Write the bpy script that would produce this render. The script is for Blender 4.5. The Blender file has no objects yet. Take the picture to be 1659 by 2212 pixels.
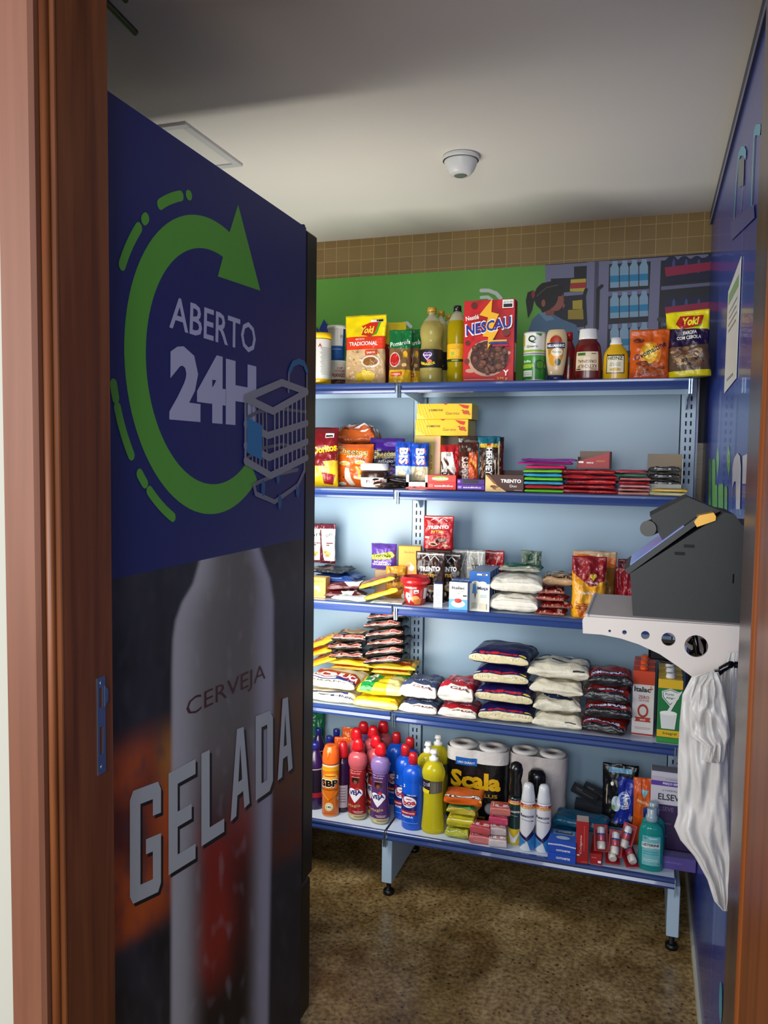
import bpy, math, random
from mathutils import Vector, Matrix, noise, Euler
from mathutils.geometry import tessellate_polygon
random.seed(7)
PI = math.pi
sc = bpy.context.scene
C = sc.collection

# ---------------------------------------------------------------- camera, light, exposure
CAM = Vector((0.8948, -2.8336, 1.6652)); ROT = Euler((1.5056, -0.0138, 0.3201)); FPX = 1719.9
cd = bpy.data.cameras.new('camera'); cam = bpy.data.objects.new('camera', cd); C.objects.link(cam)
cam.location = CAM; cam.rotation_euler = ROT
cd.sensor_fit = 'VERTICAL'; cd.sensor_height = 36; cd.lens = FPX/2212*36
cd.clip_start = 0.02
sc.camera = cam
sc.view_settings.view_transform = 'Standard'; sc.view_settings.look = 'None'
sc.view_settings.gamma = 1; sc.view_settings.use_curve_mapping = False
sc.view_settings.exposure = 0.36

def area(name, loc, target, sx, sy, power, col):
    l = bpy.data.lights.new(name, 'AREA'); l.shape = 'RECTANGLE'; l.size = sx; l.size_y = sy
    l.energy = power; l.color = col
    o = bpy.data.objects.new(name, l); C.objects.link(o); o.location = loc
    o.rotation_euler = (Vector(target)-Vector(loc)).to_track_quat('-Z', 'Y').to_euler()
    return o
# daylight of the lobby behind the photographer, and the cool lit glass door of the drinks fridge
area('lobby_daylight', (-1.3, -4.6, 2.05), (0.75, -1.0, 1.2), 1.8, 1.8, 84, (1.0, .97, .93))
area('lobby_window_light', (0.9, -4.6, 2.1), (0.85, 0.0, 1.1), 1.6, 1.2, 62, (.92, .96, 1.0))
area('fridge_door_light', (-0.33, -0.665, 1.45), (-0.33, 1, 1.9), 0.5, 1.6, 33, (1.0, .97, .90))
wd = bpy.data.worlds.new('world'); sc.world = wd; wd.use_nodes = True
wd.node_tree.nodes['Background'].inputs[0].default_value = (.75, .85, 1, 1)
wd.node_tree.nodes['Background'].inputs[1].default_value = .35

# ---------------------------------------------------------------- helpers
RM = ROT.to_matrix()
def hit(px, ax, val):
    """the point of the plane (axis ax at val) seen at photo pixel px"""
    d = RM @ Vector((px[0]-829.5, -(px[1]-1106), -FPX))
    t = (val-CAM[ax])/d[ax]
    return CAM + d*t
def proj(P):
    q = RM.transposed() @ (Vector(P)-CAM)
    return (829.5+FPX*q[0]/-q[2], 1106-FPX*q[1]/-q[2])
def lin(h):
    if not isinstance(h, str): return tuple(h[:3])
    h = h.lstrip('#')
    if len(h) == 3: h = ''.join(x*2 for x in h)
    r = []
    for i in (0, 2, 4):
        x = int(h[i:i+2], 16)/255
        r.append(x/12.92 if x <= .04045 else ((x+.055)/1.055)**2.4)
    return tuple(r)
def mix(a, b, t):
    a = lin(a); b = lin(b); t = max(0, min(1, t))
    return tuple(a[i]*(1-t)+b[i]*t for i in range(3))
def sstep(a, b, x):
    t = max(0, min(1, (x-a)/(b-a))); return t*t*(3-2*t)

M = {}
def mat(name, col=None, rough=.5, metal=0, bump=0, bscale=40, trans=0, ior=1.45, alpha=1, emit=0, bdet=3, stretch=None, coat=0, spec=.5, sss=0):
    m = bpy.data.materials.new(name); m.use_nodes = True; N = m.node_tree.nodes; L = m.node_tree.links
    b = N['Principled BSDF']
    if col is None:
        a = N.new('ShaderNodeAttribute'); a.attribute_name = 'Col'; L.new(a.outputs['Color'], b.inputs['Base Color'])
    else: b.inputs['Base Color'].default_value = (*lin(col), 1)
    b.inputs['Roughness'].default_value = rough; b.inputs['Metallic'].default_value = metal
    b.inputs['Transmission Weight'].default_value = trans; b.inputs['IOR'].default_value = ior
    b.inputs['Alpha'].default_value = alpha; b.inputs['Coat Weight'].default_value = coat
    b.inputs['Specular IOR Level'].default_value = spec
    if emit:
        b.inputs['Emission Color'].default_value = (*lin(col), 1); b.inputs['Emission Strength'].default_value = emit
    if bump:
        t = N.new('ShaderNodeTexCoord'); n = N.new('ShaderNodeTexNoise'); n.inputs['Scale'].default_value = bscale
        n.inputs['Detail'].default_value = bdet
        bp = N.new('ShaderNodeBump'); bp.inputs['Strength'].default_value = bump; bp.inputs['Distance'].default_value = .01
        if stretch:
            mp = N.new('ShaderNodeMapping'); mp.inputs['Scale'].default_value = stretch
            L.new(t.outputs['Object'], mp.inputs['Vector']); L.new(mp.outputs[0], n.inputs['Vector'])
        else: L.new(t.outputs['Object'], n.inputs['Vector'])
        L.new(n.outputs['Fac'], bp.inputs['Height']); L.new(bp.outputs[0], b.inputs['Normal'])
    M[name] = m
    return m
mat('film', rough=.28, bump=.35, bscale=38, bdet=2)
mat('film_matte', rough=.5, bump=.3, bscale=45, bdet=2)
mat('card', rough=.42)
mat('plastic', rough=.25, coat=.2)
mat('plastic_matte', rough=.55)
mat('painted', rough=.5)
mat('powder_coat', rough=.35)
mat('shelf_panel', '#869daf', rough=.33, bump=.02, bscale=6)
mat('shelf_metal', '#a9bfd3', rough=.35)
mat('shelf_blue', '#2a4078', rough=.22, coat=.3)
mat('shelf_top', '#c3cfdf', rough=.35)
mat('slot_dark', '#0c1018', rough=.7)
mat('chrome', '#9fb0c0', rough=.25, metal=.9)
mat('black_plastic', '#0d0e10', rough=.4)
mat('black_gloss', '#050506', rough=.15)
mat('dark_case', '#191b1c', rough=.55, bump=.1, bscale=900)
mat('white_shell', '#b9b1ad', rough=.35)
mat('clear', rough=.06, trans=.9, ior=1.25, spec=.5)
mat('liquid', rough=.08, trans=.45, ior=1.3)
mat('blister', '#f2f2f4', rough=.05, trans=1, ior=1.1)
mat('screen', '#6f80b8', rough=.15, emit=.25)
mat('paper', '#e6e6e2', rough=.7)
mat('ceiling_paint', '#e6e2d8', rough=.9)
mat('wall_paint', '#a9a89e', rough=.8)
mat('led_diffuser', '#dcdad2', rough=.6)
mat('lamp_frame', '#c9c8c8', rough=.5)
mat('detector_white', '#dcdcda', rough=.35)

def wood(name, c1, c2, rough=.42):
    m = mat(name, c1, rough=rough); N = m.node_tree.nodes; L = m.node_tree.links; b = N['Principled BSDF']
    t = N.new('ShaderNodeTexCoord'); mp = N.new('ShaderNodeMapping'); mp.inputs['Scale'].default_value = (14, 14, .7)
    n = N.new('ShaderNodeTexNoise'); n.inputs['Scale'].default_value = 2.2; n.inputs['Detail'].default_value = 6; n.inputs['Distortion'].default_value = .6
    r = N.new('ShaderNodeValToRGB'); r.color_ramp.elements[0].color = (*lin(c2), 1); r.color_ramp.elements[1].color = (*lin(c1), 1)
    r.color_ramp.elements[0].position = .32; r.color_ramp.elements[1].position = .68
    L.new(t.outputs['Object'], mp.inputs['Vector']); L.new(mp.outputs[0], n.inputs['Vector']); L.new(n.outputs['Fac'], r.inputs[0]); L.new(r.outputs[0], b.inputs['Base Color'])
wood('wood_jamb', '#7a4422', '#54290f')
wood('wood_casing', '#784c39', '#683f2d', .5)
wood('wood_orange', '#80451f', '#673415', .35)
wood('wood_dark_strip', '#4c3a34', '#3c2c28', .25)

def floor_mat():
    m = mat('granite', '#6e5a3c', rough=.25); N = m.node_tree.nodes; L = m.node_tree.links; b = N['Principled BSDF']
    t = N.new('ShaderNodeTexCoord')
    n = N.new('ShaderNodeTexNoise'); n.inputs['Scale'].default_value = 11; n.inputs['Detail'].default_value = 12; n.inputs['Roughness'].default_value = .8; n.inputs['Distortion'].default_value = .7
    r = N.new('ShaderNodeValToRGB'); e = r.color_ramp.elements
    e[0].position = .30; e[0].color = (*lin('#6a5a40'), 1); e[1].position = .72; e[1].color = (*lin('#dcc496'), 1)
    k = e.new(.45); k.color = (*lin('#ae9364'), 1); k = e.new(.56); k.color = (*lin('#c2a878'), 1)
    n2 = N.new('ShaderNodeTexNoise'); n2.inputs['Scale'].default_value = 70; n2.inputs['Detail'].default_value = 4
    r2 = N.new('ShaderNodeValToRGB'); e = r2.color_ramp.elements
    e[0].position = .36; e[0].color = (*lin('#5e4c38'), 1); e[1].position = .62; e[1].color = (1, 1, 1, 1)
    mx = N.new('ShaderNodeMixRGB'); mx.blend_type = 'MULTIPLY'; mx.inputs[0].default_value = .62
    v = N.new('ShaderNodeTexVoronoi'); v.inputs['Scale'].default_value = 34
    r3 = N.new('ShaderNodeValToRGB'); e = r3.color_ramp.elements
    e[0].position = .13; e[0].color = (*lin('#1a120c'), 1); e[1].position = .2; e[1].color = (1, 1, 1, 1)
    n3 = N.new('ShaderNodeTexNoise'); n3.inputs['Scale'].default_value = 5
    mx2 = N.new('ShaderNodeMixRGB'); mx2.blend_type = 'MULTIPLY'
    L.new(t.outputs['Object'], n.inputs['Vector']); L.new(t.outputs['Object'], n2.inputs['Vector']); L.new(t.outputs['Object'], v.inputs['Vector']); L.new(t.outputs['Object'], n3.inputs['Vector'])
    L.new(n.outputs['Fac'], r.inputs[0]); L.new(n2.outputs['Fac'], r2.inputs[0]); L.new(v.outputs['Distance'], r3.inputs[0])
    L.new(r.outputs[0], mx.inputs[1]); L.new(r2.outputs[0], mx.inputs[2]); L.new(mx.outputs[0], mx2.inputs[1]); L.new(r3.outputs[0], mx2.inputs[2])
    n3.inputs['Detail'].default_value = 6; n3.inputs['Distortion'].default_value = 1.5; n3.inputs['Scale'].default_value = 3.2
    r4 = N.new('ShaderNodeValToRGB'); e = r4.color_ramp.elements; e[0].position = .35; e[0].color = (*lin('#b5a78c'), 1); e[1].position = .65; e[1].color = (1, .98, .94, 1)
    mx3 = N.new('ShaderNodeMixRGB'); mx3.blend_type = 'MULTIPLY'; mx3.inputs[0].default_value = 1; L.new(n3.outputs['Fac'], r4.inputs[0]); L.new(r4.outputs[0], mx3.inputs[2])
    mx2.inputs[0].default_value = .7; L.new(mx2.outputs[0], mx3.inputs[1]); L.new(mx3.outputs[0], b.inputs['Base Color'])
floor_mat()
def tile_mat():
    m = mat('mosaic_tile', '#7a6040', rough=.28); N = m.node_tree.nodes; L = m.node_tree.links; b = N['Principled BSDF']
    t = N.new('ShaderNodeTexCoord'); s = N.new('ShaderNodeSeparateXYZ'); c = N.new('ShaderNodeCombineXYZ')
    br = N.new('ShaderNodeTexBrick'); br.offset = 0; br.inputs['Scale'].default_value = 1
    br.inputs['Brick Width'].default_value = .0595; br.inputs['Row Height'].default_value = .0595; br.inputs['Mortar Size'].default_value = .0022
    br.inputs['Mortar Smooth'].default_value = .3
    br.inputs['Color1'].default_value = (*lin('#8a7046'), 1); br.inputs['Color2'].default_value = (*lin('#947a4e'), 1); br.inputs['Mortar'].default_value = (*lin('#b09565'), 1)
    bp = N.new('ShaderNodeBump'); bp.inputs['Strength'].default_value = .6; bp.inputs['Distance'].default_value = .003; bp.invert = True
    L.new(t.outputs['Object'], s.inputs[0]); L.new(s.outputs[0], c.inputs[0]); L.new(s.outputs[2], c.inputs[1]); L.new(c.outputs[0], br.inputs['Vector'])
    L.new(br.outputs['Color'], b.inputs['Base Color']); L.new(br.outputs['Fac'], bp.inputs['Height']); L.new(bp.outputs[0], b.inputs['Normal'])
tile_mat()
def bag_mat():
    m = bpy.data.materials.new('carrier_plastic'); m.use_nodes = True; N = m.node_tree.nodes; L = m.node_tree.links
    N.clear(); o = N.new('ShaderNodeOutputMaterial')
    b = N.new('ShaderNodeBsdfPrincipled'); b.inputs['Base Color'].default_value = (.64, .62, .61, 1); b.inputs['Roughness'].default_value = .3
    tl = N.new('ShaderNodeBsdfTranslucent'); tl.inputs[0].default_value = (.66, .65, .63, 1)
    tr = N.new('ShaderNodeBsdfTransparent'); mx = N.new('ShaderNodeMixShader'); mx.inputs[0].default_value = .35
    m2 = N.new('ShaderNodeMixShader'); m2.inputs[0].default_value = .06
    t = N.new('ShaderNodeTexCoord'); mp = N.new('ShaderNodeMapping'); mp.inputs['Scale'].default_value = (9, 9, 6)
    n = N.new('ShaderNodeTexNoise'); n.inputs['Scale'].default_value = 1.3; n.inputs['Detail'].default_value = 4; n.inputs['Distortion'].default_value = 1.5
    bp = N.new('ShaderNodeBump'); bp.inputs['Strength'].default_value = .3; bp.inputs['Distance'].default_value = .02
    L.new(t.outputs['Object'], mp.inputs[0]); L.new(mp.outputs[0], n.inputs[0]); L.new(n.outputs['Fac'], bp.inputs['Height']); L.new(bp.outputs[0], b.inputs['Normal'])
    L.new(b.outputs[0], mx.inputs[1]); L.new(tl.outputs[0], mx.inputs[2]); L.new(mx.outputs[0], m2.inputs[1]); L.new(tr.outputs[0], m2.inputs[2]); L.new(m2.outputs[0], o.inputs[0])
    M['carrier_plastic'] = m
bag_mat()

# text outlines as triangles, normalised to a unit box
_tc = {}
def text_tris(s, bold=0.0):
    k = (s, bold)
    if k in _tc: return _tc[k]
    cu = bpy.data.curves.new('t', 'FONT'); cu.body = s; cu.resolution_u = 2; cu.offset = bold; cu.size = 1
    ob = bpy.data.objects.new('t', cu); C.objects.link(ob)
    me = ob.to_mesh(); me.calc_loop_triangles()
    vs = [v.co for v in me.vertices]
    T = [[(vs[i][0], vs[i][1]) for i in t.vertices] for t in me.loop_triangles]
    if T:
        xs = [p[0] for t in T for p in t]; ys = [p[1] for t in T for p in t]
        x0, x1, y0, y1 = min(xs), max(xs), min(ys), max(ys)
        T = [[((p[0]-x0)/(x1-x0)*2-1, (p[1]-y0)/(y1-y0)*2-1) for p in t] for t in T]
    ob.to_mesh_clear(); bpy.data.objects.remove(ob); bpy.data.curves.remove(cu)
    _tc[k] = T
    return T
def poly_tris(loops):
    if not isinstance(loops[0][0], (tuple, list)): loops = [loops]
    flat = [p for l in loops for p in l]
    return [[flat[i] for i in t] for t in tessellate_polygon([[Vector((p[0], p[1], 0)) for p in l] for l in loops])]
def stroke(pts, w, cap=True):
    T = []
    for (a, b) in zip(pts[:-1], pts[1:]):
        dx, dy = b[0]-a[0], b[1]-a[1]; L = math.hypot(dx, dy) or 1e-9; nx, ny = -dy/L*w/2, dx/L*w/2
        q = [(a[0]+nx, a[1]+ny), (a[0]-nx, a[1]-ny), (b[0]-nx, b[1]-ny), (b[0]+nx, b[1]+ny)]
        T += [[q[0], q[1], q[2]], [q[0], q[2], q[3]]]
    if cap:
        for c in (pts[0], pts[-1]) if len(pts) == 2 else pts:
            ring = [(c[0]+w/2*math.cos(k*PI/5), c[1]+w/2*math.sin(k*PI/5)) for k in range(10)]
            T += [[c, ring[k], ring[(k+1) % 10]] for k in range(10)]
    return T
def refine(T, me):
    out = []; st = list(T)
    while st:
        t = st.pop()
        ls = [math.dist(t[i], t[(i+1) % 3]) for i in range(3)]; i = ls.index(max(ls))
        if ls[i] <= me: out.append(t); continue
        a, b, c = t[i], t[(i+1) % 3], t[(i+2) % 3]; m = ((a[0]+b[0])/2, (a[1]+b[1])/2)
        st += [[a, m, c], [m, b, c]]
    return out

class MB:
    def __init__(s): s.v = []; s.f = []; s.c = []; s.m = []; s.s = []
    def vert(s, p): s.v.append(tuple(p)); return len(s.v)-1
    def face(s, idx, col='#888', m='card', smooth=False):
        s.f.append(tuple(idx)); s.c.append(col); s.m.append(m); s.s.append(smooth)
    def quad(s, a, b, c, d, col='#888', m='card', smooth=False):
        n = len(s.v); s.v += [tuple(a), tuple(b), tuple(c), tuple(d)]; s.face((n, n+1, n+2, n+3), col, m, smooth)
    def grid(s, fn, nu, nv, col, m, wrap=False, flip=False, smooth=True):
        n = len(s.v); cols = nu if wrap else nu+1
        for j in range(nv+1):
            for i in range(cols): s.v.append(tuple(fn(-1+2*i/nu, -1+2*j/nv)))
        for j in range(nv):
            for i in range(nu):
                a = n+j*cols+i; b = n+j*cols+(i+1) % cols; c = b+cols; d = a+cols
                q = (a, b, c, d) if not flip else (d, c, b, a)
                cc = col(-1+2*(i+.5)/nu, -1+2*(j+.5)/nv) if callable(col) else col
                s.face(q, cc, m, smooth)
    def box(s, x0, x1, y0, y1, z0, z1, col='#888', m='card', ch=0, cols=None):
        """box with a chamfer ch; cols may name a colour per face: front(-y) back left right top bottom"""
        cols = cols or {}
        g = lambda k: cols.get(k, col)
        ch = min(ch, (x1-x0)/3, (y1-y0)/3, (z1-z0)/3)
        if ch <= 0:
            s.quad((x0,y0,z0),(x1,y0,z0),(x1,y0,z1),(x0,y0,z1), g('front'), m); s.quad((x1,y1,z0),(x0,y1,z0),(x0,y1,z1),(x1,y1,z1), g('back'), m)
            s.quad((x0,y1,z0),(x0,y0,z0),(x0,y0,z1),(x0,y1,z1), g('left'), m); s.quad((x1,y0,z0),(x1,y1,z0),(x1,y1,z1),(x1,y0,z1), g('right'), m)
            s.quad((x0,y0,z1),(x1,y0,z1),(x1,y1,z1),(x0,y1,z1), g('top'), m); s.quad((x0,y1,z0),(x1,y1,z0),(x1,y0,z0),(x0,y0,z0), g('bottom'), m)
            return
        X = (x0, x1); Y = (y0, y1); Z = (z0, z1); sg = (1, -1); V = {}
        for i in (0, 1):
            for j in (0, 1):
                for k in (0, 1):
                    a, b, c = X[i], Y[j], Z[k]; p, q, r = sg[i]*ch, sg[j]*ch, sg[k]*ch
                    V[i,j,k,0] = s.vert((a, b+q, c+r)); V[i,j,k,1] = s.vert((a+p, b, c+r)); V[i,j,k,2] = s.vert((a+p, b+q, c))
        def F(idx, col): s.face(idx, col, m)
        F((V[0,0,0,1],V[1,0,0,1],V[1,0,1,1],V[0,0,1,1]), g('front')); F((V[1,1,0,1],V[0,1,0,1],V[0,1,1,1],V[1,1,1,1]), g('back'))
        F((V[0,1,0,0],V[0,0,0,0],V[0,0,1,0],V[0,1,1,0]), g('left')); F((V[1,0,0,0],V[1,1,0,0],V[1,1,1,0],V[1,0,1,0]), g('right'))
        F((V[0,0,1,2],V[1,0,1,2],V[1,1,1,2],V[0,1,1,2]), g('top')); F((V[0,1,0,2],V[1,1,0,2],V[1,0,0,2],V[0,0,0,2]), g('bottom'))
        for k in (0, 1):
            for j in (0, 1): F((V[0,j,k,1],V[1,j,k,1],V[1,j,k,2],V[0,j,k,2])[::(1 if (j==0)==(k==1) else -1)], g('front' if j == 0 else 'back'))
            for i in (0, 1): F((V[i,0,k,0],V[i,1,k,0],V[i,1,k,2],V[i,0,k,2])[::(1 if (i==1)==(k==1) else -1)], g('right' if i else 'left'))
        for i in (0, 1):
            for j in (0, 1): F((V[i,j,0,0],V[i,j,1,0],V[i,j,1,1],V[i,j,0,1])[::(1 if (i==1)==(j==1) else -1)], g('front' if j == 0 else 'back'))
            for j in (0, 1):
                for k in (0, 1): F((V[i,j,k,0],V[i,j,k,1],V[i,j,k,2])[::(1 if (i+j+k) % 2 else -1)], g('front' if j == 0 else 'back'))
    def lathe(s, prof, n=24, cx=0, cy=0, sy=1.0, m='plastic', col='#888', capb=True, capt=True, smooth=True):
        """prof: (r, z) or (r, z, colour[, material]) from the bottom up; colour is used from that ring to the next"""
        base = len(s.v)
        for p in prof:
            for i in range(n):
                a = 2*PI*i/n; s.v.append((cx+p[0]*math.cos(a), cy+p[0]*sy*math.sin(a), p[1]))
        for j in range(len(prof)-1):
            pc = prof[j][2] if len(prof[j]) > 2 else col; pm = prof[j][3] if len(prof[j]) > 3 else m
            for i in range(n):
                a = base+j*n+i; b = base+j*n+(i+1) % n; s.face((a, b, b+n, a+n), pc, pm, smooth)
        if capb: s.face([base+i for i in range(n)][::-1], prof[0][2] if len(prof[0]) > 2 else col, m)
        if capt:
            e = prof[-1] if len(prof[-1]) > 2 else (prof[-2] if len(prof[-2]) > 2 else prof[-1])
            s.face([base+(len(prof)-1)*n+i for i in range(n)], e[2] if len(e) > 2 else col, m)
    def tube(s, pts, r, n=8, col='#888', m='plastic'):
        pts = [Vector(p) for p in pts]; base = len(s.v); up = Vector((0, 0, 1))
        for k, p in enumerate(pts):
            d = (pts[min(k+1, len(pts)-1)]-pts[max(k-1, 0)]).normalized()
            a = d.cross(up) if abs(d.z) < .95 else d.cross(Vector((1, 0, 0))); a.normalize(); b = d.cross(a).normalized()
            for i in range(n): s.v.append(tuple(p+a*r*math.cos(2*PI*i/n)+b*r*math.sin(2*PI*i/n)))
        for k in range(len(pts)-1):
            for i in range(n):
                q = base+k*n+i; w = base+k*n+(i+1) % n; s.face((q, w, w+n, q+n), col, m, True)
        s.face([base+i for i in range(n)][::-1], col, m); s.face([base+(len(pts)-1)*n+i for i in range(n)], col, m)
    def plate(s, loops, axis, a, b, col='#888', m='card'):
        """flat outline (with holes) given in the two other axes, extruded from a to b along axis"""
        def P(p, t): q = [p[0], p[1]]; q.insert(axis, t); return q
        for t, rev in ((a, 0), (b, 1)):
            for tr in poly_tris(loops):
                n = len(s.v); s.v += [tuple(P(p, t)) for p in tr]; s.face((n, n+1, n+2) if rev else (n+2, n+1, n), col, m)
        for l in (loops if isinstance(loops[0][0], (tuple, list)) else [loops]):
            for p, q in zip(l, l[1:]+l[:1]): s.quad(P(p, a), P(q, a), P(q, b), P(p, b), col, m)
    def art(s, items, S, m, hw=1.0, hh=1.0, me=.14, off=.0004, step=.00018):
        """graphics: hw, hh half size in metres of the panel whose coordinates run -1..1; S(u, v, o) gives the point raised by o"""
        for k, it in enumerate(items):
            ty = it[0]; col = it[-1] if not isinstance(it[-1], dict) else it[-2]; op = it[-1] if isinstance(it[-1], dict) else {}
            if ty == 'T': T = text_tris(it[1], min(.045, op.get('b', .0)*.7)); cx, cy, w, h = it[2:6]; T = [[(p[0]*w/2, p[1]*h/2) for p in t] for t in T]
            elif ty == 'R': cx, cy, w, h = it[1:5]; q = [(-w/2, -h/2), (w/2, -h/2), (w/2, h/2), (-w/2, h/2)]; T = [[q[0], q[1], q[2]], [q[0], q[2], q[3]]]
            elif ty == 'E': cx, cy, w, h = it[1:5]; q = [(w/2*math.cos(i*PI/10), h/2*math.sin(i*PI/10)) for i in range(20)]; T = [[(0, 0), q[i], q[(i+1) % 20]] for i in range(20)]
            elif ty == 'P': cx = cy = 0; T = poly_tris(it[1])
            elif ty == 'L': cx = cy = 0; T = stroke(it[1], it[2])
            r = math.radians(op.get('rot', 0)); sh = op.get('sh', 0); cr, sr = math.cos(r), math.sin(r); arc = op.get('arc', 0)
            out = []; lift = {}
            for q_, t in enumerate(T):
                o = []
                for (x, y) in t:
                    X, Y = x*hw, y*hh; X += Y*sh
                    if arc: Y -= arc*hh*(x*2/(w or 1))**2
                    X, Y = X*cr-Y*sr, X*sr+Y*cr
                    o.append((cx+X/hw, cy+Y/hh))
                out.append(o)
            if ty == 'L':       # the pieces of a stroke overlap: each a hair above the last
                ns = (len(it[1])-1)*2; parts = [(o, (i//2 if i < ns else ns//2+(i-ns)//10)*.000012) for i, o in enumerate(out)]
            else: parts = None
            for t, ex in ([(t, 0) for t in refine(out, me)] if parts is None else [(t, e_) for o, e_ in parts for t in refine([o], me)]):
                if ty == 'L':
                    (x1, y1), (x2, y2), (x3, y3) = t
                    if (x2-x1)*(y3-y1)-(x3-x1)*(y2-y1) < 0: t = [t[0], t[2], t[1]]
                n = len(s.v); s.v += [tuple(S(p[0], p[1], off+k*step+ex)) for p in t]
                A = Vector(s.v[n]); B = Vector(s.v[n+1]); D = Vector(s.v[n+2])
                s.face((n, n+1, n+2), col, m, False)
    def blobs(s, S, m, cols, n, u0, u1, v0, v1, ru, rv, seed=1, off=.0006):
        """printed pictures of food: many overlapping ellipses"""
        R = random.Random(seed); it = []
        for i in range(n): it.append(('E', R.uniform(u0, u1), R.uniform(v0, v1), ru*R.uniform(.6, 1.3), rv*R.uniform(.6, 1.3), R.choice(cols)))
        s.art(it, S, m, me=.3, off=off, step=.00002)
    def xf(s, mtx): s.v = [tuple(mtx @ Vector(p)) for p in s.v]; return s
    def build(s, name, parent=None):
        me = bpy.data.meshes.new(name); me.from_pydata(s.v, [], s.f)
        names = []
        for x in s.m:
            if x not in names: names.append(x)
        for x in names: me.materials.append(M[x])
        ix = {x: i for i, x in enumerate(names)}
        me.polygons.foreach_set('material_index', [ix[x] for x in s.m]); me.polygons.foreach_set('use_smooth', s.s)
        at = me.color_attributes.new(name='Col', type='FLOAT_COLOR', domain='CORNER'); cc = {}; arr = []
        for f, c in zip(s.f, s.c):
            if isinstance(c, list):
                for q in c: arr += [*q, 1.0]
            else:
                if c not in cc: cc[c] = [*lin(c), 1.0]
                arr += cc[c]*len(f)
        at.data.foreach_set('color', arr); me.update()
        o = bpy.data.objects.new(name, me); C.objects.link(o)
        if parent: o.parent = parent
        return o

def tag(o, label, cat, group=None):
    o['label'] = label; o['category'] = cat
    if group: o['group'] = group
    return o
def struct(name, mb): o = mb.build(name); o['kind'] = 'structure'; return o
def thing(name, label, cat, loc=(0, 0, 0), rz=0, group=None, rx=0):
    o = bpy.data.objects.new(name, None); C.objects.link(o); o.location = loc; o.rotation_euler = (rx, 0, rz)
    return tag(o, label, cat, group)
def one(name, label, cat, mb, loc=(0, 0, 0), rz=0, group=None, rx=0, ry=0):
    o = mb.build(name); o.location = loc; o.rotation_euler = (rx, ry, rz); return tag(o, label, cat, group)
def dup(r, loc, rz=None, label=None, sc_=None, rx=None, ry=None):
    n = r.copy(); C.objects.link(n); n.location = loc
    if rz is not None: n.rotation_euler.z = rz
    if rx is not None: n.rotation_euler.x = rx
    if ry is not None: n.rotation_euler.y = ry
    if sc_: n.scale = sc_
    if label: n['label'] = label
    for ch in list(r.children):
        c = ch.copy(); C.objects.link(c); c.parent = n
        for g in ch.children:
            d = g.copy(); C.objects.link(d); d.parent = c
    return n

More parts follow.
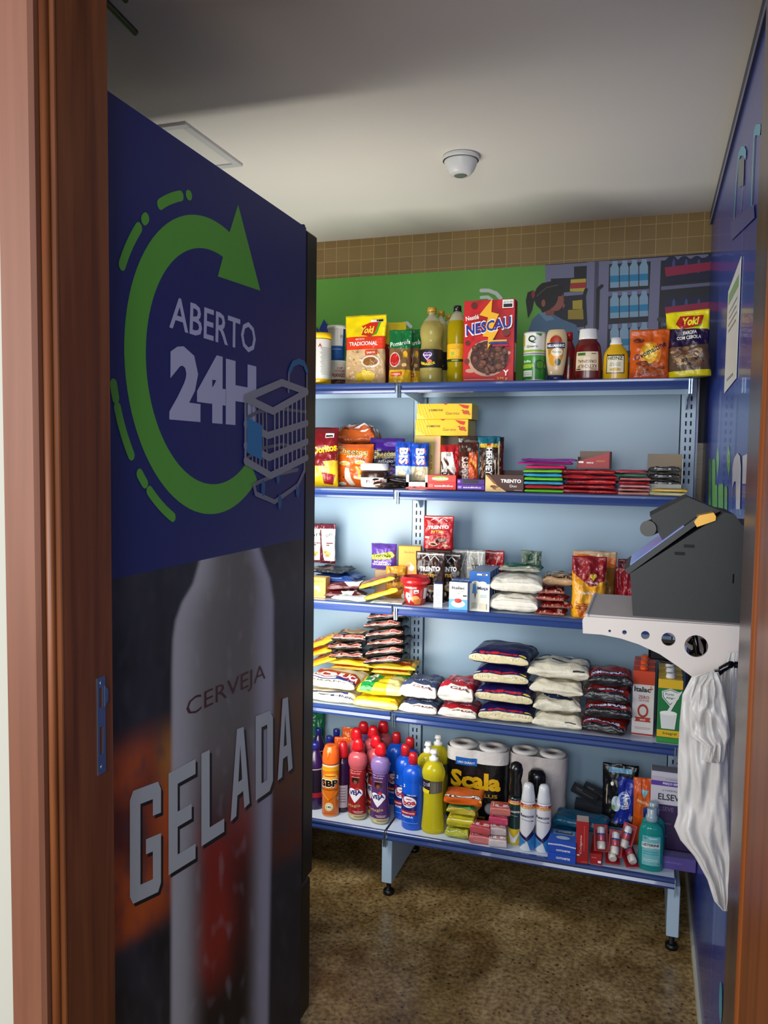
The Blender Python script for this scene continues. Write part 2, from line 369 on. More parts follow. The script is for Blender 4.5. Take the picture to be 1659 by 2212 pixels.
# ---- product shapes (origin at the middle of the base; front towards -y)
def bag(w, h, d, base, art=(), kind='pillow', m='film', wr=.0025, seed=1, crimp=.07, nu=26, nv=32, lie=False, back=None, flat=.55, blob=None, side_in=.05, me=.13, sqx=3.6, sqy=3.2):
    mb = MB(); sd = seed*7.31
    def S(u, v, o=0, s=1):
        au = min(1, abs(u)); av = min(1, abs(v))
        yv = v
        if lie:
            fu = math.cos(au*PI/2)**(2/sqx) if au < 1 else 0; fv = math.cos(av*PI/2)**(2/sqy) if av < 1 else 0
            t = d/2*fu*fv; u0 = u; v0 = v
            u = math.copysign(math.sin(au*PI/2)**(2/sqx), u); yv = math.copysign(math.sin(av*PI/2)**(2/sqy), v)
        elif kind == 'pillow':
            vv = min(1, av/(1-crimp)); e = max(0, 1-au**3.2)**.5; g = max(0, 1-vv**3)**.6
            t = d/2*e*g
        else:                       # stand-up pouch: full at the foot, flat at the top seal
            q = max(0, min(1, (v+1)/(2-crimp*2))); g = math.cos(q*PI/2)**.75; e = max(0, 1-au**3)**.5
            if av > .97 and v < 0: g *= .93
            t = d/2*e*g
        n1 = noise.noise(Vector((u*1.9+sd, yv*2.3, s*3))); n2 = noise.noise(Vector((u*5+sd, v*6, s*5+9)))
        rip = math.sin(u*17+sd+3*n1)*math.exp(-(1-av)*6)
        env = min(1, (1-au)*5+.15)*min(1, (1-av)*7+.1)
        if lie: env = min(1, fu*fv*1.6); au = min(1, abs(u0))
        t += wr*(n1*2.2+n2*1.1)*env*1.3+wr*.7*rip*min(1, (1-av)*20+.2)*(1 if t > .002 else .4)
        x = u*w/2*(1-side_in*(1-av)+side_in*.5)+n2*wr*.6*au
        y = yv*h/2+n1*wr*.8*av
        k = s*(1 if s > 0 else (flat if lie else 1))
        return (x, y, k*max(t, .0006)+s*o)
    b = back or base
    mb.grid(lambda u, v: S(u, v, 0, 1), nu, nv, base, m); mb.grid(lambda u, v: S(u, v, 0, -1), nu, nv, b, m, flip=True)
    n = nu+1; A = 0; B = n*(nv+1)
    def strip(i0, i1, c): mb.face((i0, i1, i1+B, i0+B)[::-1], c, m)
    bc = base(0, -1) if callable(base) else base
    for j in range(nv):
        c = base(1, -1+2*j/nv) if callable(base) else base
        mb.face((j*n+n-1, j*n+n-1+B, (j+1)*n+n-1+B, (j+1)*n+n-1), c, m); mb.face((j*n, (j+1)*n, (j+1)*n+B, j*n+B), c, m)
    for i in range(nu):
        mb.face((i, i+B, i+1+B, i+1), bc, m); mb.face((nv*n+i, nv*n+i+1, nv*n+i+1+B, nv*n+i+B), base(0, 1) if callable(base) else base, m)
    G = [Vector(p) for p in mb.v[:B]]
    def SF(u, v, o):            # on the mesh itself, raised along its normal
        fu_ = max(0, min(nu-1e-6, (u+1)/2*nu)); fv_ = max(0, min(nv-1e-6, (v+1)/2*nv)); i = int(fu_); j = int(fv_); p = fu_-i; q = fv_-j
        a_, b_, c_, d_ = G[j*n+i], G[j*n+i+1], G[(j+1)*n+i+1], G[(j+1)*n+i]
        P_ = a_*(1-p)*(1-q)+b_*p*(1-q)+c_*p*q+d_*(1-p)*q
        N_ = ((b_-a_)*(1-q)+(c_-d_)*q).cross((d_-a_)*(1-p)+(c_-b_)*p)
        return P_+N_.normalized()*o if N_.length > 1e-12 else P_
    if blob: mb.blobs(SF, m, *blob)
    if art: mb.art(art, SF, m, w/2, h/2, me=.05 if lie else me*.7, off=.0007)
    if lie:
        z0 = -min(p[2] for p in mb.v); mb.v = [(p[0], p[1], p[2]+z0) for p in mb.v]
    else: mb.v = [(p[0], -p[2], p[1]+h/2) for p in mb.v]; z0 = min(p[2] for p in mb.v); mb.v = [(p[0], p[1], p[2]-z0) for p in mb.v]
    return mb
def fillbag(w, h, th, base, art=(), **k):
    """a filled sack lying on its back: height of the mesh is exactly th"""
    mb = bag(w, h, th*1.25, base, art, lie=True, **k)
    zs = [p[2] for p in mb.v]; f = th/max(zs); mb.v = [(p[0], p[1], p[2]*f) for p in mb.v]
    return mb
def carton(w, d, h, cols, front=(), top=(), right=(), m='card', ch=.0012, blob=None):
    mb = MB(); mb.box(-w/2, w/2, -d/2, d/2, 0, h, cols if isinstance(cols, str) else cols.get('front', '#888'), m, ch, None if isinstance(cols, str) else cols)
    SF = lambda u, v, o: (u*w/2, -d/2-o, h/2+v*h/2)
    if blob: mb.blobs(SF, m, *blob)
    mb.art(front, SF, m, w/2, h/2, me=9)
    mb.art(top, lambda u, v, o: (u*w/2, v*d/2, h+o), m, w/2, d/2, me=9)
    mb.art(right, lambda u, v, o: (w/2+o, u*d/2, h/2+v*h/2), m, d/2, h/2, me=9)
    return mb
def revolve(prof, n=28, sy=1.0, m='plastic', front=(), z0=0, z1=1, span=75, turn=0, capb=True, capt=True, blob=None, lm=None, me=.12):
    mb = MB(); mb.lathe(prof, n, 0, 0, sy, m, capb=capb, capt=capt)
    def rad(z):
        for a, b in zip(prof[:-1], prof[1:]):
            if a[1] <= z <= b[1] and b[1] > a[1]: return a[0]+(b[0]-a[0])*(z-a[1])/(b[1]-a[1])
        return prof[-1][0]
    rm = rad((z0+z1)/2)
    def S(u, v, o):
        a = -PI/2+u*math.radians(span)+turn; z = (z0+z1)/2+v*(z1-z0)/2; r = rad(z)*1.008+o
        return (r*math.cos(a), r*sy*math.sin(a), z)
    if blob: mb.blobs(S, lm or m, *blob)
    mb.art(front, S, lm or m, rm*math.radians(span), (z1-z0)/2, me=me, off=.0005)
    return mb
def smoothprof(pts, k=3):
    """round a profile with Catmull-Rom"""
    out = []
    for i in range(len(pts)-1):
        p0 = pts[max(i-1, 0)]; p1 = pts[i]; p2 = pts[i+1]; p3 = pts[min(i+2, len(pts)-1)]
        for t in range(k):
            t /= k
            r = .5*((2*p1[0])+(-p0[0]+p2[0])*t+(2*p0[0]-5*p1[0]+4*p2[0]-p3[0])*t*t+(-p0[0]+3*p1[0]-3*p2[0]+p3[0])*t**3)
            out.append((max(.0005, r), p1[1]+(p2[1]-p1[1])*t)+tuple(p1[2:]))
    out.append(pts[-1]); return out
def bands(*bs):
    """bands((v_upto, colour), ...) from the bottom up"""
    def f(u, v):
        for lim, c in bs:
            if v <= lim: return c
        return bs[-1][1]
    return f
def fit(x0, x1, pt, Y, z):
    a = hit((x0, pt+40), 1, Y); b = hit((x1, pt+40), 1, Y); t = hit(((x0+x1)/2, pt), 1, Y)
    return (a.x+b.x)/2, b.x-a.x, t.z-z
def fitb(x0, x1, pt, pb, z):
    Y = hit(((x0+x1)/2, pb), 2, z).y
    a = hit((x0, (pt+pb)/2), 1, Y); b = hit((x1, (pt+pb)/2), 1, Y); t = hit(((x0+x1)/2, pt), 1, Y)
    return (a.x+b.x)/2, b.x-a.x, t.z-z, Y

# ---------------------------------------------------------------- the room
Z1, Z2, Z3, Z4, Z5 = 1.951, 1.557, 1.120, .7097, .2712
H = 2.651; YW = .578; XW = 1.103; XL = -1.5; YD = -1.70; YD2 = -1.83; XJ = .035; XR = 1.016
mb = MB(); mb.quad((XL-1, -5.2, 0), (3.2, -5.2, 0), (3.2, YW+.1, 0), (XL-1, YW+.1, 0), '#6e5a3c', 'granite'); struct('floor', mb)
mb = MB(); mb.box(XL-.1, XW+.1, YD, YW+.1, H, H+.08, '#888', 'ceiling_paint'); struct('ceiling', mb)
mb = MB(); mb.box(XL-.1, XW+.2, YW, YW+.1, 0, H, '#888', 'mosaic_tile'); struct('wall_back', mb)
mb = MB(); mb.box(XL-.1, XL, YD, YW, 0, H, '#888', 'wall_paint'); struct('wall_left', mb)
# front wall round the doorway
mb = MB()
mb.box(XL-1, XJ-.035, YD2+.01, YD, 0, H, '#888', 'wall_paint'); mb.box(XR+.14, 3.2, YD2-.1, YD, 0, H, '#888', 'wall_paint'); mb.box(XJ-.035, XR+.14, YD2+.01, YD, 2.50, H, '#888', 'wall_paint')
struct('wall_front', mb)
# right wall: printed blue panels in a thin frame
mb = MB()
mb.box(XW, XW+.1, YD, YW, 0, H, '#30458c', 'wall_paint')
def RW(u, v, o): return (XW-.004-o, u, v)
def pxr(x, y): p = hit((x, y), 0, XW-.004); return (p.y, p.z)
ytop = 2.60
mb.box(XW-.004, XW, YD, YW-.004, .03, ytop, '#32479a', 'painted')
struct('wall_right', mb)
mb = MB(); mb.box(XW-.012, XW, YD, YW-.004, ytop, ytop+.045, '#44444e', 'painted'); mb.box(XW-.014, XW-.011, YD, YW-.004, ytop-.002, ytop+.003, '#a8adc8', 'painted'); struct('trim_1', mb)
mb = MB(); mb.box(XW-.013, XW, YD, YW-.004, 0, .028, '#d8d5c0', 'painted'); struct('baseboard_right', mb)
# printed graphic film on the right wall
mb = MB(); it = []
g1, wht, cy = '#6cb63f', '#dfe0ea', '#2fb3d6'
def PR(pts): return [pxr(*p) for p in pts]
def petal(x, y0, y1, w, col): return ('P', PR([(x, y0), (x+w*.45, y0+(y1-y0)*.35), (x+w*.4, y0+(y1-y0)*.6), (x, y1), (x-w*.4, y0+(y1-y0)*.6), (x-w*.45, y0+(y1-y0)*.35)]), col)
it += [petal(1551, 962, 1030, 7, g1), petal(1575, 958, 1035, 8, g1)]
def fing(x, y0, y1, w, col): return ('P', PR([(x-w/2, y1), (x-w/2, y0+w), (x-w/4, y0+w*.3), (x+w/4, y0), (x+w/2, y0+w), (x+w/2, y1)]), col)
it += [fing(1534, 990, 1110, 5, g1), fing(1543, 990, 1120, 7, g1), fing(1548, 1046, 1120, 5, g1), fing(1556, 1045, 1120, 6, g1), fing(1561, 1043, 1120, 6, g1), fing(1570, 1050, 1125, 6, g1)]
it += [('P', PR([(1584, 1055), (1584, 1010), (1588, 990), (1595, 978), (1601, 985), (1603, 1010), (1601, 1100), (1592, 1100), (1592, 1040), (1588, 1040)]), wht), ('P', PR([(1607, 985), (1618, 980), (1618, 1045), (1606, 1045)]), wht)]
for q in ([(1588, 470), (1592, 400), (1597, 340), (1603, 326), (1610, 326), (1613, 335)], [(1626, 440), (1629, 360), (1632, 290), (1636, 280), (1645, 280)], [(1534, 300), (1534, 301)][:0]):
    if q: it.append(('L', PR(q), .022, cy))
it += [('P', PR([(1598, 345), (1611, 340), (1609, 400), (1597, 405)]), '#5b6470'), ('L', PR([(1603, 455), (1609, 385)]), .012, '#7680c0'), ('P', PR([(1580, 480), (1632, 440), (1634, 470), (1582, 520)]), '#475aa6')]
it += [('E', pxr(1560, 2165)[0], pxr(1560, 2165)[1], .07, .09, cy)]
it += [('R', pxr(1540, 2100)[0], 1.25, .003, 2.4, '#7f92dd')]
mb.box(XW-.0046, XW-.0041, YD, YW-.01, .03, ytop-.003, '#2f46a0', 'film_smooth' if 'film_smooth' in M else 'plastic')
mb.art(it, lambda u, v, o: (XW-.0046-o, u, v), 'plastic', 1, 1, me=9)
o = mb.build('wall_graphic'); tag(o, 'blue printed wall film with green and white letters on the right wall', 'wall graphic')
# front door frame: left jamb with casing, right jamb
def vbox(mb, *a, **k): mb.box(*a, **k)
mb = MB(); mb.box(XJ-.035, XJ, YD2, YD, 0, 2.5, '#888', 'wood_jamb', .003); lj = struct('trim_2', mb)
mb = MB(); p0 = hit((4, 1000), 1, YD2-.02).x; mb.box(p0, XJ-.02, YD2-.022, YD2, 0, 2.5, '#888', 'wood_casing', .006); mb.build('door_casing', lj)
mb = MB()
for r_, xx, yy in ((.007, XJ-.012, YD2-.004), (.004, XJ-.003, YD2+.006)): mb.tube([(xx, yy, 0), (xx, yy, 2.5)], r_, 12, m='wood_jamb')
mb.build('bead_moulding', lj)
# strike plate on the left jamb
mb = MB()
def pj(x, y): p = hit((x, y), 0, XJ); return p.y, p.z
ya = pj(209, 1560)[0]; yb = pj(226, 1560)[0]; zt_, zb_ = pj(218, 1462)[1], pj(218, 1671)[1]
h1 = [(pj(211, 1488)[0]+.002, pj(211, 1488)[1]), (pj(220, 1488)[0], pj(211, 1488)[1]), (pj(220, 1530)[0], pj(211, 1530)[1]), (pj(211, 1530)[0]+.002, pj(211, 1530)[1])]
h2 = [(a, pj(211, 1572 if i < 2 else 1632)[1]) for i, (a, b) in enumerate(h1)]
mb.plate([[(ya, zt_), (yb, zt_), (yb, zb_), (ya, zb_)], h1, h2], 0, XJ+.0002, XJ+.002, '#7fa0cf', 'chrome')
for z in (zt_-.01, zb_+.012): mb.tube([(XJ+.001, (ya+yb)/2, z), (XJ+.003, (ya+yb)/2, z)], .004, 10, '#6a5a50', 'chrome')
mb.plate([(yb-.002, h1[0][1]+.002), (yb+.007, h1[0][1]-.006), (yb+.007, h1[2][1]+.006), (yb-.002, h1[2][1]-.002)], 0, XJ+.0005, XJ+.0025, '#9aa', 'chrome')
mb.build('strike_plate', lj)
mb = MB(); mb.box(XR, XR+.14, YD2, YD, 0, 2.5, '#888', 'wood_dark_strip', .002); rj = struct('trim_3', mb)
mb = MB(); mb.box(XR-.001, XR+.12, YD2-.26, YD2-.014, 0, 2.5, '#888', 'wood_orange', .004)
mb.tube([(XR+.006, YD2-.028, 0), (XR+.006, YD2-.028, 2.5)], .011, 14, m='wood_orange')
mb.tube([(XR+.001, YD2-.012, 0), (XR+.001, YD2-.012, 2.5)], .003, 10, m='wood_jamb')
mb.build('door_casing', rj)
mb = MB(); mb.box(XJ-.035, XR+.14, YD2, YD, 2.5, 2.55, '#888', 'wood_jamb', .003); struct('trim_4', mb)

# printed mural on the back wall
mb = MB(); x0 = XL+.01; zt_ = 2.483; zb_ = 1.75; ym = YW-.006
mb.box(x0, XW-.003, ym, YW-.001, zb_, zt_, '#66a846', 'painted')
def pm(x, y): p = hit((x, y), 1, ym); return (p.x, p.z)
def PM(pts): return [pm(*p) for p in pts]
it = []
it.append(('P', PM([(1178, 572), (1540, 545), (1540, 930), (1178, 930)]), '#20202b'))
it.append(('P', [(pm(1178, 700)[0], zb_+.001), (XW-.004, zb_+.001), (XW-.004, 2.0), (pm(1178, 700)[0], 2.0)], '#20202b'))
Lg = '#7c7c9c'
for a in ([(1178, 573), (1240, 570), (1240, 600), (1190, 602), (1190, 780), (1178, 780)], [(1182, 573), (1530, 549), (1530, 556), (1182, 580)], [(1268, 566), (1316, 563), (1310, 800), (1262, 800)], [(1406, 558), (1428, 556), (1418, 800), (1396, 800)]): it.append(('P', PM(a), Lg))
it.append(('P', PM([(1285, 565), (1294, 565), (1288, 800), (1279, 800)]), '#4c4c66'))
for yy in (612, 690): it.append(('P', PM([(1218, yy+20), (1262, yy+16), (1262, yy+24), (1218, yy+28)]), Lg))
for yy in (624, 695, 770): it.append(('P', PM([(1314, yy+6), (1402, yy), (1402, yy+10), (1314, yy+16)]), '#74749a'))
for yy in (612, 650+40): it.append(('P', PM([(1428, yy+7), (1534, yy-2), (1534, yy+5), (1428, yy+15)]), '#6d6d90'))
# bottles with blue bands
for row, (yb_, hh) in enumerate(((622, 58), (688, 56), (760, 60))):
    for i in range(4):
        xa = 1318+i*21; s_ = -i*1.3
        it.append(('P', PM([(xa, yb_+s_), (xa+19, yb_+s_-1), (xa+19, yb_-hh*.74+s_), (xa+16, yb_-hh*.88+s_), (xa+16, yb_-hh+s_), (xa+5, yb_-hh+s_), (xa+5, yb_-hh*.88+s_), (xa, yb_-hh*.74+s_)]), '#8aacc8'))
        it.append(('P', PM([(xa, yb_-12+s_), (xa+19, yb_-13+s_), (xa+19, yb_-27+s_), (xa, yb_-26+s_)]), '#1f86b8'))
for row, yb_ in enumerate((606, 692)):
    for i in range(4): it.append(('E', *pm(1450+i*27, yb_-32), .055, .075, '#1a2047')); it.append(('E', *pm(1455+i*27, yb_-30), .012, .06, '#4a4f86'))
    it.append(('P', PM([(1436, yb_-28), (1534, yb_-40), (1534, yb_-22), (1438, yb_-8)]), '#a01f48')); it.append(('P', PM([(1440, yb_-6), (1534, yb_-20), (1534, yb_-2), (1440, yb_+6)]), '#161a3c'))
it += [('P', PM([(1233, 604), (1266, 602), (1266, 630), (1231, 630)]), '#c8b23a'), ('P', PM([(1232, 612), (1266, 610), (1266, 622), (1232, 624)]), '#b03030'), ('P', PM([(1237, 650), (1258, 648), (1258, 668), (1237, 668)]), '#b5a02f'), ('P', PM([(1227, 670), (1262, 668), (1262, 690), (1227, 690)]), '#a08a2a')]
it += [('L', PM([(1265, 700), (1262, 640), (1266, 626)]), .014, '#121218'), ('L', PM([(1290, 710), (1292, 625), (1300, 618)]), .014, '#121218')]
# a plain shop assistant in profile
it += [('P', PM([(1142, 712), (1150, 690), (1165, 676), (1190, 676), (1215, 690), (1245, 702), (1250, 720), (1250, 830), (1142, 830)]), '#4d6e8e'), ('P', PM([(1163, 676), (1185, 674), (1198, 690), (1180, 694)]), '#6a8cab')]
it += [('P', PM([(1172, 660), (1200, 660), (1196, 682), (1180, 682)]), '#8a4c42'), ('E', *pm(1201, 650), .066, .085, '#9a5548'), ('P', PM([(1216, 652), (1221, 661), (1216, 668)]), '#9a5548')]
it += [('E', *pm(1180, 640), .10, .115, '#1f181c'), ('P', PM([(1170, 612), (1200, 606), (1218, 622), (1214, 640), (1200, 640), (1190, 668), (1172, 676), (1158, 650)]), '#1f181c'), ('E', *pm(1174, 655), .016, .03, '#9a5548')]
it += [('P', PM([(1152, 627), (1140, 632), (1136, 650), (1141, 688), (1150, 670), (1156, 640)]), '#1f181c'), ('E', *pm(1152, 636), .014, .034, '#8e2f2a'), ('L', PM([(1160, 640), (1180, 622), (1205, 616)]), .004, '#5a4c50')]
it += [('L', PM([(1424, 690), (1444, 693)]), .018, '#3c4046'), ('L', PM([(1432, 694), (1430, 706)]), .006, '#55595f'), ('L', PM([(1440, 696), (1441, 706)]), .006, '#55595f')]
it += [('P', PM([(700, 690), (715, 712), (703, 732), (690, 712)]), '#243a8c'), ('P', PM([(684, 706), (694, 720), (684, 735)]), '#243a8c')]
it += [('L', PM([(1040, 628), (1056, 628), (1072, 634), (1082, 645)]), .016, '#cfd6cf'), ('L', PM([(1040, 643), (1054, 642), (1062, 648)]), .014, '#cfd6cf'), ('L', PM([(868, 700), (880, 698), (888, 706)]), .014, '#cfd6cf')]
mb.art(it, lambda u, v, o: (u, ym-o, v), 'painted', 1, 1, me=9, step=.00004)
o = mb.build('mural_panel'); tag(o, 'green printed mural of a shop assistant and bottle shelves above the shelving', 'mural')

# ceiling fittings
p = hit((991, 330), 2, H)
t = thing('smoke_detector', 'round white smoke detector on the white ceiling', 'smoke detector', (p.x, p.y+.03, H))
mb = MB(); mb.lathe([(.056, 0), (.060, -.004), (.060, -.012), (.058, -.016)][::-1], 40, m='detector_white', capb=False); mb.build('base', t)
mb = MB(); mb.lathe(smoothprof([(.020, -.062), (.034, -.058), (.046, -.042), (.053, -.022), (.054, -.016)]), 40, m='detector_white'); mb.build('housing', t)
mb = MB(); mb.lathe([(.018, -.0640), (.021, -.062)], 24, m='plastic_matte', col='#6d7a70'); mb.build('sensor_lens', t)
t = thing('ceiling_light', 'square white recessed ceiling light beside the fridge top, switched off', 'ceiling light', (-.605, -.56, H))
mb = MB()
for a in ((-.175, .175, -.175, -.150), (-.175, .175, .150, .175), (-.175, -.150, -.150, .150), (.150, .175, -.150, .150)): mb.box(*a, -.010, 0, m='lamp_frame', ch=.001)
mb.build('frame', t)
mb = MB(); mb.box(-.15, .15, -.15, .15, -.004, 0, m='led_diffuser'); mb.build('diffuser', t)
t = thing('rail_bracket', 'black tubular rail bracket at the ceiling above the door frame', 'bracket', (-.2, YD, 2.6))
mb = MB()
a = hit((292, 70), 2, 2.6)-t.location; b = hit((222, -2), 2, 2.6)-t.location; d = (a-b)*2.4; mb.tube([a, a-d], .0075, 14, '#0b0d14', 'black_plastic'); e1 = a-d
mb.build('arm', t)
mb = MB(); a = hit((272, 1), 2, 2.6)-t.location; mb.tube([a, a-d], .006, 14, '#0b0d14', 'black_plastic'); mb.build('arm', t)
mb = MB(); mb.box(e1.x-.05, e1.x+.05, -.001+max(0, e1.y-.01), max(.02, e1.y+.01), -.03, .05, m='black_plastic', ch=.003); mb.build('mounting_plate', t)

# ---------------------------------------------------------------- the drinks fridge
XF = -.006; YF = -.8134; YN = -1.685; ZF = 2.29; XB = -.66; ZB = 1.446
t = thing('drinks_fridge', 'tall black drinks fridge with blue and beer graphics on its side', 'fridge', ((XF+XB)/2, (YF+YN)/2, 0)); FR = t
inv = -Vector(t.location)
def fbuild(mb, name): mb.v = [tuple(Vector(p)+inv) for p in mb.v]; return mb.build(name, FR)
mb = MB(); mb.box(XB, XF-.002, YN, YF, .03, ZF-.004, '#101014', 'plastic_matte', .004); fbuild(mb, 'cabinet')
mb = MB()
def FP(pts): return [(hit(p, 0, XF).y, hit(p, 0, XF).z) for p in pts]
yy0, yy1 = YN, YF
mb.box(XF-.002, XF, YN, YF, ZB, ZF, '#1c2468', 'painted')
# soft photo print of the cold bottle, colours as printed on the film
def fcol(y, z):
    x, q = proj((XF, y, z))
    X, Y = x*1.989, (q-1100)*1.989
    n = noise.noise(Vector((X*.006, Y*.004, 1))); n2 = noise.noise(Vector((X*.03, Y*.012, 5)))
    bg = mix('#17171d', '#2e2e39', .5+n*.9)
    # orange label band, rising to the right
    top = 1060-(X-480)*.36; bot = 1890-(X-480)*.52
    if Y > top-130 and Y < bot+60:
        k = sstep(top-130, top+90, Y)*(1-sstep(bot-60, bot+60, Y))
        band = mix('#6c2c1a', '#bc541c', .5+n*1.2); band = mix(band, '#b07a2a', sstep(640, 730, X)*(1-sstep(1060, 1300, Y))*.7)
        if X > 1100: band = mix(band, '#2a1518', .75)
        bg = mix(bg, band, k)
    def lerp(tab, t):
        for (a, va), (b, vb) in zip(tab[:-1], tab[1:]):
            if t <= b: return va+(vb-va)*max(0, (t-a)/(b-a))
        return tab[-1][1]
    L = lerp([(150, 872), (230, 858), (320, 832), (400, 785), (480, 757), (560, 746), (700, 742), (2300, 738)], Y)
    Rr = lerp([(100, 1098), (170, 1112), (230, 1132), (300, 1158), (400, 1172), (700, 1171), (1000, 1168), (1500, 1160), (2000, 1152), (2300, 1148)], Y)
    k = sstep(L-14, L+8, X)*(1-sstep(Rr-8, Rr+14, X))
    if k <= 0: return mix(bg, '#3a3a42', max(0, n2)*.8)
    f = (X-L)/(Rr-L)
    g = mix('#b2b1b6', '#787370', sstep(.0, .38, f)); g = mix(g, '#a4a2b2', sstep(.75, .97, f)); g = mix(g, '#46423f', .35*sstep(.3, .6, f)*(1-sstep(.7, .9, f)))
    amber = sstep(930, 1500, Y)*sstep(.12, .4, f)*(1-sstep(.72, .93, f))
    red = mix('#451512', '#8c2418', .5+n*1.5); red = mix(red, '#160c0e', sstep(1900, 2200, Y+max(0, X-900)))
    g = mix(g, red, amber); g = mix(g, '#b9b9c0', max(0, n2-.25)*.35)
    return mix(bg, g, k)
nu, nv = 150, 230
base = len(mb.v); cols = []
for j in range(nv+1):
    for i in range(nu+1):
        y = yy0+(yy1-yy0)*i/nu; z = .035+(ZB-.035)*j/nv; mb.v.append((XF, y, z)); cols.append(fcol(y, z))
for j in range(nv):
    for i in range(nu):
        q = (base+j*(nu+1)+i, base+j*(nu+1)+i+1, base+(j+1)*(nu+1)+i+1, base+(j+1)*(nu+1)+i)
        mb.face(q, [cols[k-base] for k in q], 'painted')
it = []; gr = '#5aa436'; cyc, czc = -1.294, 1.857
def arc(r, a0, a1, n=40): return [(cyc+r*math.cos(math.radians(a0+(a1-a0)*i/n)), czc+r*math.sin(math.radians(a0+(a1-a0)*i/n))) for i in range(n+1)]
def pa(px): p = hit(px, 0, XF); return math.degrees(math.atan2(p.z-czc, p.y-cyc))
a_end = pa((498, 500)); a_st = pa((560, 1050))
it.append(('P', arc(.315, a_end, a_st+360, 60)+arc(.250, a_st+360, a_end, 60), gr))
it.append(('P', FP([(514, 442), (562, 628), (470, 597), (484, 545), (497, 497)]), gr))
for a, b in (((352, 462), (392, 433)), ((408, 432), (410, 431)), ((318, 490), (320, 482)), ((305, 502), (273, 584)), ((256, 828), (262, 856)), ((264, 876), (294, 972)), ((312, 1008), (321, 1030)), ((332, 1042), (378, 1098))):
    A, B = pa(a), pa(b)
    if B-A > 180: B -= 360
    if A-B > 180: A -= 360
    it.append(('L', arc(.352, A, B, 8), .020, gr))
def quadtext(s, q, col, bold=0, tris=None):
    """text fitted between four photo corners TL TR BR BL of the fridge side"""
    T = tris or text_tris(s, bold); out = []
    TL, TR, BR, BL = [Vector((hit(p, 0, XF).y, hit(p, 0, XF).z)) for p in q]
    for t in T:
        o = []
        for (x, y) in t:
            u = (x+1)/2; v = (y+1)/2; p = (BL*(1-u)+BR*u)*(1-v)+(TL*(1-u)+TR*u)*v; o.append((p.x, p.y))
        out.append(o)
    return ('G', out, col)
fx = [quadtext('ABERTO', [(368, 637), (552, 701), (552, 766), (365, 708)], '#b6b6d4', .012), quadtext('24H', [(366, 740), (553, 790), (553, 922), (365, 906)], '#b6b6d4', .055),
      quadtext('CERVEJA', [(402, 1512), (573, 1432), (573, 1476), (402, 1562)], '#4a1f22', -.004)]
# block capitals of the big word, worn grey paint with a dark edge
GL = {'G': [(-1, -.85), (-.8, -1), (.8, -1), (1, -.85), (1, .05), (0, .05), (0, -.22), (.45, -.22), (.45, -.72), (-.35, -.72), (-.35, .72), (.45, .72), (.45, .42), (1, .42), (1, .85), (.8, 1), (-.8, 1), (-1, .85)],
      'E': [(-1, -1), (1, -1), (1, -.7), (-.35, -.7), (-.35, -.15), (.7, -.15), (.7, .15), (-.35, .15), (-.35, .7), (1, .7), (1, 1), (-1, 1)],
      'L': [(-1, -1), (1, -1), (1, -.7), (-.3, -.7), (-.3, 1), (-1, 1)],
      'A': [[(-1, -1), (-.42, -1), (-.3, -.55), (.3, -.55), (.42, -1), (1, -1), (.35, 1), (-.35, 1)], [(-.2, -.25), (.2, -.25), (0, .6)]],
      'D': [[(-1, -1), (.6, -1), (1, -.8), (1, .8), (.6, 1), (-1, 1)], [(-.35, -.68), (.32, -.68), (.32, .68), (-.35, .68)]]}
def c6(x, y): return (x/1.989, 1100+y/1.989)
for s, l, r, tl, tr, bl, br in (('G', 556, 690, 1215, 1165, 1702, 1638), ('E', 722, 838, 1135, 1072, 1572, 1500), ('L', 863, 961, 1050, 1005, 1448, 1385), ('A', 988, 1070, 955, 925, 1342, 1262), ('D', 1096, 1170, 890, 858, 1252, 1200), ('A', 1190, 1254, 822, 800, 1166, 1112)):
    tr_ = poly_tris(GL[s])
    fx.append(quadtext('', [c6(l+9, tl+12), c6(r+9, tr+12), c6(r+9, br+12), c6(l+9, bl+12)], '#151313', tris=tr_)); fx.append(quadtext('', [c6(l, tl), c6(r, tr), c6(r, br), c6(l, bl)], '#b6bbbe', tris=tr_))
def c5(x, y): return (x/2.011, y/2.011)
cart = []
def CL(pts, w, col): cart.append(('L', FP([c5(*p) for p in pts]), w, col))
for x in range(1090, 1170, 16): CL([(x, 1740+(x-1060)*.45), (x+4, 2000+(x-1060)*.5)], .006, '#7d7f8c')
CL([(1100, 2105), (1108, 2145), (1190, 2180), (1290, 2108), (1320, 2045), (1320, 2000)], .012, '#777987'); CL([(1108, 2100), (1200, 2060), (1290, 2040)], .010, '#6c6e7c')
for x, y in ((1212, 2180), (1290, 2130), (1140, 2120), (1205, 2070)): cart.append(('E', FP([c5(x, y)])[0][0], FP([c5(x, y)])[0][1], .022, .04, '#24598c'))
CL([(1250, 1700), (1252, 1620), (1262, 1590)], .010, '#7a7c8a'); CL([(1330, 1700), (1330, 1630)], .010, '#7a7c8a'); CL([(1256, 1612), (1270, 1580), (1295, 1570), (1318, 1580), (1330, 1612)], .016, '#1f6c9e')
CL([(1066, 1815), (1115, 1790), (1210, 1775), (1326, 1790)], .008, '#5f6170'); CL([(1070, 1990), (1120, 1950), (1220, 1930), (1326, 1950)], .008, '#5f6170')
for x in range(1190, 1330, 19): CL([(x, 1790-(x-1180)*.55), (x, 2055-(x-1180)*.52)], .0065, '#a0a1ab')
CL([(1062, 1730), (1062, 1990)], .010, '#84868f')
for q in ([(1062, 1842), (1160, 1892), (1330, 1838)], [(1062, 1935), (1165, 1988), (1330, 1918)], [(1062, 2002), (1172, 2066), (1330, 1988)]): CL(q, .018, '#8b8c96')
CL([(1062, 1730), (1220, 1662), (1330, 1702), (1182, 1786), (1062, 1730)], .019, '#8e8f99')
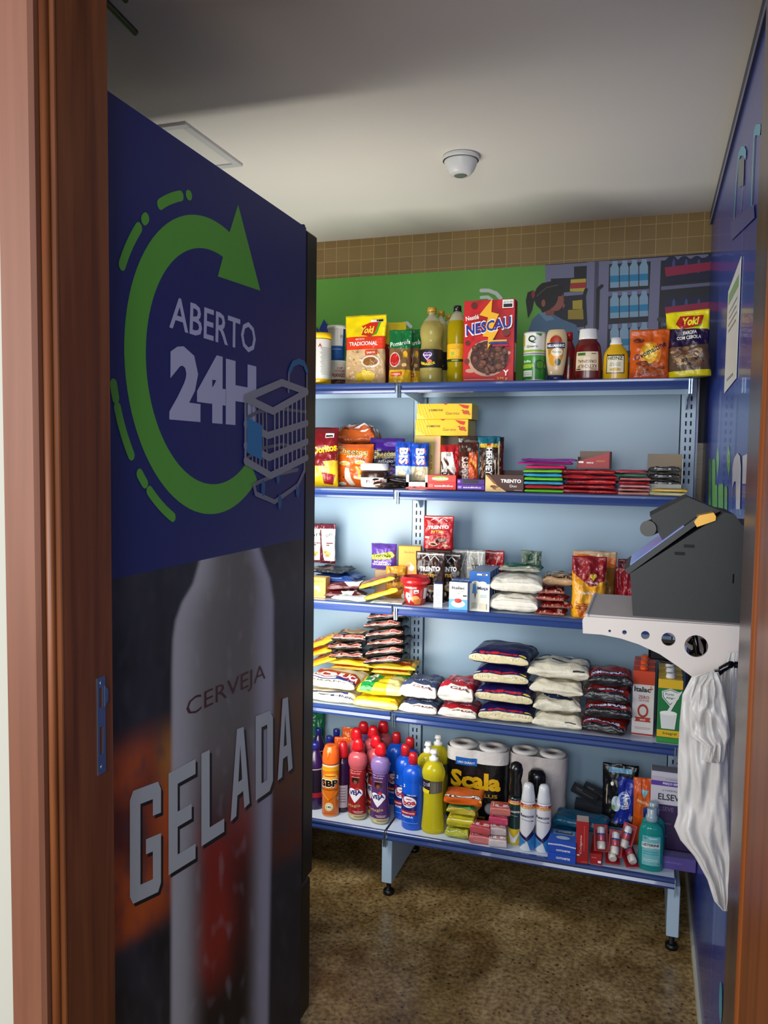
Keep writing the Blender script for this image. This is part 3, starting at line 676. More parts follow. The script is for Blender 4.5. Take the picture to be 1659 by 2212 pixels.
cart.append(('P', FP([c5(*p) for p in ((1068, 1812), (1134, 1848), (1134, 2000), (1068, 1966))]), '#2277b0'))
for k, g in enumerate(fx):
    for t_ in g[1]:
        n = len(mb.v); mb.v += [(XF+.0006+k*.0001, p[0], p[1]) for p in t_]; mb.face((n, n+1, n+2), g[2], 'painted')
mb.art(it, lambda u, v, o: (XF+o, u, v), 'painted', 1, 1, me=9, step=.00004); mb.art(cart, lambda u, v, o: (XF+o+.0016, u, v), 'painted', 1, 1, me=9, step=.00003)
o = fbuild(mb, 'printed_side_panel'); o['label'] = 'blue side film with a green circling arrow above a beer bottle picture'
yd = YF+.004; yd2 = hit((683, 1000), 0, XF).y
zd = hit((680, 506), 0, XF).z; zg = hit((664, 1897), 0, XF).z
mb = MB(); mb.box(XB+.01, XF-.003, YF, YF+.006, .1, ZF-.03, '#0a0a0c', 'black_plastic'); fbuild(mb, 'door_gasket')
mb = MB(); mb.box(XB, XF-.001, yd+.002, yd2, zg, zd, '#0a0a0c', 'black_plastic', .006); dr = fbuild(mb, 'door')
mb = MB(); mb.box(XB+.07, XF-.07, yd2, yd2+.004, zg+.1, zd-.22, '#9aa', 'black_gloss'); o = fbuild(mb, 'glass_pane'); o.parent = dr
mb = MB(); za, zb2 = hit((680, 1140), 0, XF).z, hit((675, 1285), 0, XF).z; mb.box(XF-.04, XF-.016, yd2, yd2+.018, zb2, za, '#0a0a0c', 'black_plastic', .006); o = fbuild(mb, 'door_handle'); o.parent = dr
mb = MB(); mb.box(XB, XF-.004, YF, yd2-.006, .035, zg-.008, '#0a0a0c', 'black_plastic', .006); fbuild(mb, 'lower_grille')
for x in (XB+.05, XF-.06):
    for y in (YN+.06, YF-.06): mb = MB(); mb.lathe([(.02, 0), (.02, .015), (.008, .016), (.008, .032)], 12, x, y, m='black_plastic'); fbuild(mb, 'foot')
mb = MB(); mb.box(XF-.02, XF-.002, YF-.012, YF-.002, ZF-.006, ZF+.006, '#111', 'black_plastic'); mb.box(XF-.02, XF-.002, YN+.02, YN+.035, ZF-.006, ZF+.006, '#111', 'black_plastic'); fbuild(mb, 'top_clips')

# ---------------------------------------------------------------- gondola shelving
GW = 1.030; DP = .33
t = thing('shelving_unit', 'blue and white metal shop shelving with five levels along the back wall', 'shelving', (0, DP, 0)); SH = t
inv2 = -Vector(t.location)
def sbuild(mb, name, parent=None):
    mb.v = [tuple(Vector(p)+inv2) for p in mb.v]; o = mb.build(name, parent or SH); return o
for x0 in (-GW, 0): 
    mb = MB(); mb.box(x0+.032, x0+GW-.03, DP+.006, DP+.016, .19, 1.975, m='shelf_panel'); o = sbuild(mb, 'back_panel')
for x0 in (-GW, 0, GW):
    mb = MB(); mb.box(x0-.026, x0+.026, DP-.002, DP+.06, .12, 1.98, m='shelf_metal', ch=.002)
    if x0 == GW: mb.box(x0+.027, x0+.034, DP-.004, DP+.07, .12, 1.98, m='shelf_blue')
    z = .26
    while z < 1.93:
        if min(abs(z-q) for q in (Z1, Z2, Z3, Z4, Z5)) > .02:
            for s in (-1, 1): mb.box(x0+s*.0085-.0028, x0+s*.0085+.0028, DP-.0026, DP-.0018, z-.0085, z+.0085, m='slot_dark')
        z += .0305
    mb2 = MB(); mb2.box(x0-.02, x0+.02, -.035, DP+.05, .055, .235, m='shelf_metal', ch=.002) if x0 == 0 else mb2.box(x0-.024, x0+.016, -.035, DP+.05, .055, .235, m='shelf_metal', ch=.002)
    up = sbuild(mb, 'upright'); sbuild(mb2, 'base_leg')
    for y in (-.005, DP+.02):
        mb = MB(); mb.lathe([(.021, 0), (.021, .014), (.014, .018), (.009, .019), (.009, .056)], 16, x0-(.004 if x0 else 0), y, m='black_plastic'); sbuild(mb, 'levelling_foot')
def shelf(x0, z, y0, first=None):
    mb = MB(); mb.box(x0+.005, x0+GW-.005, y0+.004, DP-.004, z-.006, z, m='shelf_top'); mb.box(x0+.01, x0+GW-.01, y0+.012, y0+.02, z-.034, z-.004, m='shelf_metal'); mb.box(x0+.01, x0+GW-.01, DP-.03, DP-.02, z-.03, z-.004, m='shelf_metal')
    s = sbuild(mb, 'shelf')
    mb = MB(); prof = [(y0+.006, z-.038), (y0-.004, z-.036), (y0-.007, z-.028), (y0-.002, z-.018), (y0-.009, z-.010), (y0-.009, z-.003), (y0-.006, z), (y0+.004, z), (y0+.006, z-.001)]
    a, b = x0+.004, x0+GW-.004
    for p, q in zip(prof[:-1], prof[1:]): mb.quad((a, p[0], p[1]), (a, q[0], q[1]), (b, q[0], q[1]), (b, p[0], p[1]), m='shelf_blue')
    mb.quad((a, y0+.006, z), (a, y0+.006, z-.038), (b, y0+.006, z-.038), (b, y0+.006, z), m='shelf_blue')
    for e, r in ((a, 0), (b, 1)):
        n = len(mb.v); mb.v += [(e, p[0], p[1]) for p in prof]; idx = list(range(n, n+len(prof))); mb.face(idx if r else idx[::-1], m='shelf_blue')
    o = sbuild(mb, 'front_strip', s); o['label'] = 'dark blue price strip'
    return s
def bracket(x, z):
    mb = MB(); 
    mb.plate([(DP-.004, z-.085), (DP-.004, z-.005), (.006, z-.008), (.006, z-.03), (DP-.06, z-.055), (DP-.03, z-.085)], 0, x-.002, x+.002, m='shelf_metal'); sbuild(mb, 'bracket')
    mb = MB(); mb.box(x-.0065, x-.0015, -.011, .004, z-.055, z-.004, m='chrome', ch=.001); mb.box(x+.0015, x+.0065, -.011, .004, z-.055, z-.004, m='chrome', ch=.001); sbuild(mb, 'bracket_clip')
for z in (Z1, Z2, Z3, Z4):
    for x0 in (-GW, 0): shelf(x0, z, 0)
    for x in (-GW+.012, -.012, .012, GW-.012):
        bracket(x, z) if x != -.012 else None
for x0 in (-GW, 0): shelf(x0, Z5, -.055)
mb = MB(); mb.box(-.006, -.0015, -.068, -.05, Z5-.06, Z5+.001, m='chrome', ch=.001); mb.box(.0015, .006, -.068, -.05, Z5-.06, Z5+.001, m='chrome', ch=.001); mb.box(GW-.004, GW-.001, -.066, -.05, Z5-.06, Z5+.001, m='chrome'); sbuild(mb, 'base_clips')

# ---------------------------------------------------------------- self checkout shelf and terminal on the right wall
YK = -1.43
def pk(x, y, Y=YK): p = hit((x, y), 1, Y); return (p.x, p.z)
def circ(x, y, r, n=24): c = pk(x, y); q = pk(x+r, y)[0]-c[0]; return [(c[0]+q*math.cos(2*PI*i/n), c[1]+q*math.sin(2*PI*i/n)) for i in range(n)]
xe = XW-.006
zs = pk(1300, 1331)[1]
t = thing('wall_shelf', 'white wall bracket shelf with round holes carrying the black terminal', 'wall shelf', (.95, YK+.12, zs)); KS = t; inv3 = -Vector(t.location)
def kb(mb, name, par, inv_): mb.v = [tuple(Vector(p)+inv_) for p in mb.v]; return mb.build(name, par)
xl = pk(1261, 1340)[0]
mb = MB(); mb.box(xl+.004, xe, YK+.004, YK+.245, zs-.012, zs, m='white_shell', ch=.004); kb(mb, 'shelf_board', t, inv3)
xw_ = lambda z: xe
low = [(1259, 1368), (1300, 1371), (1340, 1379), (1380, 1392), (1425, 1413), (1465, 1440), (1510, 1473), (1560, 1512)]
out = [pk(1262, 1332), pk(1258, 1340)]+[pk(*p) for p in low]; out += [(xe, out[-1][1]-.05), (xe, zs)]
mb = MB(); mb.plate([out]+[circ(*c)[::-1] for c in ((1317, 1363, 3), (1349, 1366, 5), (1394, 1372, 9.5), (1444, 1381, 15.5), (1504, 1396, 26))], 1, YK, YK+.006, m='white_shell'); kb(mb, 'side_bracket', t, inv3)
mb = MB(); mb.plate([out], 1, YK+.235, YK+.241, m='white_shell'); kb(mb, 'side_bracket', t, inv3)
mb = MB(); mb.box(xl+.001, xl+.008, YK+.002, YK+.245, zs-.028, zs+.002, m='white_shell', ch=.003); kb(mb, 'front_edge', t, inv3)
YT = YK+.025
def pt(x, y): return pk(x, y, YT)
t = thing('checkout_terminal', 'black self checkout terminal with slanted tablet on the white wall shelf', 'checkout terminal', (.98, YT+.09, zs)); inv4 = -Vector(t.location)
zb3 = zs+.0005
a = pt(1361, 1239); c_ = pt(1566, 1107); d_ = pt(1588, 1112); e_ = pt(1603, 1135)
mb = MB(); mb.plate([a, (pt(1368, 1300)[0], zb3), (xe, zb3), (xe, e_[1]), (e_[0], e_[1]), d_, c_], 1, YT, YT+.18, m='dark_case'); 
mb.box(pt(1583, 1240)[0], pt(1584, 1240)[0]+.001, YT-.001, YT, pt(1583, 1260)[1], pt(1583, 1240)[1], m='black_gloss'); kb(mb, 'case', t, inv4)
A = Vector((a[0], 0, a[1])); B = Vector((pt(1498, 1140)[0], 0, pt(1498, 1140)[1])); dn = (B-A).normalized(); nn = Vector((-dn.z, 0, dn.x)); nn = nn if nn.z > 0 else -nn
def slab(mb, p, q, t0, t1, y0, y1, m_): 
    P = [p+nn*t0, q+nn*t0, q+nn*t1, p+nn*t1]; mb.plate([(v.x, v.z) for v in P], 1, y0, y1, m=m_)
mb = MB(); slab(mb, A-dn*.004, B+dn*.02, .0005, .010, YT+.004, YT+.176, 'black_plastic'); tb = kb(mb, 'tablet', t, inv4)
mb = MB(); slab(mb, A+dn*.008, B-dn*.01, .0101, .0112, YT+.012, YT+.168, 'screen'); o = kb(mb, 'screen', t, inv4); o.parent = tb
mb = MB(); hd = [pt(1404, 1117), pt(1487, 1075), pt(1560, 1106), pt(1432, 1172)]; mb.plate([hd], 1, YT+.03, YT+.16, m='dark_case'); sh_ = kb(mb, 'scanner_hood', t, inv4)
mb = MB(); p = pt(1416, 1140); q = pt(1424, 1136); mb.tube([(p[0]+.004, YT+.10, p[1]-.002), (p[0]-.010, YT+.034, p[1]-.004), (p[0]-.012, YT+.026, p[1]-.004)], .014, 20, m='black_plastic'); kb(mb, 'scanner_lens', t, inv4)
yc = [pt(1499, 1127), pt(1510, 1113), pt(1541, 1107), pt(1546, 1115), pt(1545, 1124), pt(1505, 1138)]
mb = MB(); mb.plate([yc], 1, YT-.006, YT+.03, '#d9a436', 'plastic'); o = kb(mb, 'yellow_clip', t, inv4); o['label'] = 'yellow plastic clip'
mb = MB()
for px in ((1468, 1196), (1488, 1180)):
    p = pt(*px); mb.box(p[0]-.008, p[0]+.008, YT-.002, YT, p[1]-.002, p[1]+.003, m='black_gloss')
kb(mb, 'side_buttons', t, inv4)
# cables hanging below the shelf
mb = MB(); z_ = lambda x, y: pk(x, y, YK+.12)
P = [z_(1420, 1395), z_(1418, 1420), z_(1430, 1428), z_(1450, 1432), z_(1475, 1425), z_(1500, 1405)]
mb.tube([(p[0], YK+.12, p[1]) for p in P], .003, 8, m='black_plastic'); p = z_(1432, 1408); mb.box(p[0]-.025, p[0]+.025, YK+.10, YK+.14, p[1]-.012, p[1]+.02, m='black_gloss', ch=.004)
P = [z_(1490, 1390), z_(1500, 1372), z_(1505, 1410), z_(1525, 1420), z_(1520, 1380)]; mb.tube([(p[0], YK+.12, p[1]) for p in P], .006, 8, m='black_gloss')
one('power_cable', 'black cable and plug hanging under the white wall shelf', 'cable', mb)
# hook and carrier bags
mb = MB(); YB_ = YK-.035
P = [pk(1598, 1430, YK-.01), pk(1575, 1436, YB_), pk(1558, 1447, YB_), pk(1552, 1455, YB_), pk(1550, 1446, YB_)]
mb.tube([(XW-.006, YK-.01, P[0][1])]+[(p[0], YB_, p[1]) for p in P[1:]], .006, 10, m='black_gloss'); one('wall_hook', 'black hook on the right wall holding the carrier bags', 'hook', mb)
def hang(rows, Y, thick, seed, name, label, group='carrier bags on the hook'):
    """bag from rows (y, x_left, x_right) in photo pixels on the plane Y, with folds and thickness"""
    mb = MB(); mbS = []
    R_ = []
    for (a, b) in zip(rows[:-1], rows[1:]):
        n = max(1, int((b[0]-a[0])/9))
        for i in range(n): t_ = i/n; R_.append(tuple(a[k]+(b[k]-a[k])*t_ for k in range(3)))
    R_.append(rows[-1]); NU = 26; N_ = len(R_)-1
    for s in (1, -1):
        def fn(u, v):
            k = (1-v)/2*N_; j = min(N_-1, int(k)); f = k-j; r = [R_[j][q]+(R_[j+1][q]-R_[j][q])*f for q in range(3)]
            x = r[1]+(r[2]-r[1])*(u+1)/2; P_ = hit((x, r[0]), 1, Y)
            n1 = noise.noise(Vector((u*3+seed, v*2.5, seed))); n2 = noise.noise(Vector((u*7+v*2, v*4, seed+4))); e = max(0, 1-abs(u)**3)**.5*min(1, (1-abs(v))*9+.05)
            return (P_.x, Y-s*thick*e*(.6+.5*n1)-(.011*n1+.006*n2+.0015*math.sin(u*9+v*5+seed))*e, P_.z)
        mb.grid(fn, NU, max(20, N_), '#ddd', 'carrier_plastic', flip=(s == 1))
    c = [sum(p[i] for p in mb.v)/len(mb.v) for i in range(3)]; mb.v = [(p[0]-c[0], p[1]-c[1], p[2]-c[2]) for p in mb.v]
    return one(name, label, 'carrier bag', mb, c, group=group)
hang([(1410, 1572, 1604), (1440, 1560, 1606), (1500, 1560, 1606), (1600, 1555, 1604), (1750, 1550, 1600), (1850, 1548, 1598), (1930, 1550, 1592), (1968, 1562, 1580)], YK-.028, .012, 3, 'carrier_bag', 'greyish white carrier bag hanging furthest back, next to the door frame')
hang([(1452, 1525, 1552), (1462, 1494, 1556), (1500, 1474, 1562), (1560, 1468, 1568), (1650, 1464, 1572), (1760, 1464, 1574), (1785, 1456, 1575), (1815, 1470, 1577), (1850, 1500, 1578), (1900, 1528, 1577), (1945, 1542, 1574), (1966, 1560, 1570)], YK-.07, .014, 8, 'carrier_bag', 'long white carrier bag hanging lowest, with the pointed bottom left corner')
hang([(1453, 1528, 1550), (1480, 1505, 1562), (1530, 1488, 1570), (1590, 1492, 1578), (1608, 1520, 1570), (1640, 1515, 1565), (1648, 1535, 1560)], YK-.10, .010, 15, 'carrier_bag', 'short folded white carrier bag hanging in front of the long one')
# paper notice
mb = MB(); P = [pxr(1603, 548), pxr(1591, 570), pxr(1583, 600), pxr(1570, 842), pxr(1590, 825), pxr(1602, 560)]
y0, y1 = pxr(1570, 842)[0], pxr(1592, 825)[0]
ya, za, zb_ = pxr(1573, 700)[0], pxr(1590, 600)[1], pxr(1583, 835)[1]
yb = pxr(1598, 700)[0]
mb.plate([(yb, za+.02), (ya, za), (ya, zb_), (yb, zb_+.01)][::-1], 0, XW-.0075, XW-.0065, '#dfe0dc', 'card')
mb.art([('R', (ya+yb)/2, za-.03, abs(yb-ya)*.8, .03, '#8cb07a')]+[('R', (ya+yb)/2, za-.07-.018*i, abs(yb-ya)*(.7-.1*(i % 2)), .005, '#9a9aa0') for i in range(4)]+[('R', (ya+yb)/2, zb_+.03, abs(yb-ya)*.5, .006, '#9a9aa0')], lambda u, v, o: (XW-.0075-o, u, v), 'card', 1, 1, me=9)
one('paper_notice', 'white paper notice taped to the blue right wall', 'notice', mb)

# ---------------------------------------------------------------- products: top shelf
W_, K_, R_, Y_ = '#eeeeea', '#121212', '#c81e1e', '#f2c40f'
def T(s, cx, cy, w, h, col, **o): return ('T', s, cx, cy, w, h, col, o)
def can(r, h, bs, front=(), lid='#c9c9c4', blob=None, turn=0):
    """metal can: bs are (z fraction, colour) bands"""
    prof = [(r*.97, 0, '#b8b8b4'), (r, .003, '#b8b8b4'), (r, .006, bs[0][1])]
    for i, (f, c) in enumerate(bs):
        nx = bs[i+1][1] if i+1 < len(bs) else '#b8b8b4'
        prof.append((r*.985, h*f-.006 if i+1 == len(bs) else h*f, nx))
    prof += [(r, h-.004, '#b8b8b4'), (r, h-.001, '#c8c8c4'), (r*.93, h-.001, lid), (r*.92, h-.004, lid)]
    return revolve(prof, 30, m='plastic', front=front, z0=h*.05, z1=h*.95, blob=blob, turn=turn)

# powdered drink tin
x, w, h = fit(660, 714, 725, .09, Z1)
w = .086; x = hit((714, 770), 1, .05).x-w/2
t = thing('powder_tin', 'white tin with yellow lid and base at the left end of the top shelf', 'tin', (x, .05, Z1+.0005))
r = w/2
revolve([(r, 0, '#e3b90a'), (r, .022, '#dfe0dc'), (r, h-.026, '#e3b90a'), (r, h-.024, '#e3b90a'), (r*.9, h-.022, '#e3b90a')], 30, m='plastic', front=[T('A', -.1, .62, .25, .16, '#c03028', b=.05)]+[('R', .35, .5-.075*i, .9-.1*(i % 3), .02, '#9aa0a0') for i in range(18)], z0=.02, z1=h-.02, turn=.5).build('tin_body', t)
revolve([(r*1.02, h-.022, '#e9c010'), (r*1.02, h-.004, '#e9c010'), (r*.97, h, '#e9c010')], 30, m='plastic_matte').build('lid', t)

# two instant noodle cups stacked, lower one and the one on top turned over
def noodle_cup(h, r0, r1, inv):
    if not inv: p = [(r0, 0, '#5a2a1c'), (r0+(r1-r0)*.3, h*.3, '#ece6dc'), (r1, h-.004, '#ece6dc'), (r1*1.05, h-.004, '#e8e8e4'), (r1*1.05, h, '#e8e8e4')]
    else: p = [(r1*.86, 0, '#1e5aa8'), (r1*.90, h*.42, '#e6e6e4'), (r1, h-.012, '#e6e6e4'), (r1*1.08, h-.012, '#f0f0ee'), (r1*1.08, h, '#f0f0ee')]
    fr = [T('CUP', .1, .55, .5, .18, '#c02a20', b=.03), T('NOODLES', .1, .32, .8, .16, '#c02a20', b=.03), T('FRANGO', 0, -.05, 1.3, .34, '#b04818', b=.05), ('E', .2, -.75, 1.0, .45, '#8a6a54'), ('E', .2, -.75, .8, .3, '#4a3428')] if not inv else [('R', .75, .1, .35, 1.7, '#1e4a98'), ('E', .4, .45, .3, .2, '#b8b8b8')]+[('R', -.2+.25*i, .5, .02, .8, '#b9bcbc') for i in range(3)]+[('R', 0, -.35, .9, .05, '#7fb0e0')]
    return revolve(p, 28, m='plastic_matte', front=fr, z0=.004, z1=h-.01)
xn, wn, hn = fit(702, 745, 702, .13, Z1)
one('noodle_cup', 'white instant noodle cup with brown foot, lower cup of the stack of two', 'noodle cup', noodle_cup(.105, .030, .037, False), (xn+.002, .165, Z1+.0005), .4, 'stacked noodle cups')
one('noodle_cup', 'white and blue noodle cup standing on top of another cup', 'noodle cup', noodle_cup(hn-.106, .030, .036, True), (xn-.006, .165, Z1+.106), .4, 'stacked noodle cups')

def pouch_at(name, label, x0, x1, pt, Y, z, d, base, art, cat='snack pouch', rz=0, group=None, rx=0, seed=1, kind='pouch', **k):
    x, w, h = fit(x0, x1, pt, Y, z)
    return one(name, label, cat, bag(w/math.cos(rz), h*(1-.02), d, base, art, kind=kind, seed=seed, **k), (x, Y+d/2+.004, z+.0008), rz, group, rx)
# large yellow pouch
beige = ['#c9a878', '#b98f5c', '#d8c09a', '#a87848', '#e0cda8']
big = dict(base=bands((-.45, '#c6a47a'), (.02, '#c9ab80'), (.38, '#d8391c'), (.40, '#e8701c'), (1, '#efd40c')))
pouch_at('seasoned_flour_pouch', 'tall yellow pouch with red band and food picture beside the noodle cups', 741, 829, 676, .03, Z1, .05, big['base'],
    [('P', [(-.15, .42), (.3, .36), (.6, .5), (.72, .8), (.2, .78), (-.2, .7)], '#c8281c'), ('P', [(.3, .36), (.6, .44), (.78, .78), (.68, .78), (.5, .48)], '#3f9a2e'), T('Yoki', .08, .57, .7, .22, '#f4e23a', b=.05, sh=.2), ('R', .58, .82, .6, .07, W_), ('R', .7, .82, .34, .06, K_), T('TRADICIONAL', -.05, .17, 1.45, .12, W_, b=.03), T('BATATA', -.2, .3, .45, .05, W_), ('R', .38, -.1, .62, .14, '#c8401c'), T('SABOR', .38, -.1, .45, .06, W_, b=.02), ('E', .35, -.36, .9, .36, '#d8cfc0'), ('E', .35, -.36, .74, .26, '#8a5a2a'), ('E', -.15, -.8, .45, .26, '#d0b02a'), ('E', .3, -.78, .6, .30, '#dcb93a'), ('E', .1, -.68, .3, .18, '#e2c75a')], cat='pouch', rz=-.05, seed=2, blob=(beige, 60, -.8, .8, -.9, -.05, .12, .06, 3))
for i, (a, b, pt, Y, l) in enumerate(((805, 832, 692, .10, 'yellow pouch peeking out right behind the tall yellow pouch'), (826, 873, 693, .17, 'yellow and dark red pouch at the back, behind the green topped pouches'))):
    pouch_at('seasoned_flour_pouch', l, a-12, b, pt, Y, Z1, .04, bands((-.3, '#5c1512'), (.3, '#8f1a14'), (1, '#d8c020')), [T('Yoki', .2, .6, .8, .2, '#c8281c', b=.04)], cat='pouch', rz=-.06, group='yellow pouches at the back of the top shelf', seed=5+i)
# tomato sauce pouches
def sauce_art(): return [T('Pomarola', .02, .5, 1.75, .17, W_, b=.012, rot=10, sh=.15), ('E', -.42, -.12, .95, .56, '#d8c8b8'), ('E', -.42, -.12, .84, .48, '#b01616'), ('E', -.42, -.06, .5, .3, '#c42420'), ('E', .5, .08, .45, .26, '#d0a020'), ('E', .45, -.32, .4, .14, '#d8b070'), ('R', -.25, -.66, 1.0, .14, '#c84018'), T('TRADICIONAL', -.25, -.66, .85, .06, W_)]
for i, (a, b, pt, Y, l) in enumerate(((837, 884, 709, .03, 'green topped tomato sauce pouch standing in front'), (872, 906, 708, .09, 'green topped tomato sauce pouch half hidden behind the front one'))):
    pouch_at('tomato_sauce_pouch', l, a, b, pt, Y, Z1, .045, bands((-.48, '#d8a81c'), (.3, '#7a5a38'), (1, '#0f6a34')), sauce_art(), cat='sauce pouch', rz=.1, group='tomato sauce pouches', seed=9+i)

# oil bottles
def oil_bottle(name, label, x0, x1, pt, Y, z, capc, labc, art, liq='#c9b33a', group='cooking oil bottles', shape=0):
    x, w, h = fit(x0, x1, pt, Y, z); r = w/2
    t = thing(name, label, 'oil bottle', (x, Y+r, z+.0005), 0, group)
    p = [(r*.85, 0), (r*.97, .008), (r*.97, h*.14), (r*.94, h*.16), (r*.97, h*.2), (r*.97, h*.44), (r*.9, h*.47), (r*.86, h*.55), (r*.95, h*.62), (r*.98, h*.69), (r*.9, h*.76), (r*.6, h*.84), (r*.30, h*.895), (r*.28, h*.93)] if not shape else \
        [(r*.85, 0), (r*.98, .008), (r*.98, h*.16), (r*.93, h*.2), (r*.96, h*.26), (r*.96, h*.5), (r*.99, h*.55), (r*.99, h*.72), (r*.9, h*.8), (r*.6, h*.88), (r*.34, h*.92), (r*.32, h*.94)]
    pr = smoothprof(p, 3); pr = [(a[0], a[1], liq) if a[1] < h*.8 else (a[0], a[1], '#d9d6b8') for a in pr]
    mb = revolve(pr, 28, m='liquid'); lz0, lz1 = (h*.2, h*.44) if not shape else (h*.27, h*.5)
    mb.build('bottle', t)
    lb = MB(); rr = r*.985 if shape else r*.985
    S = lambda u, v, o: (rr*math.cos(-PI/2+u*2.2)+o*math.cos(-PI/2+u*2.2), (rr+o)*math.sin(-PI/2+u*2.2), (lz0+lz1)/2+v*(lz1-lz0)/2)
    lb.grid(lambda u, v: S(u, v, 0), 26, 2, labc, 'film_matte'); lb.art(art, S, 'film_matte', rr*2.2, (lz1-lz0)/2, me=.12, off=.0004); lb.build('label', t)
    mb = MB(); cr = r*.40; mb.lathe([(cr, h*.935), (cr, h*.99), (cr*.9, h)], 20, col=capc, m='plastic'); mb.lathe([(cr*1.08, h*.922), (cr*1.08, h*.932)], 20, col=capc, m='plastic'); mb.build('cap', t)
    return t
heart = [('E', -.12, .42, .22, .5, '#d9c4e8'), ('E', .04, .42, .22, .5, '#d9c4e8'), ('P', [(-.23, .35), (.15, .35), (-.04, -.2)], '#d9c4e8'), ('E', -.11, .42, .16, .38, '#5a2a8a'), ('E', .03, .42, .16, .38, '#5a2a8a'), ('P', [(-.18, .36), (.1, .36), (-.04, -.08)], '#5a2a8a'), T('Salada', -.04, .36, .3, .2, W_, b=.02), ('E', .05, -.3, .2, .36, '#d87060'), T('GIRASSOL', -.02, -.62, .6, .3, '#e8d020', b=.06, arc=-.2)]
oil_bottle('cooking_oil_bottle', 'clear oil bottle with gold cap and dark label, frontmost gold capped one', 901, 951, 660, .03, Z1, '#b08a28', '#17131c', heart, liq='#c8b86a')
oil_bottle('cooking_oil_bottle', 'gold capped oil bottle behind the frontmost gold capped one', 930, 966, 668, .12, Z1, '#b08a28', '#17131c', heart, liq='#c8b86a')
oil_bottle('cooking_oil_bottle', 'gold capped oil bottle at the very back, mostly hidden', 946, 984, 677, .21, Z1, '#b08a28', '#17131c', heart, liq='#c8b86a')
oil_bottle('cooking_oil_bottle', 'yellow oil bottle with black cap and yellow label', 962, 1004, 657, .04, Z1, '#1c1c20', '#e0a812', [('R', 0, -.85, 2, .3, '#1c3a1c'), ('R', 0, .1, .5, 1.0, '#e8b82a'), ('R', -.1, -.1, .16, .4, '#9ab04a'), T('100%', 0, .45, .4, .16, '#a06010'), ('R', .02, -.85, .3, .1, '#c8c030')], liq='#c2aa12', shape=1)

# cereal box
x, w, h = fit(1002, 1112, 648, .03, Z1)
choc = ['#4a2418', '#5c3020', '#3a1a12', '#6b3a26', '#512a1c']
fr = [('E', -.02, -.42, 1.6, .9, '#c79a80'), ('E', .72, -.3, .3, .1, '#d8b8a0'), ('E', -.7, -.72, .4, .1, '#c79a80'), ('E', .04, -.40, 1.5, .82, '#4a2418')]
R0 = random.Random(4)
for i in range(46):
    a = R0.uniform(0, 2*PI); q = R0.uniform(0, 1)**.5; bx, by = .04+.70*q*math.cos(a), -.40+.40*q*math.sin(a); s_ = R0.uniform(.18, .27)
    fr += [('E', bx, by, s_, s_*.66, R0.choice(choc)), ('E', bx-.02, by+.02, s_*.5, s_*.3, '#7a4a34')]
fr += [('P', [(.15, 1.0), (-.35, .62), (0, .55), (-.2, .1), (.02, .08), (0, -.22), (.42, .25), (.18, .28), (.42, .62), (.12, .68)][::-1], '#f0b41e'),
    T('NESCAU', .02, .34, 1.86, .32, '#e9e9e9', b=.09, rot=9, sh=.12), T('NESCAU', .02, .34, 1.76, .26, '#1c2a8c', b=.045, rot=9, sh=.12), T('Nestlé', -.62, .56, .52, .11, W_, b=.03, rot=8), ('E', -.55, .86, .26, .16, '#5c2018'), ('E', .72, .18, .3, .18, '#6a2a1e'), ('E', -.78, -.05, .2, .12, '#5c2018'), ('E', -.8, -.5, .22, .14, '#6a2a1e'),
    ('R', .76, .86, .42, .2, W_), ('R', .76, .82, .34, .08, K_), T('ALTO EM', .76, .9, .34, .05, K_), ('R', .45, -.02, .6, .04, '#e0b040'), ('R', .42, -.07, .75, .04, '#2a3a8c'), ('R', .5, -.13, .6, .05, '#a01848'), T('270 g', .6, -.94, .4, .07, '#f0b41e', b=.02), T('Y', .74, -.80, .22, .14, W_, b=.03), ('R', -.3, -.955, 1.2, .012, '#e8b0a0')]
one('cereal_box', 'big red cereal box with yellow lightning bolt and chocolate balls', 'cereal box', carton(w, .055, h, {'front': '#c4161c', 'right': '#8c0f14', 'left': '#8c0f14', 'top': '#b01418'}, fr, right=[('R', 0, .3, 1.4, .5, '#1c2a8c'), ('R', 0, -.4, 1.3, .7, '#d8c8b8')]), (x, .03+.0275, Z1+.0005))

# vegetable cans
x, w, h = fit(1127, 1177, 716, .03, Z1); hc = h*.56
pea = can(w/2, hc, [(.5, '#2f7d2a'), (.62, '#8fb83a'), (1.0, '#3f8a30')], [T('Ervilha', -.45, .5, .6, .2, W_, b=.03), ('E', .45, .2, .8, .8, '#1f5a20'), ('E', .5, .2, .5, .6, '#4a8a2a'), ('R', -.45, .05, .7, .22, '#a9c84a'), T('EXTRA', -.45, .05, .5, .1, '#2a5a1a'), ('R', -.4, -.5, .7, .5, '#d8dcd0'), ('R', -.4, -.4, .6, .04, '#7a9a7a'), ('R', -.4, -.55, .6, .04, '#7a9a7a')])
one('vegetable_can', 'green pea can, lower can of the stack of two', 'can', pea, (x, .03+w/2, Z1+.0005), 0, 'stacked vegetable cans')
mm = can(w/2, h-hc, [(.16, '#8fb020'), (.2, '#d8d8d0'), (1.0, '#dcdcd4')], [T('Q', -.1, .3, .55, .8, '#1c3a1c', b=.04), T('Quero', -.1, -.42, .8, .26, '#1c3a1c', b=.02), ('P', [(.1, .9), (.5, .6), (.6, .9)], '#3f8a30'), ('R', -.85, .2, .3, 1.2, '#b8a82a')])
one('vegetable_can', 'white can with a large black letter, on top of the green pea can', 'can', mm, (x, .03+w/2, Z1+hc+.001), 0, 'stacked vegetable cans')

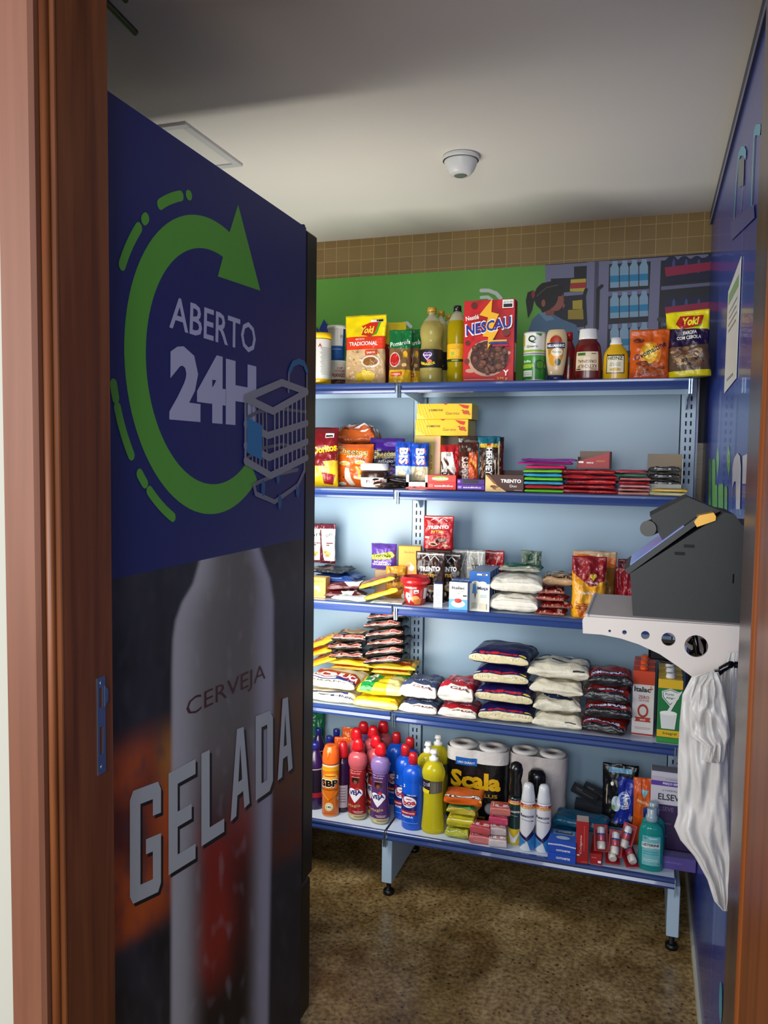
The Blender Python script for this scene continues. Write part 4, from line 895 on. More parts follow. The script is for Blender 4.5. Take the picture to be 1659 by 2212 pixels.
# squeeze bottles
def squeeze(name, label, x0, x1, pt, Y, z, prof, sy, body, capprof, capc, art, z0, z1, group='squeeze bottles of sauce', span=70, m='plastic'):
    x, w, h = fit(x0, x1, pt, Y, z); r = w/2
    t = thing(name, label, 'sauce bottle', (x, Y+r*sy, z+.0005), .0, group)
    pr = [(a*r, b*h, c) for a, b, c in [(p[0], p[1], body) for p in smoothprof([(q[0], q[1]) for q in prof], 3)]]
    revolve(pr, 28, sy, m, art, z0*h, z1*h, span=span).build('bottle', t)
    revolve([(a*r, b*h, capc) for a, b in capprof], 24, sy if sy > .7 else .75, 'plastic').build('cap', t)
    return t
squeeze('mayonnaise_bottle', 'upside down cream mayonnaise squeeze bottle with dark blue cap', 1177, 1224, 711, .03, Z1, [(.62, .10), (.72, .14), (.92, .4), (1, .66), (.97, .85), (.86, .96), (.74, 1.0)], .6, '#cdb48c', [(.78, 0), (.80, .06), (.72, .11)], '#18224c',
    [('E', 0, .1, 1.3, 1.5, '#b07a2a'), ('E', -.1, -.3, 1.0, .7, '#d8941c'), ('E', .2, -.45, .5, .35, '#1e3a1c'), ('E', 0, .6, .9, .4, '#a03018'), ('R', 0, .34, 1.5, .26, '#1c2f5a'), T("HELLMANN'S", 0, .34, 1.35, .14, W_, b=.04), ('E', .1, .02, .9, .4, '#ddd2bc'), T('Maionese', .1, .04, .7, .12, '#3a3a3a')], .14, .95)
squeeze('ketchup_bottle', 'dark red bottle squeezed behind the cream mayonnaise bottle', 1210, 1244, 716, .13, Z1, [(.9, 0), (1, .03), (1, .5), (.8, .7), (.5, .8), (.4, .84)], .8, '#7c1414', [(.5, .84), (.5, .98), (.42, 1)], '#b02020', [('R', 0, .2, 1.4, .8, '#5a2010')], .1, .6)
squeeze('ketchup_bottle', 'dark red ketchup bottle with white cap and upside down label', 1238, 1300, 709, .03, Z1, [(.86, 0), (.96, .02), (1, .1), (.98, .45), (.92, .6), (.84, .70), (.62, .78), (.56, .80)], .6, '#5e1210', [(.66, .80), (.66, .83), (.62, .985), (.58, 1.0)], '#dcdcda',
    [('P', [(-.72, -.75), (.72, -.75), (.72, .6), (-.72, .6)], '#d9c7a8'), T('KETCHUP', 0, -.45, 1.15, .26, '#5a1812', rot=180, b=.02), T('ORIGINAL', 0, -.1, 1.15, .22, '#5a1812', rot=180, b=.02), ('R', -.35, .42, .5, .2, '#3a6a2a'), ('R', .4, .45, .3, .05, '#5a1812'), ('R', -.5, -.66, .3, .08, '#3a2418'), ('R', .4, -.66, .4, .05, '#6a2018')], .12, .66)
squeeze('mustard_bottle', 'yellow mustard bottle with white cap and keystone label', 1302, 1358, 728, .03, Z1, [(.96, 0), (1, .03), (1, .25), (.98, .52), (.9, .64), (.66, .76), (.50, .82), (.46, .84)], .62, '#d6a70c', [(.5, .84), (.5, .87), (.42, .90), (.42, 1.0)], '#e4e4e2',
    [('P', [(-.52, .75), (.52, .75), (.62, .85), (.62, -.7), (-.62, -.7), (-.62, .85)][:6], '#1c1c1c'), ('P', [(-.56, .66), (.56, .66), (.56, -.64), (-.56, -.64)], '#ddd5b8'), T('HEINZ', 0, .48, .95, .26, K_, b=.03), T('YELLOW', 0, .08, .7, .13, K_), T('MUSTARD', 0, -.08, .7, .12, K_), ('E', 0, -.4, .7, .26, '#c8980c')], .06, .66)
# orange chocolate malt pouch
pouch_at('malt_drink_pouch', 'orange pouch with slanted dark lettering next to the mustard bottle', 1361, 1446, 709, .02, Z1, .04, bands((-.75, '#b9461c'), (1, '#c9560e')),
    [('E', .05, .0, 1.1, 1.0, '#e0861c'), ('E', 0, .02, .8, .8, '#e8b41e'), ('E', .0, .02, .5, .5, '#f0d060'), T('Ovomaltine', .02, .12, 1.75, .24, '#141c46', b=.02, rot=27), ('E', -.55, .55, .6, .2, '#6a2810')]+[('E', R0.uniform(-.6, .8), R0.uniform(-.85, -.35), .3, .14, R0.choice(['#7a3418', '#a85a34', '#8c4424'])) for i in range(26)], rz=.02, seed=14)
far = [('P', [(-.55, .62), (-.35, .86), (.75, .82), (.62, .5), (-.3, .46)], '#b01c1c'), T('Yoki', .12, .67, .8, .26, '#f4e23a', b=.06, sh=.15), ('P', [(.1, .46), (.62, .5), (.75, .82), (.66, .55)], '#3f9a2e'), ('P', [(-.97, .5), (.93, .40), (.93, -.05), (-.95, -.1)], '#231238'), T('FAROFA', .12, .33, .62, .11, W_, b=.03), T('COM CEBOLA', .05, .18, 1.15, .11, W_, b=.03)]
pouch_at('seasoned_flour_pouch', 'yellow pouch mostly hidden behind the yellow and purple pouch at the shelf end', 1443, 1500, 688, .10, Z1, .04, bands((1, '#d8c414')), [], cat='pouch', seed=21)
pouch_at('seasoned_flour_pouch', 'yellow and purple pouch leaning at the right end of the top shelf', 1447, 1540, 668, .02, Z1, .06, bands((-.80, '#e0d010'), (-.3, '#5e4a38'), (.0, '#5a4634'), (.4, '#261440'), (1, '#e6d60e')), far, cat='pouch', rz=-.12, seed=22, blob=(['#8a6a48', '#a88a60', '#5c3a26', '#b89a70', '#6e4a34', '#3e2c22'], 46, -.72, .62, -.62, -.1, .3, .12, 8))

bpy.data.objects['seasoned_flour_pouch.004'].rotation_euler.y = -.055; bpy.data.objects['seasoned_flour_pouch.004'].location.z += .004
# ---------------------------------------------------------------- second shelf
def std(name, label, cat, x0, x1, pt, Y, z, d, base, art, **k): return pouch_at(name, label, x0, x1, pt, Y, z, d, base, art, cat=cat, kind='pillow', **k)
std('snack_bag', 'maroon and yellow tortilla chip bag beside the fridge', 'snack bag', 655, 722, 921, .03, Z2, .06, bands((-.55, '#d8b81c'), (-.1, '#dab22a'), (.1, '#c8a028'), (1, '#6e141c')),
    [('P', [(-1, .1), (1, .35), (1, -.1), (.3, -.3), (-1, -.3)], '#6e141c'), T('Doritos', .28, .28, 1.4, .26, '#e8c81c', b=.05, rot=10), ('P', [(.2, -.15), (.9, -.1), (.6, -.5)], '#d8a040'), ('P', [(-.2, -.3), (.5, -.35), (.2, -.7)], '#e8bc5a'), ('P', [(.1, -.5), (.9, -.6), (.7, -.95), (.2, -.9)], '#8c1c24'), ('R', .55, .72, .5, .14, W_), ('R', .55, .70, .4, .06, K_)], rz=.1, seed=31)
mb = bag(.16, .12, .10, bands((-.2, '#c05a22'), (.2, '#9a8f88'), (1, '#a8562e')), [], kind='pillow', seed=33, wr=.009, lie=True, blob=(['#d8d2cc', '#7a2c1c', '#c8541c', '#e0dcd8', '#4a2a22'], 60, -.8, .8, -.8, .8, .3, .16, 5))
x = hit((760, 945), 1, .17).x; one('snack_bag', 'crumpled silver and orange bag lying on top behind the orange snack bag', 'snack bag', mb, (x, .245, hit((760, 965), 1, .17).z), .1)
mb = MB(); mb.box(-.07, .07, -.05, .05, 0, hit((760, 965), 1, .17).z-Z2-.003, '#6b4a34', 'card', .002); one('snack_carton', 'dark carton hidden behind the orange snack bag', 'carton', mb, (x, .25, Z2+.0005))
puffs = [('E', .45, .15, .5, .2, '#d8d0b0'), ('E', .45, .14, .4, .14, '#c8a02a'), ('E', -.35, .1, .6, .2, '#d0c8a0'), ('E', -.35, .08, .5, .14, '#b89a4a'), ('P', [(-.3, -.1), (-.1, -.15), (0, -.6), (.15, -.9), (-.1, -.95), (-.35, -.6)], '#d8d4cc'), ('L', [(.3, -.1), (.45, -.25), (.4, -.45), (.6, -.55)], .12, '#e0a832'), ('L', [(.2, -.55), (.5, -.6), (.75, -.5)], .12, '#d8d0b0'), ('E', -.6, -.6, .4, .3, '#d85a14'), ('E', -.5, -.85, .4, .16, '#dcd8d0'), ('E', -.75, -.4, .06, .05, K_), ('E', -.62, -.5, .06, .05, K_), ('E', -.4, -.55, .06, .05, K_), ('E', -.65, -.75, .06, .05, K_)]
std('snack_bag', 'orange puffed snack bag with dark outlined lettering, left of the purple one', 'snack bag', 716, 802, 958, .10, Z2, .05, bands((1, '#cf5a12')), [T('Cheetos', -.02, .66, 1.7, .36, '#e6a040', b=.10, rot=-4), T('Cheetos', -.02, .66, 1.62, .30, K_, b=.05, rot=-4), T('Cheetos', -.02, .66, 1.55, .24, '#e8d4a0', b=.0, rot=-4), T('ASSADO', .15, .42, .8, .1, W_, b=.03), T('LUA', .5, .26, .4, .1, K_, b=.03)]+puffs, rz=-.08, seed=34)
std('snack_bag', 'dark purple puffed snack bag behind the spread jar', 'snack bag', 796, 868, 945, .125, Z2, .05, bands((.5, '#1b1440'), (1, '#3a1a78')), [T('Cheetos', -.1, .35, 1.5, .34, '#b8a860', b=.09, rot=3), T('Cheetos', -.1, .35, 1.4, .28, K_, b=.05, rot=3), T('Cheetos', -.1, .35, 1.34, .2, '#e0d088', rot=3), T('ASSADO', 0, .05, .9, .1, W_, b=.03), ('L', [(-.3, -.2), (0, -.3), (.2, -.15), (.5, -.3), (.2, -.45)], .14, '#8a5ac0'), ('L', [(-.2, -.3), (.1, -.4), (.3, -.25)], .1, '#d0b05a'), ('E', .3, .75, .9, .2, '#6a4aa8')], rz=.05, seed=36)
std('snack_bag', 'narrow teal snack bag between the orange and purple snack bags', 'snack bag', 782, 812, 950, .19, Z2, .03, bands((1, '#1c4f7a')), [], seed=37)
# spread jar
x, w, h = fit(771, 833, 1001, .02, Z2); r = w/2*.93
t = thing('spread_jar', 'chocolate spread jar with wide white lid', 'jar', (x, .015+r*.8, Z2+.0005))
revolve([(a, b, '#2c160e') for a, b in smoothprof([(r*.8, 0), (r*.95, .004), (r, h*.2), (r, h*.5), (r*.95, h*.66), (r*.8, h*.72)], 3)], 28, .8, 'plastic', [('R', 0, -.2, 2, 1.5, '#ddd8d0'), T('n', -.25, -.05, .22, .42, K_, b=.02), T('utella', .35, -.0, .9, .52, '#b01818', b=.02), ('E', .4, -.7, .5, .3, '#8a5a34')], .002, h*.55, span=70, turn=.1).build('jar', t)
revolve([(r*1.02, h*.72, '#dcdcdc'), (r*1.04, h*.74, '#dcdcdc'), (r*1.04, h*.97, '#dcdcdc'), (r*.98, h, '#dcdcdc')], 28, .8, 'plastic').build('lid', t)
# loose chocolate sticks
pl = ['lowest, at the shelf edge', 'second layer, pointing left', 'lying across the jar side', 'on the left of the pile', 'leaning over the middle', 'near the blue packs', 'on the right of the pile', 'topmost at the left', 'topmost at the right', 'sticking out to the front']
R1 = random.Random(3); pr0 = None
for i in range(10):
    px, py = [(840, 1052), (835, 1046), (812, 1040), (806, 1047), (826, 1034), (862, 1048), (866, 1040), (808, 1030), (860, 1032), (850, 1056)][i]
    P = hit((px, py), 1, .03+.012*(i % 3)); zz = max(Z2+.001, P.z-.004)
    if pr0 is None:
        pr0 = one('chocolate_stick', '', 'chocolate stick', bag(.085, .024, .012, bands((-.2, '#20140f'), (.3, '#3a2418'), (1, '#2a1a12')), [T('TOFFEE', 0, 0, 1.1, .5, '#8a7464')], seed=41, wr=.0015, lie=True, nu=16, nv=8), (P.x, P.y, zz), .2, 'loose dark chocolate sticks'); c0 = pr0
    else: c0 = dup(pr0, (P.x, P.y, zz), R1.uniform(-.5, .9))
    c0['label'] = 'dark chocolate stick in the loose pile, '+pl[i]; c0.rotation_euler.y = R1.uniform(-.25, .25)
# blue wafer packs
bis = lambda s: [('P', [(-1, .2), (1, .0), (1, .95), (-1, .95)], '#1a4ab0'), T('BIS', .12*s, .25, 1.95, .56, '#8a1c2c', b=.03, rot=-90), T('BIS', .1*s, .26, 1.85, .46, W_, b=.06, rot=-90), ('E', -.1, -.62, 1.1, .36, '#b8a88a'), ('E', 0, -.6, .8, .2, '#d8ccb0')]
for i, (a, b, pt, l) in enumerate(((851, 887, 953, 'blue wafer pack standing upright, the left one of the pair'), (886, 923, 956, 'blue wafer pack standing upright, the right one of the pair'))):
    std('wafer_pack', l, 'wafer pack', a, b, pt, .05, Z2+.03, .03, bands((-.25, '#c8c0a0' if i else '#9ab0d0'), (1, '#1c48b4')), bis(1), group='blue wafer packs', seed=44+i, rz=.05*i, crimp=.05)
# white and red open tray under them
x, w, h = fit(876, 925, 1026, .015, Z2)
mb = MB(); mb.box(-w/2, w/2, 0, .12, 0, .012, W_, 'card', .001); mb.box(-w/2, w/2, 0, .002, 0, h*.5, W_, 'card'); mb.box(-w/2, -w/2+.012, 0, .002, 0, h, W_, 'card'); mb.box(w/2-.012, w/2, 0, .002, 0, h, W_, 'card')
for s in (-1, 1): mb.box(min(s*w/2, s*(w/2-.002)), max(s*w/2, s*(w/2-.002)), 0, .12, 0, h, '#d8d4cc', 'card')
mb.box(-w/2+.003, w/2-.003, .03, .11, .012, .029, '#9c8c80', 'card')
mb.art([('P', [(-1, -.95), (1, -.95), (1, -.7), (.3, -.5), (-.2, -.75), (-.6, -.55), (-1, -.75)], '#c8301c')], lambda u, v, o: (u*w/2, -o, h/2+v*h/2), 'card', w/2, h/2, me=9)
one('display_tray', 'small white cardboard tray with a red wave under the blue wafer packs', 'display tray', mb, (x, .015, Z2+.0005))
# gum boxes
def gumbox(x0, x1, pt, pb, c, name, label, art, Y=.012):
    a = hit((x0, pb), 1, Y); b = hit((x1, pb), 1, Y); tp = hit(((x0+x1)/2, pt), 1, Y); w = b.x-a.x
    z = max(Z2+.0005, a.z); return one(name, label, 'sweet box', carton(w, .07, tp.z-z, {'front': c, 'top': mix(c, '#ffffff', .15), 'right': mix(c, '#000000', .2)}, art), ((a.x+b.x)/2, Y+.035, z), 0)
gumbox(923, 985, 1041, 1057, '#bc1a1c', 'sweet_box', 'red sweet box with small white lettering, lower of the two', [T('azedinho', .15, 0, 1.3, .5, W_, b=.03), ('R', -.75, 0, .3, .8, '#d8645a')])
gumbox(923, 985, 1026, 1041, '#c8302c', 'sweet_box', 'red sweet box with green patch, upper of the two', [('E', -.1, 0, 1.2, 1.2, '#7ab03a'), T('azedinho', -.1, 0, 1.1, .6, W_, b=.04)])
gumbox(987, 1047, 1047, 1058, '#4a1a8c', 'sweet_box', 'purple sweet box, lower of the two purple ones', [T('azedinho', .1, 0, 1.3, .6, W_, b=.03), ('R', -.8, 0, .25, .8, '#a080d0')])
gumbox(987, 1047, 1035, 1046.5, '#3a1470', 'sweet_box', 'purple sweet box with black window, upper of the two purple ones', [('R', 0, .1, 1.1, 1.2, '#1a1020'), ('E', -.85, .1, .2, 1, '#a060c0')])
# tall yellow bonbon boxes
def ybox(x0, x1, pt, pb, Y, d, rz=0, up=False):
    a = hit((x0, pb), 1, Y); b = hit((x1, pb), 1, Y); tp = hit(((x0+x1)/2, pt), 1, Y); w = b.x-a.x; h = tp.z-a.z
    art = [('P', [(-1, -1), (-.6, -1), (-1, -.2)], '#e8cc4a'), T('BOMBONS', -.3, .15, .5, .26, '#5a3a1a', b=.03), T('Garoto', .3, -.25, .5, .36, '#8a4a1a', b=.0), ('P', [(.5, .9), (.9, .7), (.85, .3), (.7, .4)], '#c0281c'), ('P', [(-.05, 1), (.15, 1), (.05, .8)], '#c0281c'), ('E', .78, -.15, .24, .5, '#b8401c'), ('P', [(.6, .1), (.68, .2), (.7, -.02)], '#a8301c'), ('P', [(.9, -.5), (.96, -.3), (.84, -.35)], '#a8301c')]+[('L', [(-1+.1*i, .95), (-.85+.12*i, -.9)], .012, '#eedc70') for i in range(5)]
    if up: art = [T('Garoto', .1, .0, 1.1, .3, '#8a4a1a', rot=90), ('R', .75, 0, .4, 1.9, '#d8a890'), ('E', -.2, -.7, .8, .3, '#b89a80'), ('P', [(-1, .2), (-1, .9), (-.6, .5)], '#e8d060')]
    return carton(w, d, h, {'front': '#d8b018' if not up else '#d6bc62', 'top': '#e2c53a', 'right': '#c09a18'}, art), ((a.x+b.x)/2, Y+d/2, a.z)
mb, l = ybox(894, 950, 938, 1052, .11, .10, up=True); l = (l[0], l[1], Z2+.0005); one('bonbon_box', 'pale yellow bonbon box standing upright under the two lying ones', 'bonbon box', mb, l, 0, 'yellow bonbon boxes')
mb, l = ybox(897, 1011, 903, 938, .10, .13); z0 = Z2+.0005+max(p[2] for p in bpy.data.objects['bonbon_box'].bound_box)
hb = max(p[2] for p in mb.v); one('bonbon_box', 'yellow bonbon box lying flat, directly under the topmost one', 'bonbon box', mb, (l[0], l[1], z0+.0005), .0, 'yellow bonbon boxes')
mb, l = ybox(900, 1018, 867, 901, .10, .13); one('bonbon_box', 'yellow bonbon box lying flat, topmost of the pile', 'bonbon box', mb, (l[0], l[1], z0+hb+.001), .03, 'yellow bonbon boxes')
# dark boxes behind, carrying the yellow ones
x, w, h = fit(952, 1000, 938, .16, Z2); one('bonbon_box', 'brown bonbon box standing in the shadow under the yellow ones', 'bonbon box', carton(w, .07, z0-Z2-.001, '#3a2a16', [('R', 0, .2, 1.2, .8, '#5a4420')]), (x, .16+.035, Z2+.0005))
# chocolate packs standing
std('chocolate_pack', 'white and red chocolate bar pack with milk splashes', 'chocolate pack', 950, 992, 960, .04, Z2+.02, .028, bands((-.3, '#d8d4d0'), (.6, '#c9c4c0'), (1, '#a81820')), [('P', [(.2, .8), (1, .8), (1, -1), (.4, -1), (.6, -.2)], '#b01c22'), ('L', [(-.6, .3), (-.2, 0)], .16, '#4a2a1c'), ('L', [(-.2, -.3), (.4, -.6)], .2, '#5a3424'), ('L', [(-.9, .1), (-.7, -.2)], .12, '#4a2a1c'), T('OUO', -.5, -.6, .9, .35, K_, rot=-90, b=.06), ('E', -.1, .5, .5, .2, '#8a8a8a')], seed=51, crimp=.05)
her = lambda c: [T("HERSHEY'S", -.25, -.1, 3, .3, c, rot=90, b=.05)]
std('chocolate_pack', 'orange and brown chocolate bar with light vertical lettering', 'chocolate pack', 988, 1031, 955, .035, Z2+.02, .022, bands((.1, '#4a1c16'), (1, '#4a1c12')), [('P', [(.1, .5), (1, .6), (1, -1), (.1, -1)], '#c04a18'), ('P', [(-.8, .5), (.4, .6), (.4, .95), (-.8, .9)], '#3a201a'), ('L', [(.3, .2), (.8, -.1)], .16, '#e0a040'), ('L', [(.5, .4), (.85, .6)], .12, '#6a3420')]+[T("HERSHEY'S", -.25, -.3, 2.6, .30, '#c8b8b0', rot=90, b=.05)], seed=52, crimp=.05)
std('chocolate_pack', 'silver brown chocolate pack behind the orange chocolate bar', 'chocolate pack', 988, 1034, 942, .09, Z2+.02, .03, bands((1, '#4a3a34')), [('R', -.8, .8, .3, .2, W_), ('L', [(-.4, .8), (.8, .75)], .1, '#8a7a70')], seed=53, wr=.005)
std('chocolate_pack', 'teal and brown chocolate bar with white vertical lettering', 'chocolate pack', 1031, 1078, 941, .04, Z2+.02, .022, bands((.6, '#2a1712'), (1, '#0f5a6e')), [('R', -.93, .0, .12, 1.9, '#1a6a7a'), ('R', .93, -.1, .12, 1.8, '#c8b88a'), ('R', 0, .62, 1.7, .16, '#b89a2a'), ('R', .1, .66, .5, .08, '#a02018'), T("HERSHEY'S", .1, -.1, 2.8, .26, W_, rot=-90, b=.05), ('R', -.5, -.3, .12, .9, '#8a4a1a'), ('R', .65, -.3, .1, .7, '#b8a898')], seed=54, crimp=.05)
std('chocolate_pack', 'dark red chocolate bar showing only an edge behind the teal one', 'chocolate pack', 1046, 1086, 943, .075, Z2+.02, .022, bands((.8, '#5a1418'), (1, '#101014')), [], seed=55, crimp=.05)
mb = MB(); xa = hit((952, 1040), 1, .04).x; xb = hit((1090, 1040), 1, .04).x; w = xb-xa
mb.box(-w/2, w/2, .045, .12, 0, .0195, '#4a3020', 'card', .001); one('chocolate_display_box', 'low brown display box under the standing chocolate packs', 'display box', mb, ((xa+xb)/2, -.0, Z2+.0005))
# open brown and cream tray
x, w, h = fit(1048, 1132, 1026, .012, Z2); h2 = h
mb = MB(); mb.box(-w/2, w/2, 0, .003, 0, h, '#3f1a10', 'card', .0005); mb.box(-w/2, w/2, .117, .12, 0, h*1.25, '#3a1510', 'card'); mb.box(-w/2, -w/2+.003, 0, .12, 0, h, '#3f1a10', 'card'); mb.box(w/2-.003, w/2, 0, .12, 0, h, '#3f1a10', 'card'); mb.box(-w/2, w/2, 0, .12, 0, .003, '#5a3020', 'card'); mb.box(-w/2+.006, w/2-.006, .006, .113, .003, h*.75, '#3a1612', 'card', .002)
mb.art([('P', [(-1, 1), (-1, -1), (.1, -1), (-.5, -.1)], '#d6b878'), ('P', [(-1, 1), (-.85, 1), (-.4, -.1), (-.55, -.1)], '#7a4a24'), ('E', -.45, -.55, .36, .5, '#8a5a2c'), ('E', -.3, -.7, .3, .4, '#c8a068'), ('E', -.6, -.4, .3, .3, '#6a3a1c'), T('TRENTO', .32, .28, 1.05, .42, W_, b=.05), T('Duo', .45, -.3, .36, .3, W_), ('R', .7, -.8, .4, .06, '#b8a090')], lambda u, v, o: (u*w/2, -o, h/2+v*h/2), 'card', w/2, h/2, me=9)
one('display_tray', 'open brown and cream chocolate tray standing at the shelf edge', 'display tray', mb, (x, .012, Z2+.0005), .0)

# flat sweet packs, stacked
def flatpack(w, d, th, c, seed, art=()): return fillbag(w, d, th, bands((1, c)), art, seed=seed, wr=.0018, nu=16, nv=16, side_in=.03, sqx=9, sqy=7)
def column(name, cat, group, where, x0, x1, pb, z, cols, th, d, Y0, jig=8, seed=60, ordn=None, art=lambda i: ()):
    """a column of flat packs, bottom first"""
    n = len(cols); R = random.Random(seed); cache = {}
    names = {0: 'lowest'}; names[n-1] = 'topmost'
    ords = ['second', 'third', 'fourth', 'fifth', 'sixth', 'seventh', 'eighth']
    for i, (c, cn) in enumerate(cols):
        j = R.uniform(-jig, jig); a = hit((x0+j, pb-i*14), 1, Y0); b = hit((x1+j, pb-i*14), 1, Y0); pos = names.get(i, ords[i-1]+' from the bottom' if i else '')
        lab = '%s %s in the %s, %s' % (cn, name.replace('_', ' '), where, pos); L = ((a.x+b.x)/2, Y0+d/2, z+i*(th+.0006)+.0006)
        if c not in cache: cache[c] = one(name, lab, cat, flatpack(b.x-a.x, d, th, c, seed+i, art(i)), L, R.uniform(-.1, .1), group)
        else: dup(cache[c], L, R.uniform(-.12, .12), lab)
zt2 = lambda pb, pt, n, Y=.03: (hit((1200, pt), 1, Y).z-hit((1200, pb), 1, Y).z)/n
column('gum_pack', 'gum pack', 'colourful gum packs', 'green and blue column', 1133, 1216, 1066, Z2, [('#5ab81e', 'lime green'), ('#a01c24', 'red edged'), ('#2a8ab0', 'blue'), ('#62b82a', 'bright green'), ('#1f88b8', 'bright blue'), ('#6ab82e', 'pale green'), ('#c4145c', 'magenta')], .0135, .11, .01, 4, 61)
column('gum_pack', 'gum pack', 'purple and pink gum packs', 'purple top layer', 1122, 1238, 1003, Z2+7*.0142, [('#a01878', 'purple pink'), ('#7a2288', 'purple')], .011, .12, .03, 6, 67)
column('candy_pack', 'candy pack', 'red candy packs left column', 'left red column', 1216, 1276, 1066, Z2, [('#98101a', 'red'), ('#a0141c', 'dark red'), ('#8e0e18', 'deep red'), ('#a5161e', 'bright red'), ('#98101a', 'red')], .0165, .13, .03, 7, 71)
column('candy_pack', 'candy pack', 'red candy packs right column', 'right red column', 1270, 1333, 1066, Z2, [('#a01218', 'red'), ('#940e16', 'deep red'), ('#a8161c', 'bright red'), ('#9a1018', 'dark red'), ('#a01218', 'red')], .0165, .13, .015, 7, 76)
column('candy_pack', 'candy pack', 'pink candy packs', 'pink column', 1336, 1402, 1066, Z2, [('#c08078', 'pink and cream'), ('#b8706c', 'dusty pink'), ('#c87a78', 'light pink'), ('#a8141e', 'red'), ('#b86a66', 'pink'), ('#1f5a3a', 'green'), ('#b03444', 'rose')], .0118, .12, .015, 8, 81)
# black and white wafer packs in a white carton
x, w, h = fit(1398, 1474, 990, .07, Z2)
mb = MB(); mb.box(-w/2, w/2, .10, .103, 0, h*1.12, '#8a7558', 'card'); mb.box(w/2-.002, w/2, 0, .10, 0, h*.98, '#b8b8b0', 'card'); mb.box(-w/2, w/2, 0, .10, 0, .002, '#c8c8c0', 'card'); mb.box(-w/2, w/2, 0, .002, 0, h*.3, '#a8a8a4', 'card')
one('display_carton', 'open white carton holding black and white wafer packs', 'carton', mb, (x, .07, Z2+.0005))
proto = None; ws = ['lowest', 'second from the bottom', 'third from the bottom', 'topmost']
for i in range(4):
    L = (x-.002, .12, Z2+.004+i*.0245)
    if proto is None: proto = one('wafer_pack', '', 'wafer pack', fillbag(w*.9, .085, .0235, bands((1, '#4c4c52')), [T('BIS', .1, -.75, .7, .3, W_, b=.04)], seed=88, wr=.004, blob=(['#1a1a1e', '#8a8a90', '#2c2c30', '#a8a8ac', '#38383c'], 90, -.9, .9, -.95, .9, .24, .1, 5)), L, 0, 'black and white wafer packs'); q = proto
    else: q = dup(proto, L, R1.uniform(-.05, .05))
    q['label'] = 'black and white wafer pack in the white carton, '+ws[i]
column('candy_bar', 'candy bar', 'yellow candy bars', 'low yellow pile at the shelf end', 1408, 1484, 1068, Z2, [('#b8ae84', 'cream'), ('#c8a03a', 'yellow')], .0125, .035, .005, 4, 91)
# opened red box and cardboard strip behind
x, w, h = fit(1246, 1317, 966, .05, Z2+.088); zz = Z2+5*.0171+.002
mb = MB(); hh = h*.62; mb.plate([(-w/2, 0), (w/2, 0), (w/2, hh*1.25), (-w/2, hh*.55)], 1, 0, .002, '#98101c', 'card'); mb.box(-w/2, w/2, .08, .082, 0, hh*1.35, '#7a5a44', 'card'); mb.box(-w/2, -w/2+.002, 0, .08, 0, hh*.9, '#b8a890', 'card'); mb.box(w/2-.002, w/2, 0, .08, 0, hh*1.3, '#8a0f18', 'card'); mb.box(-w/2, w/2, 0, .08, 0, .002, '#7a5a44', 'card')
mb.art([('R', -.75, .1, .3, .3, W_), T('MINI', -.2, .0, .4, .24, W_, b=.03), T('CHOCO', .45, .3, .5, .22, '#c8b02a', b=.02)], lambda u, v, o: (u*w/2, -o, hh*.45+v*hh*.45), 'card', w/2, hh/2, me=9)
one('opened_candy_box', 'opened red candy box lying on top of the red columns', 'candy box', mb, (x, .05, zz), -.04)
# ---------------------------------------------------------------- third shelf
def X(px, py, Y): return hit((px, py), 1, Y).x
def Zt(px, py, Y): return hit((px, py), 1, Y).z
def sp(name, label, cat, x0, x1, pt, Y, z, d, base, art=(), kind='pillow', rz=0, rx=0, group=None, seed=1, **k):
    """upright pack between photo columns x0 and x1 standing at depth Y on height z"""
    return pouch_at(name, label, x0, x1, pt, Y, z, d, base, art, cat=cat, kind=kind, rz=rz, rx=rx, group=group, seed=seed, **k)
def lay(name, label, cat, x0, x1, py, z, th, dep, Y, base, art=(), rz=0, group=None, seed=1, ry=0, rx=0, **k):
    a = X(x0, py, Y); b = X(x1, py, Y)
    return one(name, label, cat, fillbag(b-a, dep, th, base, art, seed=seed, **k), ((a+b)/2, Y+dep/2, z), rz, group, rx, ry)
GR = ['#d9cfae', '#cfc39c', '#e2dabf']
# two tall maroon and white packs at the left wall side
for i, (a, b, l) in enumerate(((655, 697, 'maroon and white tall snack pack partly hidden by the fridge'), (690, 721, 'maroon and white tall snack pack standing right beside its hidden twin'))):
    sp('snack_pack', l, 'snack pack', a, b, 1131, .24-.01*i, Z3+.108, .02, bands((-.85, '#5a1a28'), (.72, '#d9d0cb'), (1, '#5a1a28')), [T('ori', .2, .45, .9, .2, K_, rot=10, b=.0), ('R', .1, .02, .5, .05, '#6a2434'), ('R', .55, .02, .5, .05, '#6a2434'), ('R', .1, -.08, .4, .05, '#6a2434'), ('E', -.2, -.42, .6, .18, '#b89a4a'), ('E', .2, -.5, .6, .18, '#c8aa5a'), ('E', 0, -.6, .5, .14, '#a8883a'), ('P', [(-1, -.95), (-.4, -.95), (-.9, .7), (-1, .7)], '#5a1a28')], group='tall maroon snack packs', seed=101+i, rz=.08, crimp=.04)
lay('snack_bag', 'blue crumpled snack bag lying under the dark grey one', 'snack bag', 668, 760, 1245, Z3+.052, .028, .16, .10, bands((1, '#1a3f8c')), [('E', -.2, -.6, .8, .3, '#8aa0c8')], seed=103, wr=.004)
lay('snack_bag', 'dark grey crumpled snack bag on top of the blue one at the left', 'snack bag', 664, 740, 1225, Z3+.081, .026, .15, .12, bands((1, '#24252c')), [('R', -.3, -.75, .2, .2, '#8a8c94'), ('L', [(-.6, .2), (.2, .4)], .05, '#6a6c74'), ('L', [(-.2, -.3), (.6, -.1)], .05, '#55575f')], seed=104, wr=.005)
